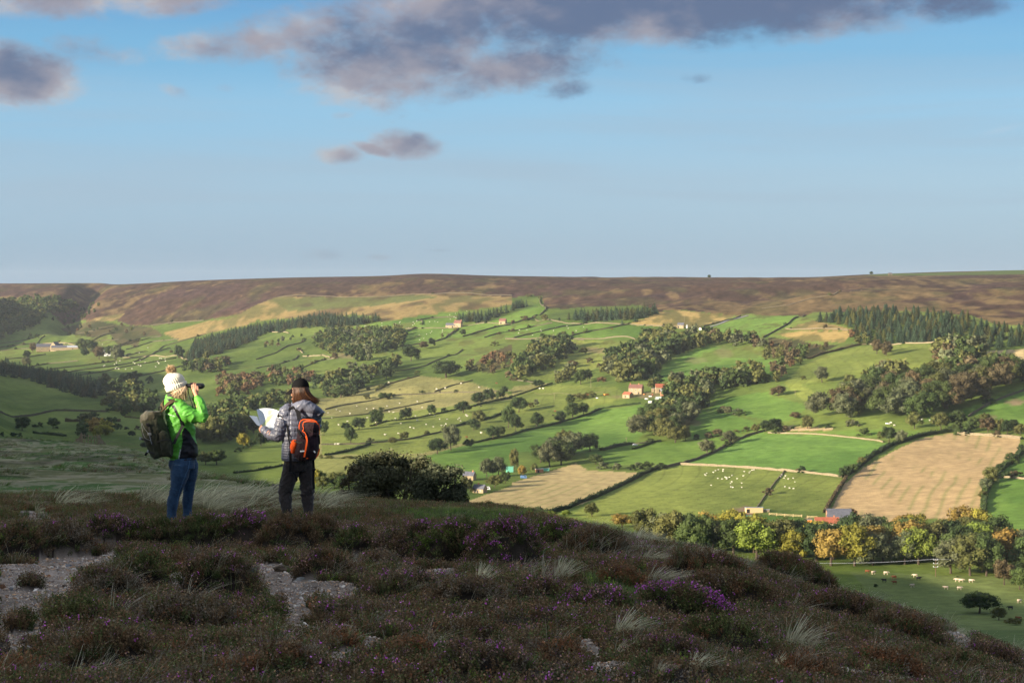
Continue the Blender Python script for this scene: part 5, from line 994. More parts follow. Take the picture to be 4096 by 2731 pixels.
# mounds of heather: (tile, centre x, base y, width, visible height, kind, how it looks and where)
MOUNDS = [
 ('I',120,420,560,330,'dk','dark heather bank at the left frame edge behind the gravel'),('I',520,395,620,300,'gyd','grey-purple heather bank behind the gravel path'),
 ('I',980,350,460,290,'pk','heather bank with purple flowers left of the jeans'),('I',1380,345,560,280,'gr','green heather bank just in front of the jeans'),('I',1800,345,560,290,'gr','dark heather bank between the two hikers'),
 ('I',2200,340,520,290,'pk','purple-flowered heather bank between the hikers'),('J',260,370,560,300,'br','brown heather bank in front of the dark trousers'),('J',560,330,380,250,'br','brown heather mound right of the dark trousers'),
 ('J',900,395,420,320,'gr','dark green mound right of the little gravel gully'),('J',1230,480,360,330,'pkg','grey-pink mound right of the dark green one'),
 ('J',1480,400,520,320,'pk','large purple-flowered heather bank left part'),('J',1800,470,700,400,'bi','purple and bright green heather bank in the middle'),('J',2250,510,700,440,'pk','purple heather bank near the picture centre'),
 ('K',420,330,700,270,'bi','green bilberry and heather bank right of centre'),('K',760,420,600,260,'br','brown heather shoulder below the crest grass'),
 ('I',1290,700,520,370,'ol','olive domed heather mound between two gravel patches'),('I',2000,780,680,480,'brp','big brown-pink heather mound in the left half'),('I',1640,560,360,200,'br','low brown mound behind the big brown-pink one'),
 ('I',950,800,560,290,'gyd','grey-brown heather mound right of the gravel'),('I',1720,1090,900,380,'gyd','broad grey-brown heather spread left of centre'),('I',620,1050,470,240,'ol','olive heather mound at lower left'),
 ('I',950,1440,820,500,'dk2','large dark brown heather mound at lower left'),('I',110,1568,420,330,'ru','rusty heather mound in the lower left corner'),('I',110,1060,260,190,'dk','small dark mound on the gravel at the left edge'),('I',2150,1600,520,240,'ru','rusty mound at the bottom left of centre'),
 ('I',430,960,160,80,'dk','flat dark cushion beside the lower gravel'),('I',240,780,170,90,'gyd','grey dead-looking cushion on the gravel'),
 ('J',600,650,560,320,'brp','dark mound with pale pink flowers beside the path'),('J',160,480,220,110,'dk','small dark cushion behind the grey rock'),('J',1110,530,330,150,'gyd','grey cushion at the end of the gully'),
 ('J',1300,790,640,290,'pkg','pink-flowered mound above the rocky ledge'),('J',740,1010,450,240,'pkg','purple-tinged mound below the path'),('J',100,970,280,220,'gr','green-brown mound left of the lower path'),
 ('J',1260,1190,290,190,'pkg','small pink-tipped clump at lower centre'),('J',780,1310,290,210,'ru','rusty grass-like tuft at lower centre'),('J',950,1160,190,110,'br','small brown clump beside the rusty tuft'),
 ('J',1370,1440,290,210,'ru','bright rusty heather ball at lower centre'),('J',260,1600,640,430,'br','wide brown mound at the bottom'),('J',1060,990,360,170,'br','brown mound under the ledge'),
 ('J',1980,920,700,300,'gyd','grey-brown mound left of the pale tussock'),('J',1880,1120,620,240,'br','brown spread under the pale tussocks'),('J',2100,1568,760,330,'pkg','purple-flecked mound at the bottom right of centre'),
 ('K',230,900,640,300,'pkg','purple-flecked mound left of the mossy patch'),('K',800,960,620,230,'pk','purple mound below the mossy patch'),('K',1030,740,360,210,'ru','rust-brown mound beside the dark burrow'),
 ('K',1620,1050,820,430,'pk2','vividly flowering purple heather mound right of the moss'),('K',1340,900,260,200,'ru','rusty cushion left of the vivid purple mound'),('K',1450,1440,680,400,'pkg','pink-purple heather mound at lower right of centre'),('K',1330,1070,300,150,'br','brown mound above the pink-purple one'),
 ('K',440,1350,420,330,'ru','rust-red mound beside the overhanging bank'),('K',150,1300,420,260,'gyd','grey dead heather mound'),('K',1990,1300,700,340,'ol','olive-brown heather mound on the right slope'),
 ('K',2100,900,760,330,'br','brown heather mound on the right slope'),('K',1850,680,700,300,'br','brown heather shoulder below the crest'),('L',300,700,760,340,'brp','brown-purple heather shoulder on the right crest'),('L',420,1568,440,320,'ru','deep rust-red mound at bottom right'),
 ('L',800,1050,760,340,'brp','purple-brown mound on the right slope'),('L',1300,1250,700,300,'br','brown mound left of the right-hand scree'),('L',1400,1000,560,220,'ru','red-brown shoulder below the right crest'),('L',1850,1100,320,200,'dk','dark mound above the right-hand scree'),
 ('L',2130,1450,480,260,'brp','brown mound right of the scree'),('L',1150,1500,620,260,'ru','rusty mound at the bottom right'),('L',1800,1500,500,200,'dk','dark mound below the scree'),
 ('F',1100,1090,0,0,'x','')]
MW = []      # world mounds
for i, (tl, x, yb, wz, hz, kd, lab) in enumerate(MOUNDS):
    if not wz: continue
    u = TILE[tl][0]+x*KT; v = TILE[tl][1]+yb*KT; q = hit(u, min(v, 700), 3.2, 45)[0]; k = KT*q[1]/F
    rx = wz*k*.52; ry = max(.18, min(rx*.75, .62)); h = min(.50, max(.06, hz*k*(1.25 if i < 15 else 1.0)-.05))
    MW.append((q[0], q[1]+ry*.8, rx, ry, h, kd, lab))
def gravel_w(u, v):
    w = np.zeros(np.shape(u))
    for s in GRAVEL: w = np.maximum(w, inpoly(u, v, TP(s)).astype(float))
    return w
def moss_w(u, v):
    w = np.zeros(np.shape(u))
    for s in MOSS: w = np.maximum(w, inpoly(u, v, TP(s)).astype(float))
    return w
def mound_h(x, y, raw=False):
    best = np.zeros(np.shape(x)); idx = np.full(np.shape(x), -1)
    n = fbm(x/.45, y/.45, 91, 3)*.7
    for i, (cx, cy, rx, ry, h, kd, lab) in enumerate(MW):
        e = ((x-cx)/rx)**2+((y-cy)/ry)**2 + n; m = h*np.sqrt(np.clip(1-e, 0, 1)); 
        w = m > best; best = np.where(w, m, best); idx = np.where(w, i, idx)
    return best, idx
BURROW = nh('K 600 600')[0]
def hgt_near(x, y, core=.62):
    x = np.asarray(x, float); y = np.asarray(y, float); z = height(x, y); m, _ = mound_h(x, y)
    z = z + m*core + fbm(x/1.1, y/1.1, 93, 3)*.16*sstep(y, 4, 9)*(1-sstep(y, 30, 50)) + fbm(x/.28, y/.28, 95, 3)*.05
    b = np.exp(-((x-BURROW[0])/.16)**2-((y-BURROW[1]+.05)/.22)**2); return z - .34*b
def build_near_ground():
    a = np.linspace(-.33, .33, 620); r = np.exp(np.arange(math.log(3.0), math.log(52.001), .0072)); r = np.append(r[:-1], 52.0)
    A, R = np.meshgrid(a, r, indexing='ij'); X = A*R; Y = R; Z = hgt_near(X, Y); Zb = height(X, Y); U = CX+F*A; V = H0-Zb/Y*F
    fx = fbm(X/.3, Y/.3, 97, 4)*26; g = gravel_w(U+fx, V+fx*.5); ms = moss_w(U+fx, V+fx*.4); mm_, _ = mound_h(X, Y); g = g*(mm_ < .02)
    n = fbm(X/.5, Y/.5, 99, 4); n2 = fbm(X/.07, Y/.07, 101, 3); gr = sstep(n+n2*.5, -.05, .15)[..., None]
    c = np.array([.045,.036,.028])*(1+n2[..., None]*1.2)+0*A[..., None]
    cg = (np.array([.38,.32,.265])*(1-gr)+np.array([.25,.21,.17])*gr)*(1+n2[..., None]*1.5)
    c = c*(1-g[..., None])+cg*g[..., None]; c = c*(1-ms[..., None])+np.array([.08,.12,.035])*(1+n[..., None])*ms[..., None]
    back = sstep(Y, 21.5, 24)[..., None]*(1-g[..., None]); c = c*(1-back)+np.array([.11,.10,.05])*(1+n[..., None]*1.4)*back
    na, nr = A.shape; idx = np.arange(na*nr).reshape(na, nr); q = np.stack([idx[:-1,:-1], idx[1:,:-1], idx[1:,1:], idx[:-1,1:]], -1).reshape(-1, 4)
    me = mesh_np('hilltop_ground', np.stack([X, Y, Z], -1).reshape(-1, 3), q, True); vcol(me, np.clip(c, .004, .9).reshape(-1, 3)); link('hilltop_ground', me, soil_mat('peat_and_grit', coarse=6.0, fine=55.0), kind='structure')
build_near_ground()
# small plants to scatter
def two_mats(name, cols, rough=.85, tl=.15):
    """colour per vertex in the mesh, slightly different for every plant"""
    def fn(g, bs):
        a = g.node('ShaderNodeVertexColor', layer_name='col'); oi = g.node('ShaderNodeObjectInfo'); r = g.mr(oi.outputs['Random'], 0, 1, .65, 1.35, False)
        c = g.mix(1.0, a.outputs[0], g.xyz(r, r, r), 'MULTIPLY'); g.l.new(c, bs.inputs['Base Color'])
        if tl:
            tr = g.node('ShaderNodeBsdfTranslucent'); g.l.new(c, tr.inputs[0]); mx = g.node('ShaderNodeMixShader'); mx.inputs[0].default_value = tl
            out = g.n.get('Material Output'); g.l.new(bs.outputs[0], mx.inputs[1]); g.l.new(tr.outputs[0], mx.inputs[2]); g.l.new(mx.outputs[0], out.inputs[0])
    return mat(name, rough=rough, spec=.12, fn=fn)
M_SPRIG = two_mats('heather_sprig', None); M_BLADE = two_mats('grass_blade', None, .7, .3); M_STONE = two_mats('loose_stone', None, .9, 0)
def sprig_mesh(seed, stem, tip, flower=None, nf=0, nst=11, H=.10, leafs=6, dead=None):
    rng = np.random.default_rng(seed); V = []; Fc = []; C = []; o = 0
    for s in range(nst):
        t = rng.uniform(0, 6.28); r = rng.uniform(0, .032); bx, by = math.cos(t)*r, math.sin(t)*r; h = H*rng.uniform(.65, 1.15); lx, ly = bx*rng.uniform(.4, 1.5)+rng.normal(0, .008), by*rng.uniform(.4, 1.5)+rng.normal(0, .008)
        zs = np.linspace(.25, 1.0, leafs)*h; c = np.column_stack([bx+lx*zs/H, by+ly*zs/H, zs]); c += rng.normal(0, .0035, c.shape)
        d = rng.normal(0, 1, (leafs, 3)); d[:, 2] = np.abs(d[:, 2])*.6; v, f = leaf_quads(c, d, .0065, rng, .3)
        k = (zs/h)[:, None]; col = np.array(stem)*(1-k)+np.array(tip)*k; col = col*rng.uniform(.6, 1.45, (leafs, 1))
        V.append(v); Fc.append(f+o); o += len(v); C.append(np.repeat(col, 4, 0))
    if nf:
        t = rng.uniform(0, 6.28, nf); r = rng.uniform(0, .05, nf); c = np.column_stack([np.cos(t)*r, np.sin(t)*r, H*rng.uniform(.75, 1.12, nf)]); v, f = leaf_quads(c, rng.normal(0, 1, (nf, 3))+np.array([0, -.6, .6]), .0058, rng, .3)
        fl = np.array(flower)[rng.integers(0, len(flower), nf)]*rng.uniform(.7, 1.3, (nf, 1)); V.append(v); Fc.append(f+o); C.append(np.repeat(fl, 4, 0))
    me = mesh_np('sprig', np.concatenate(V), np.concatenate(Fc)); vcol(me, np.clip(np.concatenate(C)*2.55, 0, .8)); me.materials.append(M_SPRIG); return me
def blades_mesh(seed, n, H, spread, lean, base, tip, wd=.0028, seg=5, name='grass_tuft', curl=1.0, jit=.35):
    rng = np.random.default_rng(seed); t = rng.uniform(0, 6.28, n); r = spread*np.sqrt(rng.random(n)); bx = np.cos(t)*r; by = np.sin(t)*r; L = H*rng.uniform(.5, 1.1, n)
    dx = lean*rng.uniform(.4, 1.5, n)+np.cos(t)*jit+rng.normal(0, jit*.4, n); dy = np.sin(t)*jit+rng.normal(0, jit*.5, n)
    V = np.zeros((n, seg+1, 2, 3)); C = np.zeros((n, seg+1, 2, 3)); tw = rng.uniform(0, 3.14, n)
    for i in range(seg+1):
        s = i/seg; hz = L*(s-.28*curl*np.minimum(1.5, np.hypot(dx, dy))*s*s); px = bx+dx*L*(s**1.6)*.8; py = by+dy*L*(s**1.6)*.8; w = wd*(1-.75*s)
        V[:, i, 0] = np.column_stack([px-np.cos(tw)*w, py-np.sin(tw)*w, hz]); V[:, i, 1] = np.column_stack([px+np.cos(tw)*w, py+np.sin(tw)*w, hz])
        C[:, i] = (np.array(base)*(1-s)+np.array(tip)*s)[None, None, :]
    C *= rng.uniform(.65, 1.3, (n, 1, 1, 1)); b = (np.arange(n)*(seg+1)*2)[:, None]; i = np.arange(seg)[None, :]*2
    f = np.stack([b+i, b+i+1, b+i+3, b+i+2], -1).reshape(-1, 4)
    me = mesh_np(name, V.reshape(-1, 3), f); vcol(me, np.clip(C.reshape(-1, 3), 0, 1)); me.materials.append(M_BLADE); return me
def stone_geo(seed, flat=.55, n=7):
    rng = np.random.default_rng(seed); V = [(0, 0, -.5*flat)]; 
    for i, z in enumerate((-.35, .05, .38)):
        for k in range(n): t = 2*math.pi*(k+.5*i)/n; r = (.42, .5, .34)[i]*rng.uniform(.75, 1.15); V.append((math.cos(t)*r, math.sin(t)*r*.8, z*flat+rng.uniform(-.05, .05)))
    V.append((0, 0, .5*flat)); F3 = [(0, 1+(k+1) % n, 1+k) for k in range(n)]+[(1+2*n+k, 1+2*n+(k+1) % n, 1+3*n) for k in range(n)]
    for i in range(2):
        for k in range(n): a = 1+i*n+k; b = 1+i*n+(k+1) % n; F3 += [(a, b, b+n), (a, b+n, a+n)]
    return np.array(V, float), np.array(F3)
def stone_mesh(seed, c, flat=.55, name='stone'):
    v, f = stone_geo(seed, flat); me = mesh_np(name, v, f); rng = np.random.default_rng(seed); vcol(me, np.array(c)*rng.uniform(.8, 1.2, (len(v), 1))); me.materials.append(M_STONE); return me
PUR = [(.29,.055,.27),(.25,.045,.24),(.30,.09,.25),(.24,.13,.11)]; PNK = [(.19,.11,.07),(.19,.12,.06),(.15,.07,.10)]
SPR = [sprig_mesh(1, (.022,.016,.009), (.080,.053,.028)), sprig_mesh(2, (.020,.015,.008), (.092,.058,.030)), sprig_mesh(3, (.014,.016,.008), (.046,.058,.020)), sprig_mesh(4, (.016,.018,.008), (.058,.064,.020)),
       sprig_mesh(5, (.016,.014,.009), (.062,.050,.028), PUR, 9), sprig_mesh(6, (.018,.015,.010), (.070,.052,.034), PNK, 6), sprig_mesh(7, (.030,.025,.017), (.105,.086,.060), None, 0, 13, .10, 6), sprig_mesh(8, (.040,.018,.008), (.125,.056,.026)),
       sprig_mesh(9, (.020,.032,.008), (.085,.130,.020), None, 0, 9, .085, 6), sprig_mesh(10, (.014,.014,.008), (.055,.050,.024), PUR[:2], 22)]
GRS = [blades_mesh(11, 26, .13, .05, .35, (.08,.10,.035), (.26,.26,.12), .0022, 4), blades_mesh(12, 30, .10, .05, .2, (.07,.13,.032), (.16,.25,.07), .0022, 4), blades_mesh(13, 22, .22, .05, .9, (.15,.15,.075), (.62,.57,.42), .0018, 5)]
STN = [stone_mesh(i, c, fl) for i, (c, fl) in enumerate([((.50,.41,.32), .5), ((.38,.34,.30), .6), ((.52,.34,.20), .35), ((.66,.61,.54), .6), ((.26,.21,.18), .4), ((.48,.28,.15), .3)])]
def coll(name, meshes):
    c = bpy.data.collections.new(name)
    for i, me in enumerate(meshes): o = bpy.data.objects.new('%s_%02d' % (name, i), me); c.objects.link(o)
    return c
def gn_tree(c):
    t = bpy.data.node_groups.new('scatter_'+c.name, 'GeometryNodeTree'); t.interface.new_socket('Geometry', in_out='INPUT', socket_type='NodeSocketGeometry'); t.interface.new_socket('Geometry', in_out='OUTPUT', socket_type='NodeSocketGeometry')
    n = t.nodes; gi = n.new('NodeGroupInput'); go = n.new('NodeGroupOutput'); ip = n.new('GeometryNodeInstanceOnPoints'); ci = n.new('GeometryNodeCollectionInfo'); ci.inputs[0].default_value = c; ci.inputs['Separate Children'].default_value = True; ci.inputs['Reset Children'].default_value = True
    def at(nm, ty): a = n.new('GeometryNodeInputNamedAttribute'); a.data_type = ty; a.inputs[0].default_value = nm; return a.outputs[0]
    ip.inputs['Pick Instance'].default_value = True; L = t.links
    L.new(gi.outputs[0], ip.inputs['Points']); L.new(ci.outputs[0], ip.inputs['Instance']); L.new(at('idx', 'INT'), ip.inputs['Instance Index']); L.new(at('rot', 'FLOAT_VECTOR'), ip.inputs['Rotation']); L.new(at('scl', 'FLOAT_VECTOR'), ip.inputs['Scale']); L.new(ip.outputs[0], go.inputs[0]); return t
C_SPR = gn_tree(coll('sprig', SPR+GRS)); C_STN = gn_tree(coll('pebble', STN))
def instancer(name, P, rot, scl, idx, tree_, m, **props):
    me = bpy.data.meshes.new(name); me.vertices.add(len(P)); me.vertices.foreach_set('co', np.asarray(P, np.float32).ravel())
    a = me.attributes.new('rot', 'FLOAT_VECTOR', 'POINT'); a.data.foreach_set('vector', np.asarray(rot, np.float32).ravel())
    a = me.attributes.new('scl', 'FLOAT_VECTOR', 'POINT'); a.data.foreach_set('vector', np.asarray(scl, np.float32).ravel())
    a = me.attributes.new('idx', 'INT', 'POINT'); a.data.foreach_set('value', np.asarray(idx, np.int32))
    o = link(name, me, m, **props); md = o.modifiers.new('scatter', 'NODES'); md.node_group = tree_; return o
KMIX = dict(dk=[.45,.15,.2,.05,.03,.05,.04,.02,.01,0], dk2=[.45,.3,.08,.02,.02,.03,.03,.07,0,0], gyd=[.18,.2,.05,.03,.01,.08,.42,.03,0,0], pk=[.12,.08,.14,.08,.30,.14,.03,0,.03,.08], pk2=[.06,.05,.08,.04,.22,.12,0,.02,0,.41], gr=[.15,.08,.40,.24,.05,.05,0,0,.02,.01],
            br=[.30,.38,.06,.02,.02,.08,.08,.06,0,0], brp=[.22,.28,.06,.03,.04,.26,.05,.06,0,0], pkg=[.2,.15,.12,.06,.10,.28,.08,0,.01,0], bi=[.12,.06,.16,.12,.16,.08,0,0,.28,.02], ol=[.14,.10,.22,.42,.02,.05,.02,.03,0,0], ru=[.10,.30,.02,.01,0,.02,.04,.51,0,0], base=[.22,.22,.16,.10,.04,.10,.08,.06,.02,0])
def build_heath():
    rng = np.random.default_rng(5); N = 400000
    # even density on the ground, thinner in the distance where plants hide one another
    y = np.sqrt(rng.random(N)*(31.0**2-6.5**2)+6.5**2); a = rng.uniform(-.285, .285, N); x = a*y
    zb = height(x, y); u = CX+F*a; v = H0-zb/y*F; fx = fbm(x/.3, y/.3, 97, 4)*26
    g = gravel_w(u+fx, v+fx*.5) > .5; ms = moss_w(u+fx, v+fx*.4) > .5; mh, mi = mound_h(x, y)
    yc = np.interp(u, [-100, 500, 700, 900, 1100], [29, 29, 25, 22, 21])+1.2
    keep = (y < yc) & ~((g | ms) & (mh < .02))
    open_ = (mi < 0) & (fbm(x/.7, y/.7, 111, 3) > .07) & (y < 21); keep &= ~(open_ & (rng.random(N) < .75))
    back = (y > 22.0) & (mh < .02)                      # the grassy crest behind the hikers
    keep &= ~(back & (rng.random(N) < .35))
    e_ = .05; m2_, _ = mound_h(x+e_, y); m3_, _ = mound_h(x, y-e_); sl_ = np.hypot(m2_-mh, m3_-mh)/e_; keep &= rng.random(N) < np.clip(.60+.5*sl_, 0, 1)
    x, y, mh, mi, back, u = x[keep], y[keep], mh[keep], mi[keep], back[keep], u[keep]; n = len(x); e = .03
    z = hgt_near(x, y, .62); zx = (hgt_near(x+e, y)-z)/e; zy = (hgt_near(x, y+e)-z)/e; z = z + mh*.22 - .015
    rot = np.column_stack([np.arctan(zy)*.7+rng.normal(0, .22, n), -np.arctan(zx)*.7*-1*-1+rng.normal(0, .22, n), rng.uniform(0, 6.28, n)])
    pr = fbm(x/.9, y/.9, 113, 3); idx = np.zeros(n, int); r = rng.random(n)
    kinds = np.array([MW[i][5] if i >= 0 else 'base' for i in range(-1, len(MW))], dtype=object)
    for kd, w in KMIX.items():
        m = np.array([k == kd for k in kinds])[mi+1]; cw = np.cumsum(w)/np.sum(w); idx[m] = np.searchsorted(cw, r[m])
    # flowers gather in drifts
    dr = fbm(x/.35, y/.35, 115, 3); nofl = np.isin(idx, [4, 9]) & (dr < -.13); idx[nofl] = rng.integers(0, 4, nofl.sum()); 
    rel = (x/y*F+CX); top = back; idx[top] = rng.choice([0, 1, 1, 5, 7, 3, 2, 10, 11], top.sum()); fr_ = (mi >= 0) & (np.array([0]+[w_[1] for w_ in MW])[mi+1]-.15 > y) & (rng.random(n) < .55) & ~np.isin(idx, [7]); idx[fr_] = rng.choice([2, 2, 3, 0], fr_.sum())  # mound fronts get darker green sprigs, also standing in for their shade
    grass = (~top) & (rng.random(n) < .012+.06*(pr > .14)); idx[grass] = rng.choice([10, 10, 11, 12], grass.sum())
    s = rng.uniform(.6, 1.0, n)*np.where(idx >= 10, 1.1, 1.0); s = s*np.where(y < 11, .85, 1.0); scl = np.column_stack([s, s, s*rng.uniform(.8, 1.15, n)])
    rot[idx >= 10, :2] *= .4; rot[idx >= 10, 2] = rng.normal(0, .7, (idx >= 10).sum())
    P = np.column_stack([x, y, z]); print('heath plants', n)
    used = np.zeros(n, bool)
    for i, (cx, cy, rx, ry, h, kd, lab) in enumerate(MW):
        m = (mi == i) & (mh > .03) & ~used
        if m.sum() < 60: continue
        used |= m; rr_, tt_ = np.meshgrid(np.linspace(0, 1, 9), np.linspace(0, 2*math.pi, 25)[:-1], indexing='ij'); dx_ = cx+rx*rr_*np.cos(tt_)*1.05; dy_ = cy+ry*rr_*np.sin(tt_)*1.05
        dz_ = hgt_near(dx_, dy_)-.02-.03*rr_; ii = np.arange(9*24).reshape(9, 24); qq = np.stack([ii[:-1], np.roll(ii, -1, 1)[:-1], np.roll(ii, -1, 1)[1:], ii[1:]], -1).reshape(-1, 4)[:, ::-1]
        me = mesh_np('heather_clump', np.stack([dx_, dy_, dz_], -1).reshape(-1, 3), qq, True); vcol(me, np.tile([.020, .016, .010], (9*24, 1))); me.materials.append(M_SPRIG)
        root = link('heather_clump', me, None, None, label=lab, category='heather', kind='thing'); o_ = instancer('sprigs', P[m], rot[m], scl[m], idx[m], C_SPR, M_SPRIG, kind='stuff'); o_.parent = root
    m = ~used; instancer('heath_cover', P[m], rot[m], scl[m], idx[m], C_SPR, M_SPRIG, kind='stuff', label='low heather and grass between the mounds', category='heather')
    # mossy turf
    N = 60000; y = np.sqrt(rng.random(N)*(29.0**2-9**2)+9**2); a = rng.uniform(-.28, .28, N); x = a*y; zb = height(x, y); u = CX+F*a; v = H0-zb/y*F; ms = (moss_w(u, v) > .5)
    x, y = x[ms], y[ms]; n = len(x); z = hgt_near(x, y); s = rng.uniform(.5, .9, n); print('turf', n)
    instancer('short_turf', np.column_stack([x, y, z]), np.column_stack([rng.normal(0, .1, n), rng.normal(0, .1, n), rng.normal(0, 1.0, n)]), np.column_stack([s, s, s]), rng.choice([10, 11, 11, 11, 10, 8], n), C_SPR, M_BLADE, kind='stuff', label='short green turf', category='grass')
    # grit and small stones on the worn paths
    N = 330000; y = np.sqrt(rng.random(N)*(23.0**2-6.5**2)+6.5**2); a = rng.uniform(-.28, .28, N); x = a*y; zb = height(x, y); u = CX+F*a; v = H0-zb/y*F; fx = fbm(x/.3, y/.3, 97, 4)*26
    g = (gravel_w(u+fx, v+fx*.5) > .5); mh, _ = mound_h(x, y); g &= (mh < .03); g |= (rng.random(N) < .04) & (mh < .02) & (y < 18)
    x, y = x[g], y[g]; n = len(x); z = hgt_near(x, y); s = .006+.012*rng.random(n)**2.2+.028*(rng.random(n) < .05)*rng.random(n); rot = np.column_stack([rng.normal(0, .3, n), rng.normal(0, .3, n), rng.uniform(0, 6.28, n)]); print('grit', n)
    instancer('gravel', np.column_stack([x, y, z+s*.15]), rot, np.column_stack([s*1.3, s, s*.8]), rng.choice([0, 0, 1, 1, 2, 3, 4, 5], n), C_STN, M_STONE, kind='stuff', label='loose grit and stone chips on the worn path', category='gravel')
def spur_tussocks():
    rng = np.random.default_rng(8); N = 9000; y = np.exp(rng.uniform(math.log(55), math.log(430), N)); a = rng.uniform(-.33, -.02, N); x = a*y
    k = (fbm(x/9, y/30, 201, 3) > -.04); x, y = x[k], y[k]; n = len(x); s = rng.uniform(2.2, 5.5, n)*np.where(y < 120, .6, 1); idx = rng.choice([12, 11, 10, 11, 0, 10], n)
    instancer('rough_tussocks', np.column_stack([x, y, height(x, y)]), np.column_stack([np.zeros(n), np.zeros(n), rng.normal(0, .5, n)]), np.column_stack([s*1.3, s*1.3, s*.7]), idx, C_SPR, M_BLADE, kind='stuff', label='rough tussocky grass on the near hillside', category='grass')
spur_tussocks()
build_heath()
# rocks one can pick out
ROCKS = [('J',245,570,190,90,(.13,.10,.07),.35,'brown slab leaning out of the heather beside the path'),('J',425,650,170,95,(.27,.28,.27),.7,'pale grey angular boulder on the path'),('J',270,735,110,60,(.33,.27,.22),.45,'flat pale stone in front of the grey boulder'),('J',500,655,70,40,(.30,.29,.27),.5,'small grey stone beside the boulder'),
 ('J',460,1165,150,60,(.24,.14,.09),.3,'reddish flat stone at lower centre'),('J',605,1220,85,55,(.26,.18,.14),.5,'pinkish stone right of the reddish slab'),('J',10,680,90,90,(.10,.105,.12),.8,'dark upright stone left of the pale stones'),('J',565,740,60,26,(.28,.18,.10),.35,'small orange stone on the path'),
 ('J',1350,1470,90,80,(.30,.31,.31),.6,'pale stone at the foot of the rusty ball'),('I',440,445,110,18,(.22,.19,.14),.25,'long thin slab at the foot of the grey bank'),('I',625,455,90,50,(.22,.23,.24),.6,'blue-grey stone on the gravel path'),('I',725,480,80,50,(.22,.19,.15),.5,'brown stone right of the blue-grey one'),
 ('I',440,570,70,45,(.34,.17,.08),.5,'orange stone in the middle of the gravel'),('I',485,572,60,26,(.11,.12,.14),.4,'dark slate beside the orange stone'),('I',500,690,80,24,(.36,.30,.20),.3,'pale yellow slab on the gravel'),('I',20,770,80,60,(.22,.12,.07),.5,'red-brown stone at the left edge'),('I',105,785,45,40,(.34,.35,.36),.7,'small white stone at the left edge'),
 ('I',310,1110,60,40,(.20,.23,.27),.6,'blue-grey stone on the lower gravel'),('I',370,1220,40,34,(.32,.28,.26),.6,'pale stone on the lower gravel'),('I',655,685,36,30,(.32,.22,.15),.6,'small tan stone below the mound'),('I',2340,590,90,90,(.14,.14,.15),.7,'grey stone between the brown-pink mound and the path'),('K',20,1510,110,80,(.26,.25,.23),.7,'grey rounded rock at the bottom of the centre'),
 ('K',500,1440,160,60,(.17,.14,.12),.5,'long brown rock edge under the rust-red mound'),('L',1770,1375,60,34,(.26,.22,.21),.5,'stone at the lower end of the scree'),('L',1920,1225,60,24,(.24,.20,.20),.4,'flat stone near the top of the scree'),('L',1290,1565,50,30,(.36,.33,.31),.5,'pale stone at the bottom right'),('K',840,1290,60,60,(.15,.13,.11),.8,'stone in the eroded bank'),('E',0,0,0,0,0,0,'')]
def build_rocks():
    for i, (tl, x, yb, wz, hz, c, fl, lab) in enumerate(ROCKS):
        if not wz: continue
        u = TILE[tl][0]+x*KT; v = TILE[tl][1]+yb*KT; q = hit(u, v, 3.2, 45)[0]; k = KT*q[1]/F; w = wz*k; h = hz*k
        rng = np.random.default_rng(400+i); sd, f = stone_geo(400+i, 1.0, 9); sd = sd*np.array([1, .8, 1]); sd += rng.normal(0, .03, sd.shape)
        def fn(g, bs, c=c):
            p = geo_pos(g); n = g.noise(p, 14, 6, .7); n2 = g.noise(p, 60, 4, .6); g.l.new(g.mix(g.mr(n, .35, .65), (*[t*.6 for t in c], 1), (*[min(1, t*1.3) for t in c], 1)), bs.inputs['Base Color']); bump(g, bs, g.m('ADD', n, n2), .8, .02)
        o = link('rock', mesh_np('rock', sd, f), mat('rock_face', rough=.9, spec=.15, fn=fn), label=lab, category='rock', kind='thing')
        zz = float(hgt_near(q[0], q[1])); o.location = (q[0], q[1], zz+h*.22); o.scale = (w, w*.8, h*.95); o.rotation_euler = (random.uniform(-.2, .2), random.uniform(-.35, .1), random.uniform(-.4, .4))
build_rocks()
TUS = [blades_mesh(31+i, n, 1.0, .17, ln, (.24,.24,.11), (.92,.84,.58), .019, 6, 'tussock_blades', 1.0, .26) for i, (n, ln) in enumerate([(120, .85), (150, 1.15), (100, .65), (180, 1.3)])]
FER = None
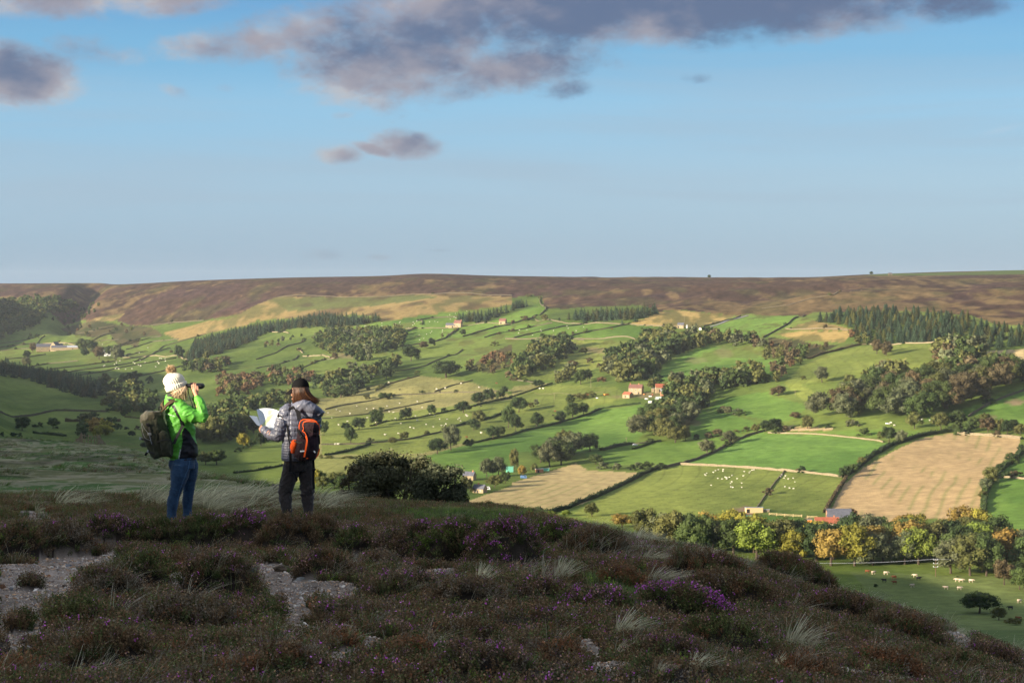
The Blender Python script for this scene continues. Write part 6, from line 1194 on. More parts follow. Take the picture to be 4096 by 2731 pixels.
TUSS = [('L',270,1300,430,370,'big pale windblown tussock on the right slope'),('L',1050,1400,150,170,'narrow pale tussock at lower right'),('K',470,695,300,240,'pale tussock left of the dark burrow'),('K',1330,740,330,200,'pale windblown tussock above the vivid purple mound'),('K',1050,1180,400,270,'broad pale tussock in the middle of the slope'),('K',1000,1310,220,180,'pale grass hanging over the eroded bank'),
 ('J',2080,725,230,230,'upright pale tussock right of centre'),('J',2100,870,180,110,'low pale tussock below the upright one'),('J',2250,900,120,110,'sparse pale tussock beside the low one'),('J',1060,830,160,80,'little tussock above the rocky ledge'),('L',1450,1180,110,130,'thin tussock in the red-brown heather'),('K',1740,420,170,150,'pale tussock standing on the crest'),('L',120,1440,240,160,'ragged tussock below the big windblown one'),('L',1020,1568,230,120,'pale tussock on the bottom edge'),
 ('J',1450,960,240,110,'bent pale grasses below the pink-flowered mound'),('J',1580,1140,170,100,'small green-gold tussock at lower centre'),('J',1270,900,180,110,'thin pale stems left of the bent grasses'),('K',1350,1600,160,180,'tall pale tussock on the bottom edge'),('K',1720,1600,330,190,'dense tussock at the bottom right of centre'),('K',40,400,150,170,'dry grass at the edge of the purple bank'),
 ('K',1180,330,260,170,'windblown grass on the crest shoulder'),('K',1240,500,260,170,'bent grass on the brown heather shoulder'),('L',2000,1180,260,110,'pale tussock above the right-hand scree'),('L',1640,960,140,90,'silver tussock at the right crest'),('L',1240,960,110,120,'thin tussock below the right crest'),('J',460,640,40,50,'')]
def tuss(u, v, wpx, hpx, lab=None, i=0, ymin=3.2, ymax=45, sink=0):
    q = hit(u, v, ymin, ymax)[0]; k = q[1]/F; o = link('grass_tussock', TUS[i % 4], label=lab or 'tussock', category='grass tussock', kind='thing')
    z = float(hgt_near(q[0], q[1], .85)); h = hpx*k*1.35; w = wpx*k; o.location = (q[0]-w*.15, q[1], z-.02-sink); o.scale = (w*.95, w*.8, h); o.rotation_euler.z = random.uniform(-.25, .25); return o
def build_tussocks():
    for i, (tl, x, yb, wz, hz, lab) in enumerate(TUSS):
        if lab: tuss(TILE[tl][0]+x*KT, TILE[tl][1]+yb*KT, wz*KT, hz*KT, lab, i)
    # windblown bents along the crest: nobody could count them
    rng = np.random.default_rng(77); parts = []; V = []; Fc = []; C = []; o = 0
    def strip(s, n, hp, y0, y1, wsc=1.0):
        nonlocal o
        P = TP(s); xs = np.array([p[0] for p in P]); ys = np.array([p[1] for p in P]); us = rng.uniform(xs.min(), xs.max(), n); vs = np.interp(us, xs, ys); rgb_seed = 0
        for u, v in zip(us, vs):
            if fbm(np.array([u/22.]), np.array([hp*.1]), 55, 2)[0] < -.06 and rng.random() < .8: continue
            y = rng.uniform(y0, y1); x = (u-CX)/F*y; z = float(hgt_near(x, y)); i = rng.integers(0, 4); me = TUS[i]
            if i not in cache: 
                co = np.empty(len(me.vertices)*3, np.float32); me.vertices.foreach_get('co', co); cc = np.empty(len(me.vertices)*4, np.float32); me.color_attributes['col'].data.foreach_get('color', cc); ff = np.empty(len(me.loops), np.int32); me.loops.foreach_get('vertex_index', ff); cache[i] = (co.reshape(-1, 3), ff.reshape(-1, 4), cc.reshape(-1, 4)[:, :3])
            co, ff, cc = cache[i]; m = 24*14*2 if False else None
            k = y/F; h = hp*k*rng.uniform(.35, 1.15)*1.0; w = hp*k*rng.uniform(.7, 1.3)*wsc; nb = len(co)//14; pick = rng.random(nb) < rng.choice([.10, .18, .32]); vm = np.repeat(pick, 14)
            remap = np.cumsum(vm)-1; fsel = ff[vm[ff[:, 0]]]; V.append(co[vm]*np.array([w*1.25, w*.8, h])+np.array([x, y, z-.02])); Fc.append(remap[fsel]+o); C.append(cc[vm]*rng.uniform(.7, 1.15)*tint); o += int(vm.sum())
    cache = {}; tint = np.array([1.0, 1.02, .98])
    strip('E 150 860 400 850 700 850 1000 850 1300 830 1560 840', 80, 14, 24, 28.5)
    strip('E 500 860 900 850', 30, 21, 25, 28, 1.3); strip('E 1250 850 1600 850', 40, 24, 24.5, 28, 1.3)
    strip('E 1760 850 2351 900;F 0 900 240 920', 90, 27, 24, 28.5, 1.4); strip('F 310 950 420 950', 10, 14, 24, 27); strip('F 540 960 700 980', 26, 22, 24, 28, 1.3); strip('F 760 1010 1230 1010', 44, 12, 24, 28, 1.4)
    strip('F 1230 1010 2351 1070', 50, 6, 25, 28); strip('G 0 1050 600 1080 1000 1130 1300 1200', 55, 9, 20, 25, 1.3); strip('G 700 1080 1300 1150', 40, 16, 21.5, 25, 1.3); strip('K 1450 130 1650 200', 16, 14, 21, 23, 1.3)
    strip('K 1700 250 1850 290', 10, 14, 20, 22); strip('L 650 560 800 600', 6, 12, 19, 21); strip('L 880 680 1260 820', 26, 9, 19, 21); strip('L 1380 830 1580 880', 14, 10, 18.5, 20.5); strip('L 1590 900 1750 960', 16, 11, 18, 20); strip('L 1900 1100 2170 1160', 20, 9, 17.5, 19.5); strip('L 100 380 500 530', 30, 8, 20, 22)
    strip('E 0 960 1500 940', 40, 8, 22.5, 24); strip('F 700 1000 2351 1060', 60, 5, 22.8, 26)
    me = mesh_np('windblown_grass', np.concatenate(V), np.concatenate(Fc)); vcol(me, np.clip(np.concatenate(C), 0, 1)); link('windblown_grass', me, M_BLADE, kind='stuff', label='pale windblown bents along the crest', category='grass'); print('bents', len(me.polygons))
build_tussocks()
def fern(tl, x, yb, hz, lab):
    q = hit(TILE[tl][0]+x*KT, TILE[tl][1]+yb*KT, 3.2, 45)[0]; k = KT*q[1]/F; h = hz*k; z = float(hgt_near(q[0], q[1], .9)); parts = []; rng = np.random.default_rng(int(x))
    r = bpy.data.objects.new('fern', None); COL.objects.link(r); r.location = (q[0], q[1], z); r['label'] = lab; r['category'] = 'fern'
    for fr in range(3):
        a = rng.uniform(-1, 1)*1.2; V = []; Fc = []; n = 11
        for i in range(n):
            s = i/(n-1); c = np.array([math.sin(a)*h*.5*s, -.1*h*s, h*s*(1-.15*s)]); L = h*.36*(1-s*.85)
            for sd in (-1, 1): b = len(V); d = np.array([sd*L, -.2*L, .25*L]); V += [c, c+d*.6+[0, 0, h*.05], c+d, c+d*.55-[0, 0, h*.03]]; Fc.append([b, b+1, b+2, b+3])
        me = mesh_np('frond', V, Fc); vcol(me, np.tile([.09, .20, .03], (len(V), 1))); link('frond', me, M_BLADE, r)
fern('K', 1800, 520, 110, 'small bright green fern below the crest'); fern('K', 2310, 660, 110, 'bright fern sprig at the right of the slope')
# the dark bushy trees just beyond the crest
def near_bushes():
    def geo(seed, w, h, nq):
        rng = np.random.default_rng(seed); parts = []
        for i in range(46):
            t = rng.uniform(0, 6.28); ph = rng.uniform(0, 1)**.8; r = math.sqrt(max(0, 1-(ph*.92)**2.4)); cx = math.cos(t)*r*w*.42*rng.uniform(.55, 1); cy = math.sin(t)*r*w*.42*rng.uniform(.55, 1); cz = h*(.10+.78*ph); R = w*rng.uniform(.08, .13)
            m = nq//46; d = rng.normal(0, 1, (m, 3)); d /= np.linalg.norm(d, axis=1)[:, None]; rad = rng.uniform(.35, 1.35, (m, 1)); c = np.array([cx, cy, cz])+d*R*rad*np.array([1.15, 1, .8]); sh = rng.uniform(.7, 1.25)
            v, f = leaf_quads(c, d+np.array([0, 0, .2]), .075, rng, .8); tp = np.clip(((c[:, 2]/h)-.62)/.3, 0, 1); parts.append((v, f, np.repeat(sh*rng.uniform(.7, 1.3, m)*(1+tp*1.0), 4)))  # crown top painted brighter, as if the sun caught it
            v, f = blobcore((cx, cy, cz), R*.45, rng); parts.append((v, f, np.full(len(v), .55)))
        return merge(parts)
    for (u, vb, y, wpx, hpx, col, lab, sd) in [(400, 514, 118, 104, 70, (.058,.060,.032), 'large dark bushy tree with sunlit top just beyond the crest', 1), (440, 514, 114, 66, 56, (.046,.052,.030), 'darker bushy tree overlapping the right of the large one', 2), (356, 508, 128, 44, 48, (.065,.056,.032), 'brownish bush at the left of the dark trees', 3), (376,510,132,70,62,(.058,.058,.030),'leafy tree behind the left of the dark trees',4)]:
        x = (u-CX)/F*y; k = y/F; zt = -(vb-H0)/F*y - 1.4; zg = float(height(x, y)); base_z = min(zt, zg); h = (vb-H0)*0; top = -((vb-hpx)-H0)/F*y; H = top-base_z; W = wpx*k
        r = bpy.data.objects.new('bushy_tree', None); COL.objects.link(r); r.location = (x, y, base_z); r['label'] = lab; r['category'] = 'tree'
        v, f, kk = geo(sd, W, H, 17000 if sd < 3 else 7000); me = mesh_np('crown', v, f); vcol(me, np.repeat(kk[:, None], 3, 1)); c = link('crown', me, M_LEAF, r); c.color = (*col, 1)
        tv = []; 
        for a in range(5): t = a*1.3; tv.append(tube([(math.cos(t)*W*.03, math.sin(t)*W*.03, -1), (math.cos(t)*W*.1, math.sin(t)*W*.1, H*.35), (math.cos(t)*W*.25, math.sin(t)*W*.2, H*.75)], [.16, .11, .03], 6))
        joined('trunk', tv, M_BARK, r)
near_bushes()
# a mossy grey crag at the foot of the near slope
def crag():
    u, v, y = 274, 492, 60; x = (u-CX)/F*y; k = y/F; sd, f = stone_geo(901, 1.0, 9); o = link('crag', mesh_np('crag', sd, f), M_STN2, label='dark leaning rock poking up behind the grass between the hikers', category='rock', kind='thing')
    o.location = (x, y, -(v-H0)/F*y-.25); o.scale = (26*k, 20*k, 34*k); o.rotation_euler = (0, .5, .2)
M_STN2 = stone_mat('mossy_rock', (.06,.06,.05), (.15,.14,.12), 3.0)
crag()
# ------------------------------------------------------------------ the two hikers
def ringloft(rings, n=20):
    """closed loft; rings: (centre, rx, ry, yaw[, tilt axis vector])"""
    V = []; Fc = []
    for (c, rx, ry, yaw) in rings:
        for k in range(n):
            t = 2*math.pi*k/n; x, y = rx*math.cos(t), ry*math.sin(t); V.append((c[0]+x*math.cos(yaw)-y*math.sin(yaw), c[1]+x*math.sin(yaw)+y*math.cos(yaw), c[2]))
    m = len(rings)
    for i in range(m-1):
        for k in range(n): Fc.append((i*n+k, i*n+(k+1) % n, (i+1)*n+(k+1) % n, (i+1)*n+k))
    a = len(V); V.append(rings[0][0]); V.append(rings[-1][0]); 
    tri = [(a, (k+1) % n, k) for k in range(n)]+[(a+1, (m-1)*n+k, (m-1)*n+(k+1) % n) for k in range(n)]
    return [tuple(v) for v in V], Fc+tri
def limb(pts, rad, n=14, ends=True):
    pts = [np.array(p, float) for p in pts]; rad = list(rad)
    if ends:
        d0 = pts[0]-pts[1]; d0 /= np.linalg.norm(d0); d1 = pts[-1]-pts[-2]; d1 /= np.linalg.norm(d1)
        pts = [pts[0]+d0*rad[0]*.85, pts[0]+d0*rad[0]*.5]+pts+[pts[-1]+d1*rad[-1]*.5, pts[-1]+d1*rad[-1]*.85]; rad = [rad[0]*.35, rad[0]*.8]+rad+[rad[-1]*.8, rad[-1]*.35]
    V, Fc = tube(pts, rad, n); m = len(pts); a = len(V); V = list(map(tuple, V))+[tuple(pts[0]), tuple(pts[-1])]
    return V, [tuple(f) for f in Fc]+[(a, (k+1) % n, k) for k in range(n)]+[(a+1, (m-1)*n+k, (m-1)*n+(k+1) % n) for k in range(n)]
def ball(c, r, n=14, yaw=0):
    r = (r, r, r) if np.isscalar(r) else r; R = []
    for i in range(1, n): ph = math.pi*i/n; R.append(((c[0], c[1], c[2]-r[2]*math.cos(ph)), r[0]*math.sin(ph), r[1]*math.sin(ph), yaw))
    return ringloft(R, 18)
def smooth_pts(pts, rad, k=4):
    """ease a chain of joints into a curve"""
    P = np.array(pts, float); t = np.arange(len(P)); q = np.linspace(0, len(P)-1, (len(P)-1)*k+1); out = np.stack([pchip(t, P[:, i], q) for i in range(3)], 1); return [tuple(o) for o in out], list(pchip(t, rad, q))
def fuse(name, pieces, voxel=.007, sm=6, disp=None, colour=None, m=None, parent=None, smf=.6, **kw):
    V = []; Fc = []; o = 0
    for v, f in pieces: V += list(v); Fc += [tuple(i+o for i in q) for q in f]; o += len(v)
    me = bpy.data.meshes.new(name); me.from_pydata([tuple(map(float, v)) for v in V], [], Fc); ob = bpy.data.objects.new(name, me); COL.objects.link(ob)
    bm = bmesh.new(); bm.from_mesh(me); bmesh.ops.recalc_face_normals(bm, faces=bm.faces); bm.to_mesh(me); bm.free()
    r = ob.modifiers.new('r', 'REMESH'); r.mode = 'VOXEL'; r.voxel_size = voxel; r.use_smooth_shade = True
    if sm: s = ob.modifiers.new('s', 'SMOOTH'); s.factor = smf; s.iterations = sm
    dg = bpy.context.evaluated_depsgraph_get(); new = bpy.data.meshes.new_from_object(ob.evaluated_get(dg)); bpy.data.objects.remove(ob); bpy.data.meshes.remove(me); new.name = name
    n = len(new.vertices); co = np.empty(n*3, np.float32); new.vertices.foreach_get('co', co); co = co.reshape(-1, 3).astype(float); no = np.empty(n*3, np.float32); new.vertices.foreach_get('normal', no); no = no.reshape(-1, 3).astype(float)
    if disp is not None: co2 = co+no*disp(co)[:, None]; new.vertices.foreach_set('co', co2.astype(np.float32).ravel()); new.update()
    vcol(new, colour(co) if colour is not None else np.ones((n, 3)))
    new.polygons.foreach_set('use_smooth', np.ones(len(new.polygons), bool)); new.materials.clear()
    o2 = link(name, new, m, parent, **kw); return o2
def cloth(name, rough=.7, weave=900, spec=.2, sheen=.1, bstr=.25, coat=0):
    def fn(g, bs):
        a = g.node('ShaderNodeVertexColor', layer_name='col'); p = g.node('ShaderNodeTexCoord').outputs['Object']; n = g.noise(p, 40, 4, .6); n2 = g.noise(p, weave, 2, .5)
        k = g.m('ADD', g.mr(n, .3, .7, .82, 1.16, False), g.m('MULTIPLY', g.m('SUBTRACT', n2, .5), .5)); g.l.new(g.mix(1.0, a.outputs[0], g.xyz(k, k, k), 'MULTIPLY'), bs.inputs['Base Color']); bump(g, bs, n, bstr, .006)
    return mat(name, rough=rough, spec=spec, fn=fn, sheen=sheen)
M_SHELL = cloth('jacket_shell', .5, 300, .3, 0, .2); M_DENIM = cloth('denim', .9, 700, .1, .2, .3); M_DOWN = cloth('down_nylon', .38, 200, .55, 0, .35); M_WOOL = cloth('dark_wool', .95, 500, .1, .3, .3); M_PACK = cloth('pack_canvas', .85, 500, .15, .1, .35)
M_SKIN = mat('skin', (.52,.27,.18), .55, .3); M_SKIN.node_tree.nodes['Principled BSDF'].inputs['Subsurface Weight'].default_value = .08; M_SKIN.node_tree.nodes['Principled BSDF'].inputs['Subsurface Radius'].default_value = (.02,.008,.004)
M_BLK = mat('black_plastic', (.012,.012,.014), .4, .4); M_WEB = mat('black_webbing', (.014,.014,.016), .85, .15); M_OLV = mat('olive_webbing', (.085,.062,.036), .9, .1); M_GRYW = mat('grey_webbing', (.055,.055,.05), .9, .1); M_ORNG = mat('orange_trim', (.85,.12,.015), .6, .25); M_STEEL = mat('steel_buckle', (.5,.5,.5), .3, .5, metallic=.7)
M_KNIT = mat('cream_knit', (.78,.72,.58), .95, .1, sheen=.3); M_REFL = mat('reflective_tape', (.75,.78,.8), .3, .5)
def ridged(x, y, s, seed): return 1-np.abs(2*(fbm(x*s, y*s, seed, 2, .35)+.5)-1)
def strap(name, pts, w, th, m, parent, up=(0, 0, 1), k=5):
    P, _ = smooth_pts(pts, [1]*len(pts), k); P = np.array(P); T = np.gradient(P, axis=0); T /= np.linalg.norm(T, axis=1)[:, None]; U = np.array(up, float); U = np.broadcast_to(U, P.shape) if U.ndim == 1 else np.stack([np.interp(np.linspace(0, 1, len(P)), np.linspace(0, 1, len(U)), U[:, i]) for i in range(3)], 1)
    S = np.cross(T, U); S /= np.linalg.norm(S, axis=1)[:, None]; Nn = np.cross(S, T); n = len(P)
    V = np.concatenate([P-S*w/2-Nn*th/2, P+S*w/2-Nn*th/2, P+S*w/2+Nn*th/2, P-S*w/2+Nn*th/2]); Fc = [[k_*n+i, k_*n+i+1, ((k_+1) % 4)*n+i+1, ((k_+1) % 4)*n+i] for k_ in range(4) for i in range(n-1)]+[[0, n, 2*n, 3*n], [n-1, 4*n-1, 3*n-1, 2*n-1]]
    return link(name, mesh_np(name, V, Fc, False), m, parent)
def boxat(name, c, s, rot, m, parent, bev=.0):
    v, f = box(-s[0]/2, s[0]/2, -s[1]/2, s[1]/2, -s[2]/2, s[2]/2); o = link(name, mesh_np(name, v, f), m, parent); o.location = c; o.rotation_euler = rot
    if bev: b = o.modifiers.new('b', 'BEVEL'); b.width = bev; b.segments = 2
    return o
def finger_set(wr, mid, tips, thumb, r=.0085):
    """palm plus five separate fingers; tips: four lists of joints"""
    P = [limb([wr, mid], [.026, .030], 12)]
    for j, t in enumerate(tips): a, b = smooth_pts(t, [r*1.1, r*1.02, r*.92, r*.78][:len(t)], 3); P.append(limb(a, b, 9))
    a, b = smooth_pts(thumb, [r*1.45, r*1.2, r*.95][:len(thumb)], 3); P.append(limb(a, b, 9)); return P
def head_pieces(c, f, r=.092):
    """c: centre of the skull, f: unit facing"""
    c = np.array(c, float); f = np.array(f, float); f /= np.linalg.norm(f); up = np.array([0, 0, 1.]); s = np.cross(f, up); yaw = math.atan2(f[1], f[0])
    P = [ball(c, (r*1.05, r*.86, r*1.12), 14, yaw), ball(c+f*.030-up*.055, (r*.72, r*.62, r*.78), 12, yaw), limb([c+f*r*.92-up*.012, c+f*(r*1.16)-up*.036], [.010, .014], 8), limb([c+f*r*.88+s*.03-up*.085, c+f*r*.95-up*.095, c+f*r*.88-s*.03-up*.085], [.014,.018,.014], 8), limb([c+f*.085-up*.062, c+f*.090-up*.062], [.016,.014], 8)]
    for q in (-1, 1): P.append(ball(c+s*q*r*.84-f*.008-up*.02, (.018, .010, .030), 8, yaw)); P.append(limb([c+f*r*.80+s*q*.05-up*.035, c+f*r*.86+s*q*.028-up*.04], [.020,.016], 8))
    return P
def face_parts(c, f, parent, r=.092):
    c = np.array(c, float); f = np.array(f, float); f /= np.linalg.norm(f); up = np.array([0, 0, 1.]); s = np.cross(f, up)
    for q in (-1, 1): v, fc = ball(c+f*r*.86+s*q*.033-up*.004, .012, 8); link('eye', mesh_np('eye', v, [x for x in fc if len(x) == 4], True), M_BLK, parent)
    v, fc = limb([c+f*r*1.0+s*.022-up*.072, c+f*r*1.04-up*.070, c+f*r*1.0-s*.022-up*.072], [.004,.006,.004], 6); me = bpy.data.meshes.new('mouth'); me.from_pydata([tuple(map(float, q)) for q in v], [], fc); link('mouth', me, mat('lips', (.45,.16,.13), .5), parent)
def hairmesh(name, strands, m, parent, n=4):
    V = []; Fc = []; C = []; o = 0
    for pts, r0, col in strands:
        P, R = smooth_pts(pts, [r0, r0*1.0, r0*.7, r0*.15][:len(pts)] if len(pts) <= 4 else list(np.linspace(r0, r0*.15, len(pts))), 3); v, f = tube(P, R, n); V.append(v); Fc.append(f+o); o += len(v); C.append(np.tile(col, (len(v), 1)))
    me = mesh_np(name, np.concatenate(V), np.concatenate(Fc), True); vcol(me, np.concatenate(C)); return link(name, me, m, parent)
def hair_mat(name):
    def fn(g, bs): g.l.new(g.node('ShaderNodeVertexColor', layer_name='col').outputs[0], bs.inputs['Base Color'])
    return mat(name, rough=.38, spec=.5, fn=fn)
M_HAIR = hair_mat('hair')

def hiker_green():
    Y0 = 22.3; X0 = (178.6-CX)/F*Y0; Z0 = -(522.4-H0)/F*Y0
    f = np.array([.85, .52, 0.]); f /= np.linalg.norm(f); s = np.array([f[1], -f[0], 0])      # s: her right-hand side, towards the camera
    q = lambda zx, zy, y=0.0: ((zx-480)/799., y, (1500-zy)/799.)
    body = []
    hc = np.array(q(478, 262)); body += head_pieces(hc, (f[0], f[1], -.02), .086); body.append(limb([q(440, 400), q(462, 330)], [.055, .050]))
    body.append(ringloft([(q(515, 960), .13, .10, .5), (q(515, 860), .12, .095, .5), (q(500, 640), .13, .095, .5), (q(470, 470), .15, .09, .5), (q(445, 400), .07, .06, .5)], 18))
    RA = [q(500, 455, -.14), q(712, 548, -.20), q(655, 368, -.09)]; LA = [q(440, 450, .15), q(650, 560, .26), q(622, 372, .10)]
    legs = [([q(508, 960, -.07), q(500, 1060, -.08), q(470, 1200, -.085), q(440, 1310, -.08), q(430, 1440, -.08)], [.098, .088, .058, .058, .040]), ([q(560, 960, .07), q(566, 1060, .08), q(560, 1205, .09), q(548, 1310, .09), q(548, 1440, .09)], [.090, .080, .052, .052, .036])]
    for a in (RA, LA): body.append(limb(*smooth_pts(a, [.05, .042, .030], 4)))
    for a, r in legs: body.append(limb(*smooth_pts(a, [t*.85 for t in r], 3)))
    # right hand closed on the binoculars, fingers over the top
    wr = np.array(RA[2]); mid = np.array(q(636, 315, -.075)); tp = []
    for j in range(4):
        bx = 612+j*17; L = (0, 6, 4, -4)[j]; tp.append([q(bx+6, 312, -.082), q(bx-4+j*1.2, 282-L, -.074), q(bx-8+j*1.5, 262-L, -.048), q(bx-8+j*1.5, 252-L, -.012)])
    body += finger_set(wr+np.array([0, 0, .01]), mid, tp, [q(645, 335, -.06), q(615, 318, -.035), q(596, 302, -.02)])
    wl = np.array(LA[2]); midl = np.array(q(612, 318, .085)); tl = []
    for j in range(4): bx = 590+j*15; tl.append([q(bx+4, 312, .09), q(bx-2, 282, .085), q(bx-8, 258, .060), q(bx-10, 246, .02)])
    body += finger_set(wl, midl, tl, [q(622, 335, .06), q(600, 318, .035), q(590, 302, .02)])
    per = fuse('person', body, .0065, 3, None, None, M_SKIN, None, .5); per.location = (X0, Y0, Z0)
    per['label'] = 'woman in lime green jacket and white bobble hat looking through binoculars'; per['category'] = 'person'
    face_parts(hc, f, per)
    # jacket
    up_arm = smooth_pts([q(478, 452, -.11), q(590, 520, -.185), q(715, 545, -.20)], [.092, .086, .066], 4); fore = smooth_pts([q(718, 545, -.20), q(706, 455, -.16), q(660, 378, -.095)], [.066, .058, .042], 4)
    ul = smooth_pts([q(430, 450, .14), q(540, 520, .21), q(650, 560, .26)], [.082, .074, .060], 4); fl = smooth_pts([q(650, 560, .26), q(645, 470, .20), q(622, 380, .11)], [.060, .050, .040], 4)
    yaw = math.atan2(s[1], s[0])
    tor = ringloft([(q(522, 905), .150, .128, yaw+1.57), (q(522, 925), .160, .138, yaw+1.57), (q(522, 880), .163, .14, yaw+1.57), (q(520, 800), .158, .142, yaw+1.57), (q(508, 690), .150, .150, yaw+1.57), (q(490, 580), .145, .165, yaw+1.57), (q(468, 490), .135, .180, yaw+1.57), (q(448, 430), .115, .150, yaw+1.57), (q(432, 385), .085, .085, yaw+1.57)], 24)
    tor = ringloft([(q(520, 938), .158, .140, yaw+1.57), (q(522, 915), .166, .148, yaw+1.57), (q(520, 800), .158, .145, yaw+1.57), (q(508, 690), .150, .152, yaw+1.57), (q(490, 580), .145, .165, yaw+1.57), (q(466, 490), .135, .178, yaw+1.57), (q(446, 430), .112, .150, yaw+1.57), (q(430, 388), .082, .082, yaw+1.57), (q(432, 352), .078, .078, yaw+1.57)], 24)
    def dj(c):
        a = ridged(c[:, 0]*1.0+c[:, 2]*.6, c[:, 2]*1.6-c[:, 0]*.9+c[:, 1], 8, 5)**2*.015; b = ridged(c[:, 0]*.5-c[:, 2]*1.3, c[:, 2]*.5+c[:, 0]*1.2, 12, 9)**3*.007; w = sstep(c[:, 2], .72, .80)
        hem = -.012*np.exp(-((c[:, 2]-.728)/.010)**2)*(c[:, 2] < .76); return (a+b)*(.35+.65*w)-.010+hem
    def cj(c):
        X, Z = c[:, 0], c[:, 2]; zx = X*799+480; zy = 1500-Z*799; col = np.tile([.12, .42, .055], (len(c), 1)); nearside = c[:, 1] < .06
        arm = (zx > 545) & (zy < 612)
        pan = inpoly(zx, zy, [(528, 690), (548, 632), (560, 640), (600, 690), (640, 790), (665, 880), (665, 960), (493, 960), (520, 830), (535, 760)]) & nearside
        strp = inpoly(zx, zy, [(437, 440), (470, 432), (500, 480), (530, 545), (556, 628), (520, 622), (508, 560), (470, 480)]) & nearside & (c[:, 1] < -.02)
        pipe = inpoly(zx, zy, [(486, 960), (513, 830), (521, 832), (494, 960)]) & nearside
        pipe2 = inpoly(zx, zy, [(350, 512), (480, 532), (480, 537), (350, 517)]) & nearside
        neck = inpoly(zx, zy, [(385, 386), (430, 386), (432, 404), (395, 402)])
        col[pan | strp | neck] = [.012, .012, .016]; col[pipe | pipe2] = [.62, .66, .66]; return col
    jk = fuse('jacket', [tor, limb(*up_arm, 18), limb(*fore, 18), limb(*ul, 14), limb(*fl, 14)], .0062, 5, dj, cj, M_SHELL, per)
    # small emblem on the cuff
    e = []
    for k in range(12): t = 2*math.pi*k/12; e.append((math.cos(t), math.sin(t)))
    c0 = np.array(q(667, 383, -.147)); V = [(c0[0]+x*.013, c0[1]+.004*x, c0[2]+y*.013) for x, y in e]+[(c0[0]+x*.0085, c0[1]+.004*x, c0[2]+y*.0085) for x, y in e]; link('emblem', mesh_np('emblem', V, [[k, (k+1) % 12, 12+(k+1) % 12, 12+k] for k in range(12)]), M_REFL, jk)
    v, fc = tube([q(655, 870, -.02), q(668, 838, -.02), q(676, 868, -.02)], [.003, .003, .003], 5); link('hem_cord', mesh_np('hem_cord', v, fc), M_WEB, jk)
    # jeans
    def dd(c):
        Z = c[:, 2]; kn = np.exp(-((Z-.375)/.05)**2); w1 = ridged(c[:, 0]*.6+Z*2.2, Z*2.6+c[:, 0], 22, 15)**3; return w1*(.0045+.009*kn)+ridged(c[:, 0], Z*1.8, 9, 13)**2*.004-.004
    def cd(c):
        n = fbm(c[:, 0]*30, c[:, 2]*12, 17, 3); fade = np.exp(-((c[:, 0]+.0)/.05)**2)*sstep(c[:, 2], .42, .55)*.25; col = np.array([.030, .066, .125])*(1+n[:, None]*.7+fade[:, None])
        zx = c[:, 0]*799+480; zy = 1500-c[:, 2]*799; lx = np.interp(zy, [930, 1000, 1100, 1200, 1300, 1440], [596, 585, 545, 505, 485, 470]); seam = (np.abs(zx-lx) < 2.6) & (c[:, 1] < .02); col[seam] = [.06, .14, .27]
        pk = (np.abs(zy-(972-(zx-450)*.10)) < 2.5) & (zx > 452) & (zx < 525) & (c[:, 1] < 0); col[pk] = [.08, .13, .2]
        cuff = c[:, 2] < .062; col[cuff] = [.10, .24, .36]; return col
    pel = ringloft([(q(535, 1010), .105, .135, yaw+1.57), (q(522, 960), .128, .142, yaw+1.57), (q(518, 900), .122, .135, yaw+1.57), (q(516, 860), .115, .125, yaw+1.57)], 20)
    butt = ball(q(462, 975, -.04), (.085, .09, .085), 12)
    L0 = limb(*smooth_pts([q(508, 975, -.065), q(498, 1070, -.075), q(468, 1200, -.085), q(438, 1310, -.08), q(429, 1400, -.08), q(428, 1450, -.08)], [.112, .102, .066, .066, .052, .056], 4), 18); L1 = limb(*smooth_pts([q(560, 975, .07), q(566, 1070, .08), q(560, 1205, .09), q(548, 1310, .09), q(547, 1400, .09), q(548, 1450, .09)], [.108, .094, .060, .060, .048, .053], 4), 18)
    cf = [limb([q(428, 1437, -.08), q(426, 1462, -.08)], [.060, .061], 16, False), limb([q(548, 1437, .09), q(548, 1462, .09)], [.057, .058], 16, False)]
    fuse('jeans', [pel, butt, L0, L1]+cf, .0062, 4, dd, cd, M_DENIM, per)
    for i, (zx, yy) in enumerate(((430, -.08), (550, .09))):
        a = np.array(q(zx, 1488, yy)); fuse('boot', [limb([a-f*.05, a+f*.02, a+f*.15+np.array([0, 0, -.012])], [.042, .045, .034]), limb([a, a+np.array([0, 0, .07])], [.045, .045])], .008, 3, None, lambda c: np.tile([.05,.035,.025], (len(c), 1)), M_PACK, per)
    # bobble hat
    ax = np.array([-.30, -.05, .95]); ax /= np.linalg.norm(ax); u = np.cross(ax, [0, 1, 0]); u /= np.linalg.norm(u); w = np.cross(ax, u); c0 = np.array(q(466, 302)); n = 150; V = []; prof = [(.0, .108), (.004, .114), (.055, .119), (.060, .112), (.066, .110), (.10, .116), (.13, .110), (.155, .090), (.175, .062), (.190, .030), (.196, .006)]; P2 = []
    for i in range(len(prof)-1):
        for t in (0, .5): P2.append((prof[i][0]*(1-t)+prof[i+1][0]*t, prof[i][1]*(1-t)+prof[i+1][1]*t))
    P2.append(prof[-1])
    for (h, r) in P2:
        lean = -u*0 + np.array([-.16, 0, 0])*max(0, h-.07)
        for k in range(n): t = 2*math.pi*k/n; rr = r*(1+.035*math.cos(t*30))+(.004 if h < .058 else 0); V.append(tuple(c0+ax*h+lean+(u*math.cos(t)*1.0+w*math.sin(t)*.92)*rr))
    m_ = len(P2); hat = link('bobble_hat', mesh_np('bobble_hat', V, [[i*n+k, i*n+(k+1) % n, (i+1)*n+(k+1) % n, (i+1)*n+k] for i in range(m_-1) for k in range(n)], True), M_KNIT, per)
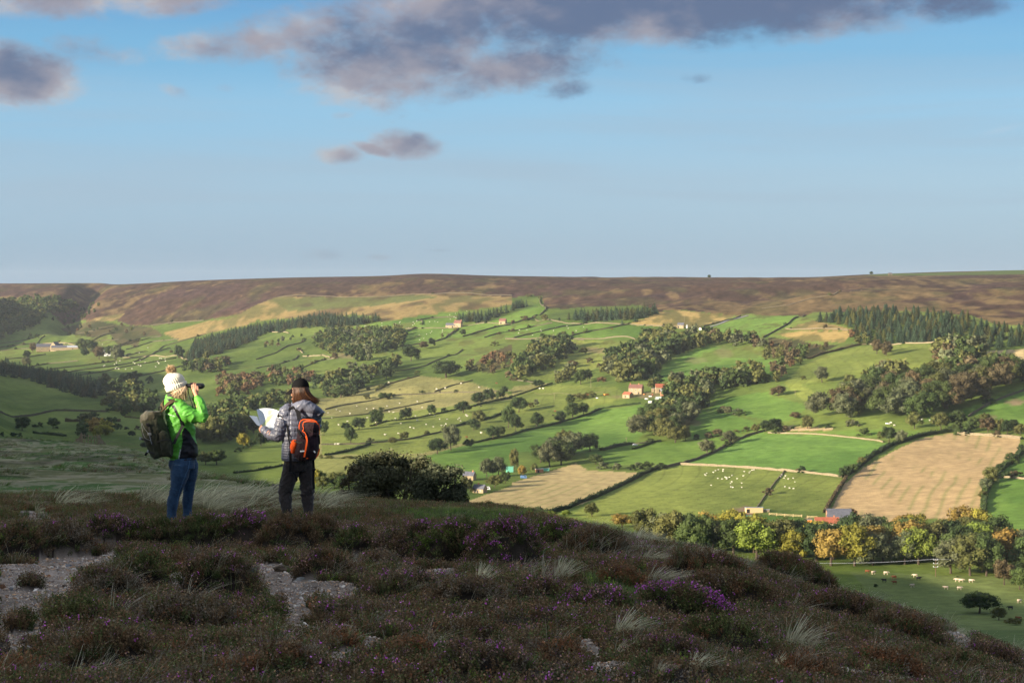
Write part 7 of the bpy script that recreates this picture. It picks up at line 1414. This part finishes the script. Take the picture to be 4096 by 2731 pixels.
    pc = np.array(q(412, 128)); rng = np.random.default_rng(3); st = []
    for i in range(900): d = rng.normal(0, 1, 3); d /= np.linalg.norm(d); l = rng.uniform(.040, .062); col = np.array([.62, .46, .28])*rng.uniform(.5, 1.25); st.append(([pc+d*.008, pc+d*l*.6+rng.normal(0, .003, 3), pc+d*l+rng.normal(0, .007, 3)+[.004, 0, -.004]], .0024, col))
    hairmesh('pompom', st, M_HAIR, hat, 3)
    st = []
    for i in range(420):
        t = rng.uniform(0, 1); x0 = 430+t*125; y0 = 322-t*52; yy = -.085+.05*rng.random()-.02*math.sin(t*3); L = rng.uniform(45, 120)*(.55+.6*t); wv = rng.uniform(-10, 14); col = np.array([.62, .46, .29])*rng.uniform(.45, 1.2)
        p0 = q(x0, y0, yy); p1 = q(x0+wv*.4+6, y0+L*.4, yy-.015); p2 = q(x0+wv+8*math.sin(i), y0+L*.75, yy-.010+rng.normal(0, .01)); p3 = q(x0+wv*1.3+rng.normal(0, 7)+6, y0+L, yy+rng.normal(0, .01)); st.append(([p0, p1, p2, p3], .0036, col))
    hairmesh('hair', st, M_HAIR, per, 4)
    fuse('hair_cap', [ball(np.array(q(468, 300)), (.094, .088, .085), 12)], .008, 2, None, lambda c: np.tile([.42,.30,.18], (len(c), 1)), M_HAIR, per)
    strap('neck_band', [q(388, 352, .03), q(392, 350, -.06), q(440, 358, -.095), q(490, 385, -.085), q(520, 405, -.03)], .034, .008, M_GRYW, per, (0, -1, .1))
    # binoculars: top level, held
    b = bpy.data.objects.new('binoculars', None); COL.objects.link(b); b.location = (X0, Y0, Z0); b['label'] = 'black binoculars raised to the eyes of the hiker in green'; b['category'] = 'binoculars'
    for yy in (-.036, .030):
        v, fc = limb([q(566, 270, yy), q(590, 271, yy), q(628, 272, yy), q(650, 273, yy), q(688, 275, yy)], [.021, .024, .024, .031, .031], 18); me = bpy.data.meshes.new('barrel'); me.from_pydata([tuple(map(float, t)) for t in v], [], fc); link('barrel', me, M_BLK, b)
        v, fc = limb([q(551, 269, yy), q(566, 270, yy)], [.021, .019], 16, False); me = bpy.data.meshes.new('eyepiece'); me.from_pydata([tuple(map(float, t)) for t in v], [], fc); link('eyepiece', me, M_WEB, b)
        v, fc = tube([q(686, 275, yy), q(691.5, 275, yy), q(691, 275, yy), q(688, 275, yy)], [.031, .031, .026, .002], 18); link('lens_ring', mesh_np('lens_ring', v, fc), M_BLK, b)
    v, fc = tube([q(600, 268, -.003), q(655, 271, -.003)], [.012, .012], 12); link('hinge', mesh_np('hinge', v, fc), M_BLK, b)
    strap('neck_strap', [q(572, 292, -.05), q(578, 330, -.075), q(600, 385, -.125), q(622, 430, -.155), q(628, 462, -.16)], .010, .003, M_WEB, b, (0, -1, 0)); strap('neck_strap', [q(566, 294, -.04), q(560, 315, -.06), q(552, 345, -.07)], .009, .003, M_WEB, b, (0, -1, 0))
    # rucksack
    r = bpy.data.objects.new('rucksack', None); COL.objects.link(r); r.location = (X0, Y0, Z0); r['label'] = 'olive green rucksack on the back of the hiker in the lime jacket'; r['category'] = 'rucksack'
    pk = [(258, 505, .085, .075), (262, 560, .128, .112), (282, 640, .150, .128), (305, 720, .158, .132), (333, 800, .152, .130), (362, 868, .118, .105), (376, 898, .080, .07)]; yb = -.11
    rot = .55
    def dp(c): return ridged(c[:, 0]*1.2+c[:, 2]*.5, c[:, 2]*.7-c[:, 0], 11, 23)**3*.012+ridged(c[:, 2], c[:, 0], 24, 27)**3*.005-.006
    def cp(c):
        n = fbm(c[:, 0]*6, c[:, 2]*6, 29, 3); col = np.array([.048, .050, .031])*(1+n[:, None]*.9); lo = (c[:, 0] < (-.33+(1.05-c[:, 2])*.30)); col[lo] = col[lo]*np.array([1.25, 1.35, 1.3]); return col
    fuse('pack_body', [ringloft([(q(a, h, yb-.02), rx, ry, rot) for a, h, rx, ry in pk], 22), limb([q(250, 760, -.20), q(300, 870, -.20)], [.055, .060])], .0075, 5, dp, cp, M_PACK, r)
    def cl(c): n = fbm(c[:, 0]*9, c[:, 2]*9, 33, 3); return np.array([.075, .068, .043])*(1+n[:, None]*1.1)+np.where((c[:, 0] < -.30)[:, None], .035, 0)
    fuse('top_lid', [ringloft([(q(250, 590, yb-.02), .112, .100, rot), (q(255, 560, yb-.02), .130, .118, rot), (q(262, 520, yb-.01), .122, .110, rot), (q(270, 492, yb), .085, .085, rot)], 22), limb([q(185, 560, -.16), q(190, 590, -.17)], [.04, .035])], .007, 4, dp, cl, M_PACK, r)
    fuse('side_pocket', [limb(*smooth_pts([q(375, 690, -.235), q(395, 780, -.235), q(400, 850, -.22)], [.050, .064, .052], 3))], .007, 3, dp, cp, M_PACK, r)
    strap('pocket_hem', [q(320, 762, -.265), q(360, 745, -.30), q(405, 735, -.285), q(440, 742, -.25)], .010, .008, M_GRYW, r, (0, -1, 0))
    strap('shoulder_strap', [q(342, 500, -.10), q(375, 462, -.165), q(420, 420, -.185), q(462, 400, -.165), q(512, 396, -.10)], .050, .014, M_OLV, r, [(0, -.6, .8), (-.3, -.7, .7), (-.2, -.8, .6), (0, -.5, .9)])
    strap('shoulder_strap', [q(330, 480, .03), q(322, 440, .06), q(350, 400, .10), q(392, 385, .14)], .045, .014, M_OLV, r, (-.5, 0, .8))
    strap('lower_strap', [q(547, 615, -.205), q(520, 665, -.215), q(492, 720, -.215), q(465, 778, -.20)], .030, .008, M_GRYW, r, (-.2, -1, 0))
    strap('haul_loop', [q(318, 490, -.10), q(322, 458, -.115), q(338, 452, -.12), q(346, 480, -.12)], .012, .006, M_WEB, r, (0, -1, 0))
    for (x0, y0, x1, y1) in ((165, 728, 245, 752), (232, 842, 300, 862)): strap('compression_strap', [q(x0, y0, -.20), q((x0+x1)/2, y0+8, -.27), q(x1, y1, -.26)], .020, .006, M_GRYW, r, (0, -1, 0)); boxat('buckle', q(x0+12, y0+2, -.235), (.030, .012, .030), (0, .3, .4), M_STEEL, r, .003)
    strap('strap_tail', [q(240, 845, -.20), q(225, 860, -.21), q(212, 882, -.21)], .024, .005, M_WEB, r, (0, -1, 0))
    strap('front_strap', [q(238, 590, -.262), q(262, 660, -.275), q(268, 720, -.275), q(290, 790, -.275)], .022, .006, M_GRYW, r, (0, -1, 0)); boxat('buckle', q(262, 688, -.285), (.040, .014, .024), (0, .1, 0), M_STEEL, r, .003); boxat('buckle', q(240, 608, -.275), (.034, .012, .03), (0, .1, 0), M_BLK, r, .003)
    for pts in ([q(185, 590, -.235), q(215, 640, -.275), q(255, 690, -.285), q(280, 775, -.285)], [q(180, 600, -.225), q(200, 680, -.26), q(225, 725, -.28), q(275, 745, -.285)]): v, fc = tube(smooth_pts(pts, [1]*4, 4)[0], [.0016]*13, 5); link('bungee_cord', mesh_np('bungee_cord', v, fc), M_STEEL, r)
hiker_green()

def hiker_grey():
    Y0 = 22.3; X0 = (299.1-CX)/F*Y0; Z0 = -(522.4-H0)/F*Y0; before = set(bpy.data.objects)
    f = np.array([-.52, .85, 0.]); f /= np.linalg.norm(f); rt = np.array([f[1], -f[0], 0])      # her right
    q = lambda zx, zy, y=0.0: ((zx-1560)/799., y, (1500-zy)/799.)
    yaw = math.atan2(rt[1], rt[0]); body = []; hc = np.array(q(1566, 312, 0)); hf = np.array([-.80, .55, -.18])
    body += head_pieces(hc, hf, .090); body.append(limb([q(1572, 450), q(1568, 380)], [.052, .048]))
    body.append(ringloft([(q(1558, 960), .15, .10, yaw), (q(1558, 860), .13, .09, yaw), (q(1558, 650), .14, .09, yaw), (q(1560, 500), .12, .08, yaw), (q(1568, 440), .07, .06, yaw)], 18))
    LA = [q(1472, 508, -.05), q(1378, 722, -.09), q(1232, 668, .06)]; RA = [q(1690, 500, .09), q(1650, 720, .22), q(1440, 690, .30)]
    legs = [([q(1492, 965, -.03), q(1468, 1090, -.03), q(1434, 1235, 0), q(1447, 1350, -.02), q(1461, 1470, -.03)], [.095, .080, .060, .052, .042]), ([q(1628, 965, .03), q(1626, 1090, .03), q(1632, 1235, .04), q(1636, 1350, .03), q(1648, 1470, .02)], [.095, .078, .058, .050, .042])]
    for a in (LA, RA): body.append(limb(*smooth_pts(a, [.05, .042, .030], 4)))
    for a, r in legs: body.append(limb(*smooth_pts(a, [t*.85 for t in r], 3)))
    wr = np.array(q(1232, 668, .06)); mid = np.array(q(1210, 668, .085)); tp = []
    for j in range(4): z = 648+j*14; tp.append([q(1212, z+2, .075), q(1196, z, .095), q(1195, z+1, .122), q(1206, z+2, .135)])
    body += finger_set(wr, mid, tp, [q(1222, 645, .070), q(1212, 634, .088), q(1204, 628, .105)], .0080)
    wr2 = np.array(RA[2]); body += finger_set(wr2, wr2+np.array([-.04, .02, .0]), [[tuple(wr2+np.array([-.05, .02, .02-.014*j])), tuple(wr2+np.array([-.08, .01, .02-.014*j])), tuple(wr2+np.array([-.085, -.015, .02-.014*j])), tuple(wr2+np.array([-.07, -.025, .02-.014*j]))] for j in range(4)], [tuple(wr2+np.array([-.03, 0, .03])), tuple(wr2+np.array([-.055, -.01, .04])), tuple(wr2+np.array([-.07, -.02, .04]))])
    per = fuse('person', body, .0065, 3, None, None, M_SKIN, None, .5); per.location = (X0, Y0, Z0); per['label'] = 'woman in grey quilted jacket and black cap reading an unfolded map'; per['category'] = 'person'; face_parts(hc, hf, per, .090)
    # quilted jacket
    ua = smooth_pts([q(1462, 492, -.05), q(1415, 600, -.085), q(1388, 712, -.09)], [.090, .082, .068], 5); fo = smooth_pts([q(1390, 715, -.09), q(1320, 715, -.02), q(1240, 668, .05)], [.070, .060, .046], 5); ur = smooth_pts([q(1672, 495, .09), q(1690, 610, .16), q(1650, 715, .22)], [.088, .078, .064], 5); fr = smooth_pts([q(1650, 715, .22), q(1550, 705, .27), q(1450, 690, .30)], [.064, .054, .044], 5)
    tor = ringloft([(q(1556, 938), .195, .135, yaw), (q(1556, 925), .205, .145, yaw), (q(1556, 850), .200, .145, yaw), (q(1556, 750), .190, .140, yaw), (q(1556, 650), .192, .140, yaw), (q(1558, 560), .198, .138, yaw), (q(1562, 495), .180, .120, yaw), (q(1568, 450), .120, .095, yaw), (q(1570, 420), .085, .08, yaw)], 26)
    AX = [(np.array(ua[0]), .11), (np.array(fo[0]), .09), (np.array(ur[0]), .11), (np.array(fr[0]), .09)]
    def dq(c):
        best = np.full(len(c), 9.); par = np.zeros(len(c)); base_t = 0
        for P, lim in AX:
            acc = 0
            for a, b in zip(P[:-1], P[1:]):
                L = np.linalg.norm(b-a); d = (b-a)/L; t = np.clip((c-a)@d, 0, L); dist = np.linalg.norm(c-a-t[:, None]*d, axis=1); m = dist < best; best = np.where(m, dist, best); par = np.where(m, acc+t+base_t, par); acc += L
        arm = (best < .098) & ((c[:, 0] < -.155-.0*c[:, 2]) | (c[:, 0] > .16) | (c[:, 1] > .19))
        Z = c[:, 2]; low = Z < .92; ph_t = np.where(low, (Z-.92)/.0285, (Z-.92)/.058+fbm(c[:, 0]*6, c[:, 1]*6, 3, 2)*.10); ph = np.where(arm, par/.052+fbm(c[:, 1]*8, c[:, 2]*8, 5, 2)*.12, ph_t); s_ = np.abs(np.sin(math.pi*ph))**.45
        amp = np.where(arm, .013, np.where(low, .010, .013)); wr_ = ridged(c[:, 0]*2+c[:, 1], c[:, 2]*.6, 20, 43)**2*.003+ridged(c[:, 0]*3, c[:, 2]*.8+c[:, 1], 42, 47)**2*.003
        vs = np.where(~arm, -.006*np.exp(-((c[:, 0]+.085)/.006)**2), 0); return (s_-.7)*amp+wr_-.004+vs
    def cq(c): n = fbm(c[:, 0]*7, c[:, 2]*7, 51, 3); return np.array([.118, .126, .170])*(1+n[:, None]*.35)
    jk = fuse('quilted_jacket', [tor, limb(*ua, 20), limb(*fo, 20), limb(*ur, 16), limb(*fr, 16)], .0058, 4, dq, cq, M_DOWN, per)
    def dh(c): return ridged(c[:, 0]*1.0-c[:, 2]*.8, c[:, 2]*.6+c[:, 0]*.4, 10, 61)**3*.016+ridged(c[:, 0]*1.5+c[:, 2], c[:, 2]-c[:, 0]*.4, 20, 63)**3*.003-.010
    fuse('hood', [limb(*smooth_pts([q(1530, 462, -.10), q(1600, 445, -.145), q(1680, 462, -.15), q(1750, 505, -.10)], [.050, .070, .068, .045], 4), 18), limb([q(1570, 500, -.10), q(1690, 520, -.12), q(1760, 515, -.06)], [.05, .052, .040], 16), limb([q(1520, 440, .02), q(1590, 420, -.03)], [.045, .05], 14)], .0062, 4, dh, cq, M_DOWN, per)
    strap('hood_rim', [q(1512, 432, -.06), q(1560, 404, -.09), q(1620, 398, -.11), q(1700, 432, -.13), q(1770, 480, -.11), q(1798, 510, -.07)], .010, .010, M_REFL, jk, (0, -1, .3))
    # trousers
    def dt(c): Z = c[:, 2]; kn = np.exp(-((Z-.36)/.09)**2); return ridged(c[:, 0]*1.2+Z*.9, Z*1.5-c[:, 0]*1.3, 12, 71)**3*(.007+.014*kn)+ridged(c[:, 0]*3, Z, 16, 73)**3*.003-.004
    def ct(c): n = fbm(c[:, 0]*14, c[:, 2]*14, 77, 3); col = np.array([.050, .041, .038])*(1+n[:, None]*.5); zx = c[:, 0]*799+1560; zy = 1500-c[:, 2]*799; sm_ = (np.abs(zx-np.interp(zy, [930, 1050, 1250, 1480], [1530, 1510, 1478, 1490])) < 1.6) & (c[:, 1] < 0); col[sm_] *= .5; return col
    pel = ringloft([(q(1556, 1030), .160, .115, yaw), (q(1556, 985), .178, .128, yaw), (q(1556, 930), .172, .122, yaw), (q(1556, 880), .165, .118, yaw)], 22)
    L0 = limb(*smooth_pts([q(1500, 990, -.02), q(1472, 1095, -.02), q(1434, 1235, .01), q(1447, 1350, -.01), q(1461, 1440, -.02), q(1463, 1500, -.02)], [.104, .090, .077, .064, .054, .054], 4), 18); L1 = limb(*smooth_pts([q(1616, 990, .02), q(1625, 1095, .03), q(1632, 1235, .04), q(1637, 1350, .03), q(1646, 1440, .02), q(1648, 1500, .02)], [.102, .086, .073, .062, .054, .054], 4), 18)
    fuse('trousers', [pel, L0, L1], .0062, 4, dt, ct, M_WOOL, per)
    for zx, yy in ((1462, -.02), (1648, .02)): a = np.array(q(zx, 1500, yy)); fuse('boot', [limb([a-f*.05, a+f*.03, a+f*.16+np.array([0, 0, -.01])], [.042, .044, .034]), limb([a, a+np.array([0, 0, .06])], [.042, .042])], .008, 3, None, lambda c: np.tile([.03,.025,.022], (len(c), 1)), M_PACK, per)
    # cap
    cc = np.array(q(1572, 288, 0)); V = []; n = 48; rows = 9
    for i in range(rows):
        ph = (math.pi/2)*i/(rows-1)*.98
        for k in range(n): t = 2*math.pi*k/n; rr = math.cos(ph); seam = 1-.012*(abs(math.sin(t*3)) < .08); V.append((cc[0]+.101*rr*math.cos(t)*seam, cc[1]+.101*rr*math.sin(t)*seam, cc[2]-.004+.112*math.sin(ph)))
    M_CAP = mat('black_cap_cloth', (.008,.008,.009), .9, .08)
    cap = link('baseball_cap', mesh_np('baseball_cap', V, [[i*n+k, i*n+(k+1) % n, (i+1)*n+(k+1) % n, (i+1)*n+k] for i in range(rows-1) for k in range(n)], True), M_CAP, per)
    g = np.array([hf[0], hf[1], 0]); g /= np.linalg.norm(g); sd = np.array([-g[1], g[0], 0]); V = []; m_ = 12
    for j in range(6):
        s_ = j/5
        for k in range(m_+1):
            a = -1+2*k/m_; out = .098*math.sqrt(max(0, 1-(a*.80)**2)); ext = .100*s_*math.sqrt(max(.02, 1-(a*.98)**4)); p = cc+g*(out+ext)+sd*a*.080+np.array([0, 0, -.004-.066*s_*(.9)-.018*a*a]); V.append(tuple(p))
    nn = len(V); V += [(x, y, z-.005) for x, y, z in V]; Fc = [[j*(m_+1)+k, j*(m_+1)+k+1, (j+1)*(m_+1)+k+1, (j+1)*(m_+1)+k] for j in range(5) for k in range(m_)]; Fc += [[a+nn for a in reversed(q_)] for q_ in Fc]
    link('peak', mesh_np('peak', V, Fc, True), M_CAP, cap); v, fc = ball(cc+np.array([0, 0, .110]), .008, 8); me = bpy.data.meshes.new('cap_button'); me.from_pydata([tuple(map(float, t)) for t in v], [], fc); link('cap_button', me, M_CAP, cap)
    # long brown hair blown to the right
    rng = np.random.default_rng(9); st = []
    for i in range(1300):
        t = rng.random(); dep = rng.uniform(-.098, -.03) if rng.random() < .8 else rng.uniform(-.03, .05); x0 = 1511+t*134; edge = abs(t-.5)*2; y0 = 286+rng.uniform(-4, 6); dep = (rng.uniform(-.118, -.085) if rng.random() < .75 else rng.uniform(-.08, .02))*(1-.45*edge**2); L = rng.uniform(110, 160); fx_ = (t**1.7)*110+rng.normal(0, 8); k = rng.uniform(.55, 1.5); col = np.array([.062, .026, .012])*k
        if rng.random() < .12: col = np.array([.17, .075, .03])
        st.append(([q(x0, y0, dep), q(x0+fx_*.18-6*(1-t), y0+L*.35, dep-.012), q(x0+fx_*.55, y0+L*.72, dep-.012), q(x0+fx_, y0+L+rng.normal(0, 6)-(fx_ > 60)*6, dep-.004)], .0024, col))
    hairmesh('hair', st, M_HAIR, per, 4); fuse('hair_back', [ball(np.array(q(1578, 320, -.012)), (.086, .080, .092), 12), limb([q(1575, 340, -.03), q(1595, 410, -.04)], [.066, .05])], .008, 2, None, lambda c: np.tile([.045,.020,.011], (len(c), 1)), M_HAIR, per)
    # folded-out map
    mp = bpy.data.objects.new('map', None); COL.objects.link(mp); mp.location = (X0, Y0, Z0); mp['label'] = 'large unfolded paper map held by the hiker in the grey jacket'; mp['category'] = 'map'
    def mapfn(g, bs):
        p = g.node('ShaderNodeTexCoord').outputs['Object']; n = g.noise(p, 7, 3, .5, .4); grn = g.mr(n, .60, .63); l1 = g.noise(p, 22, 5, .6, .8); ln = g.mr(g.m('ABSOLUTE', g.m('SUBTRACT', l1, .5)), .012, .0); l2 = g.noise(p, 60, 3, .6, .5); ln2 = g.mr(g.m('ABSOLUTE', g.m('SUBTRACT', l2, .5)), .02, .0)
        c = g.mix(grn, (.80, .86, .92, 1), (.62, .72, .42, 1)); c = g.mix(g.m('MULTIPLY', ln, .55), c, (.22, .30, .42, 1)); c = g.mix(g.m('MULTIPLY', ln2, .18), c, (.35, .30, .28, 1)); g.l.new(c, bs.inputs['Base Color']); tr = g.node('ShaderNodeBsdfTranslucent'); g.l.new(c, tr.inputs[0]); mx = g.node('ShaderNodeMixShader'); mx.inputs[0].default_value = .35; g.l.new(bs.outputs[0], mx.inputs[1]); g.l.new(tr.outputs[0], mx.inputs[2]); g.l.new(mx.outputs[0], g.n.get('Material Output').inputs[0])
    M_MAP = mat('printed_map', rough=.6, spec=.3, fn=mapfn); M_PAPER = mat('map_paper', (.85,.88,.9), .6, .3)
    def sheet(name, C, m, nx=16, ny=10, cur=.0):
        V = []
        for j in range(ny+1):
            for i in range(nx+1):
                s_, t = i/nx, j/ny; p = np.array(C[0])*(1-s_)*(1-t)+np.array(C[1])*s_*(1-t)+np.array(C[2])*s_*t+np.array(C[3])*(1-s_)*t; p = p+np.array([0, .5, 1.0])*cur*(4*s_*(1-s_))*(1-t*.6)+np.array([0, .004*math.sin(s_*14), 0]); V.append(p)
        a = np.array(V); V2 = np.concatenate([a, a+np.array([0, .0012, 0])]); w = nx+1; F1 = [[j*w+i, j*w+i+1, (j+1)*w+i+1, (j+1)*w+i] for j in range(ny) for i in range(nx)]; n1 = len(a); F2 = [[x+n1 for x in reversed(q_)] for q_ in F1]
        return link(name, mesh_np(name, V2, F1+F2, True), m, mp)
    sheet('map_panel', [q(1152, 498, .26), q(1405, 520, .10), q(1415, 735, .08), q(1208, 648, .10)], M_MAP, cur=.03)
    sheet('map_flap', [q(1097, 546, .16), q(1162, 556, .20), q(1212, 646, .112), q(1172, 628, .10)], M_PAPER, 8, 6, .0)
    sheet('map_lower_panel', [q(1215, 655, .112), q(1412, 740, .225), q(1350, 772, .19), q(1240, 700, .12)], M_PAPER, 8, 4, .0)
    # rucksack
    r = bpy.data.objects.new('rucksack', None); COL.objects.link(r); r.location = (X0, Y0, Z0); r['label'] = 'dark plum rucksack with bright orange trim on the grey jacket'; r['category'] = 'rucksack'; yb = -.20; ry = .30
    prof = [(1668, 575, .085, .06), (1668, 610, .112, .095), (1660, 680, .122, .115), (1650, 760, .130, .125), (1640, 840, .138, .128), (1635, 895, .125, .110), (1640, 925, .085, .07)]
    def dp(c): return ridged(c[:, 0]*1.3, c[:, 2]*.7-c[:, 0]*.4, 10, 83)**3*.012+ridged(c[:, 0]*.8+c[:, 2], c[:, 2]-c[:, 0], 24, 87)**3*.005-.006
    def cp(c): n = fbm(c[:, 0]*8, c[:, 2]*8, 89, 3); return np.array([.026, .013, .018])*(1+n[:, None]*.8)
    bd = fuse('pack_body', [ringloft([(q(a, h, yb-.02), rx, rr, ry) for a, h, rx, rr in prof], 22)], .007, 5, dp, cp, M_PACK, r)
    fuse('top_pocket', [limb(*smooth_pts([q(1650, 632, -.30), q(1700, 625, -.315), q(1735, 640, -.29)], [.045, .058, .042], 3), 16), limb([q(1660, 680, -.30), q(1730, 685, -.29)], [.035, .035], 14)], .006, 4, dp, cp, M_PACK, r)
    def piping(pts, w=.0052): P, _ = smooth_pts([q(*p) for p in pts], [1]*len(pts), 5); v, fc = tube(P, [w]*len(P), 6); link('orange_piping', mesh_np('orange_piping', v, fc, True), M_ORNG, r)
    piping([(1592, 690, -.285), (1584, 620, -.275), (1594, 578, -.25), (1630, 560, -.25), (1700, 562, -.26), (1740, 580, -.25)]); piping([(1622, 610, -.335), (1630, 580, -.335), (1665, 572, -.345), (1730, 575, -.345), (1762, 610, -.31), (1764, 640, -.295)]); piping([(1622, 612, -.335), (1630, 640, -.34), (1618, 655, -.33), (1640, 672, -.34), (1655, 700, -.345)]); piping([(1764, 640, -.295), (1762, 690, -.28)])
    strap('orange_band', [q(1650, 700, -.352), q(1660, 740, -.362), q(1652, 800, -.372), q(1636, 885, -.362)], .018, .006, M_ORNG, r, (0, -1, 0)); strap('orange_side_band', [q(1758, 820, -.21), q(1750, 865, -.22), q(1728, 900, -.25)], .014, .006, M_ORNG, r, (.6, -1, 0))
    fuse('mesh_pocket', [limb(*smooth_pts([q(1545, 765, -.265), q(1530, 805, -.27), q(1528, 845, -.262)], [.038, .036, .022], 3), 14)], .006, 3, lambda c: ridged(c[:, 0]*4, c[:, 2]*.6, 14, 91)**3*.006, lambda c: np.tile([.80, .10, .015], (len(c), 1)), M_PACK, r)
    strap('pocket_hem', [q(1522, 740, -.26), q(1550, 750, -.305), q(1590, 760, -.33), q(1618, 758, -.345)], .010, .006, M_GRYW, r, (0, -1, 0))
    boxat('reflective_bar', q(1619, 832, -.372), (.048, .006, .014), (0, -.06, 0), M_REFL, r); boxat('reflective_bar', q(1724, 840, -.325), (.024, .006, .014), (0, .85, .3), M_REFL, r); boxat('orange_mark', q(1660, 898, -.345), (.022, .004, .006), (0, -.2, 0), M_ORNG, r)
    strap('shoulder_strap', [q(1478, 470, -.10), q(1520, 452, -.155), q(1560, 480, -.18), q(1580, 560, -.20)], .045, .012, M_WEB, r, [(0, -.4, 1), (0, -.8, .6), (0, -1, .2)]); strap('side_strap', [q(1568, 640, -.275), q(1590, 680, -.325), q(1625, 720, -.345)], .022, .006, M_WEB, r, (0, -1, 0)); boxat('buckle', q(1618, 712, -.356), (.036, .012, .026), (0, .5, 0), M_BLK, r, .003)
    strap('harness_strap', [q(1463, 520, -.115), q(1470, 640, -.15), q(1480, 720, -.165), q(1500, 810, -.17)], .018, .005, M_WEB, r, (0, -1, 0)); strap('chest_strap_end', [q(1425, 480, -.10), q(1400, 505, -.11), q(1378, 548, -.11)], .022, .006, M_WEB, r, (0, -1, 0)); boxat('buckle', q(1388, 532, -.12), (.030, .012, .034), (0, .5, 0), M_BLK, r, .003)
    strap('hip_strap', [q(1500, 840, -.20), q(1500, 930, -.185), q(1494, 1035, -.165)], .027, .005, M_WEB, r, (0, -1, 0)); boxat('buckle', q(1498, 1040, -.170), (.046, .012, .022), (0, 0, 0), M_BLK, r, .003); strap('hip_strap_loop', [q(1515, 1035, -.17), q(1538, 1050, -.17), q(1550, 1085, -.165), q(1556, 1105, -.16)], .020, .005, M_WEB, r, (0, -1, 0))
    strap('hip_strap', [q(1700, 915, -.18), q(1702, 1000, -.14), q(1698, 1090, -.12), q(1702, 1182, -.12)], .026, .005, M_WEB, r, (0, -1, 0)); boxat('buckle', q(1706, 1008, -.15), (.036, .014, .026), (0, .3, 0), M_BLK, r, .003); strap('strap_tail', [q(1756, 700, -.25), q(1760, 740, -.25), q(1762, 778, -.25)], .018, .005, M_WEB, r, (0, -1, 0))
    k = Y0/22.3
    for o in set(bpy.data.objects)-before:
        if o.parent is None: o.scale = (k, k, k)
hiker_grey()
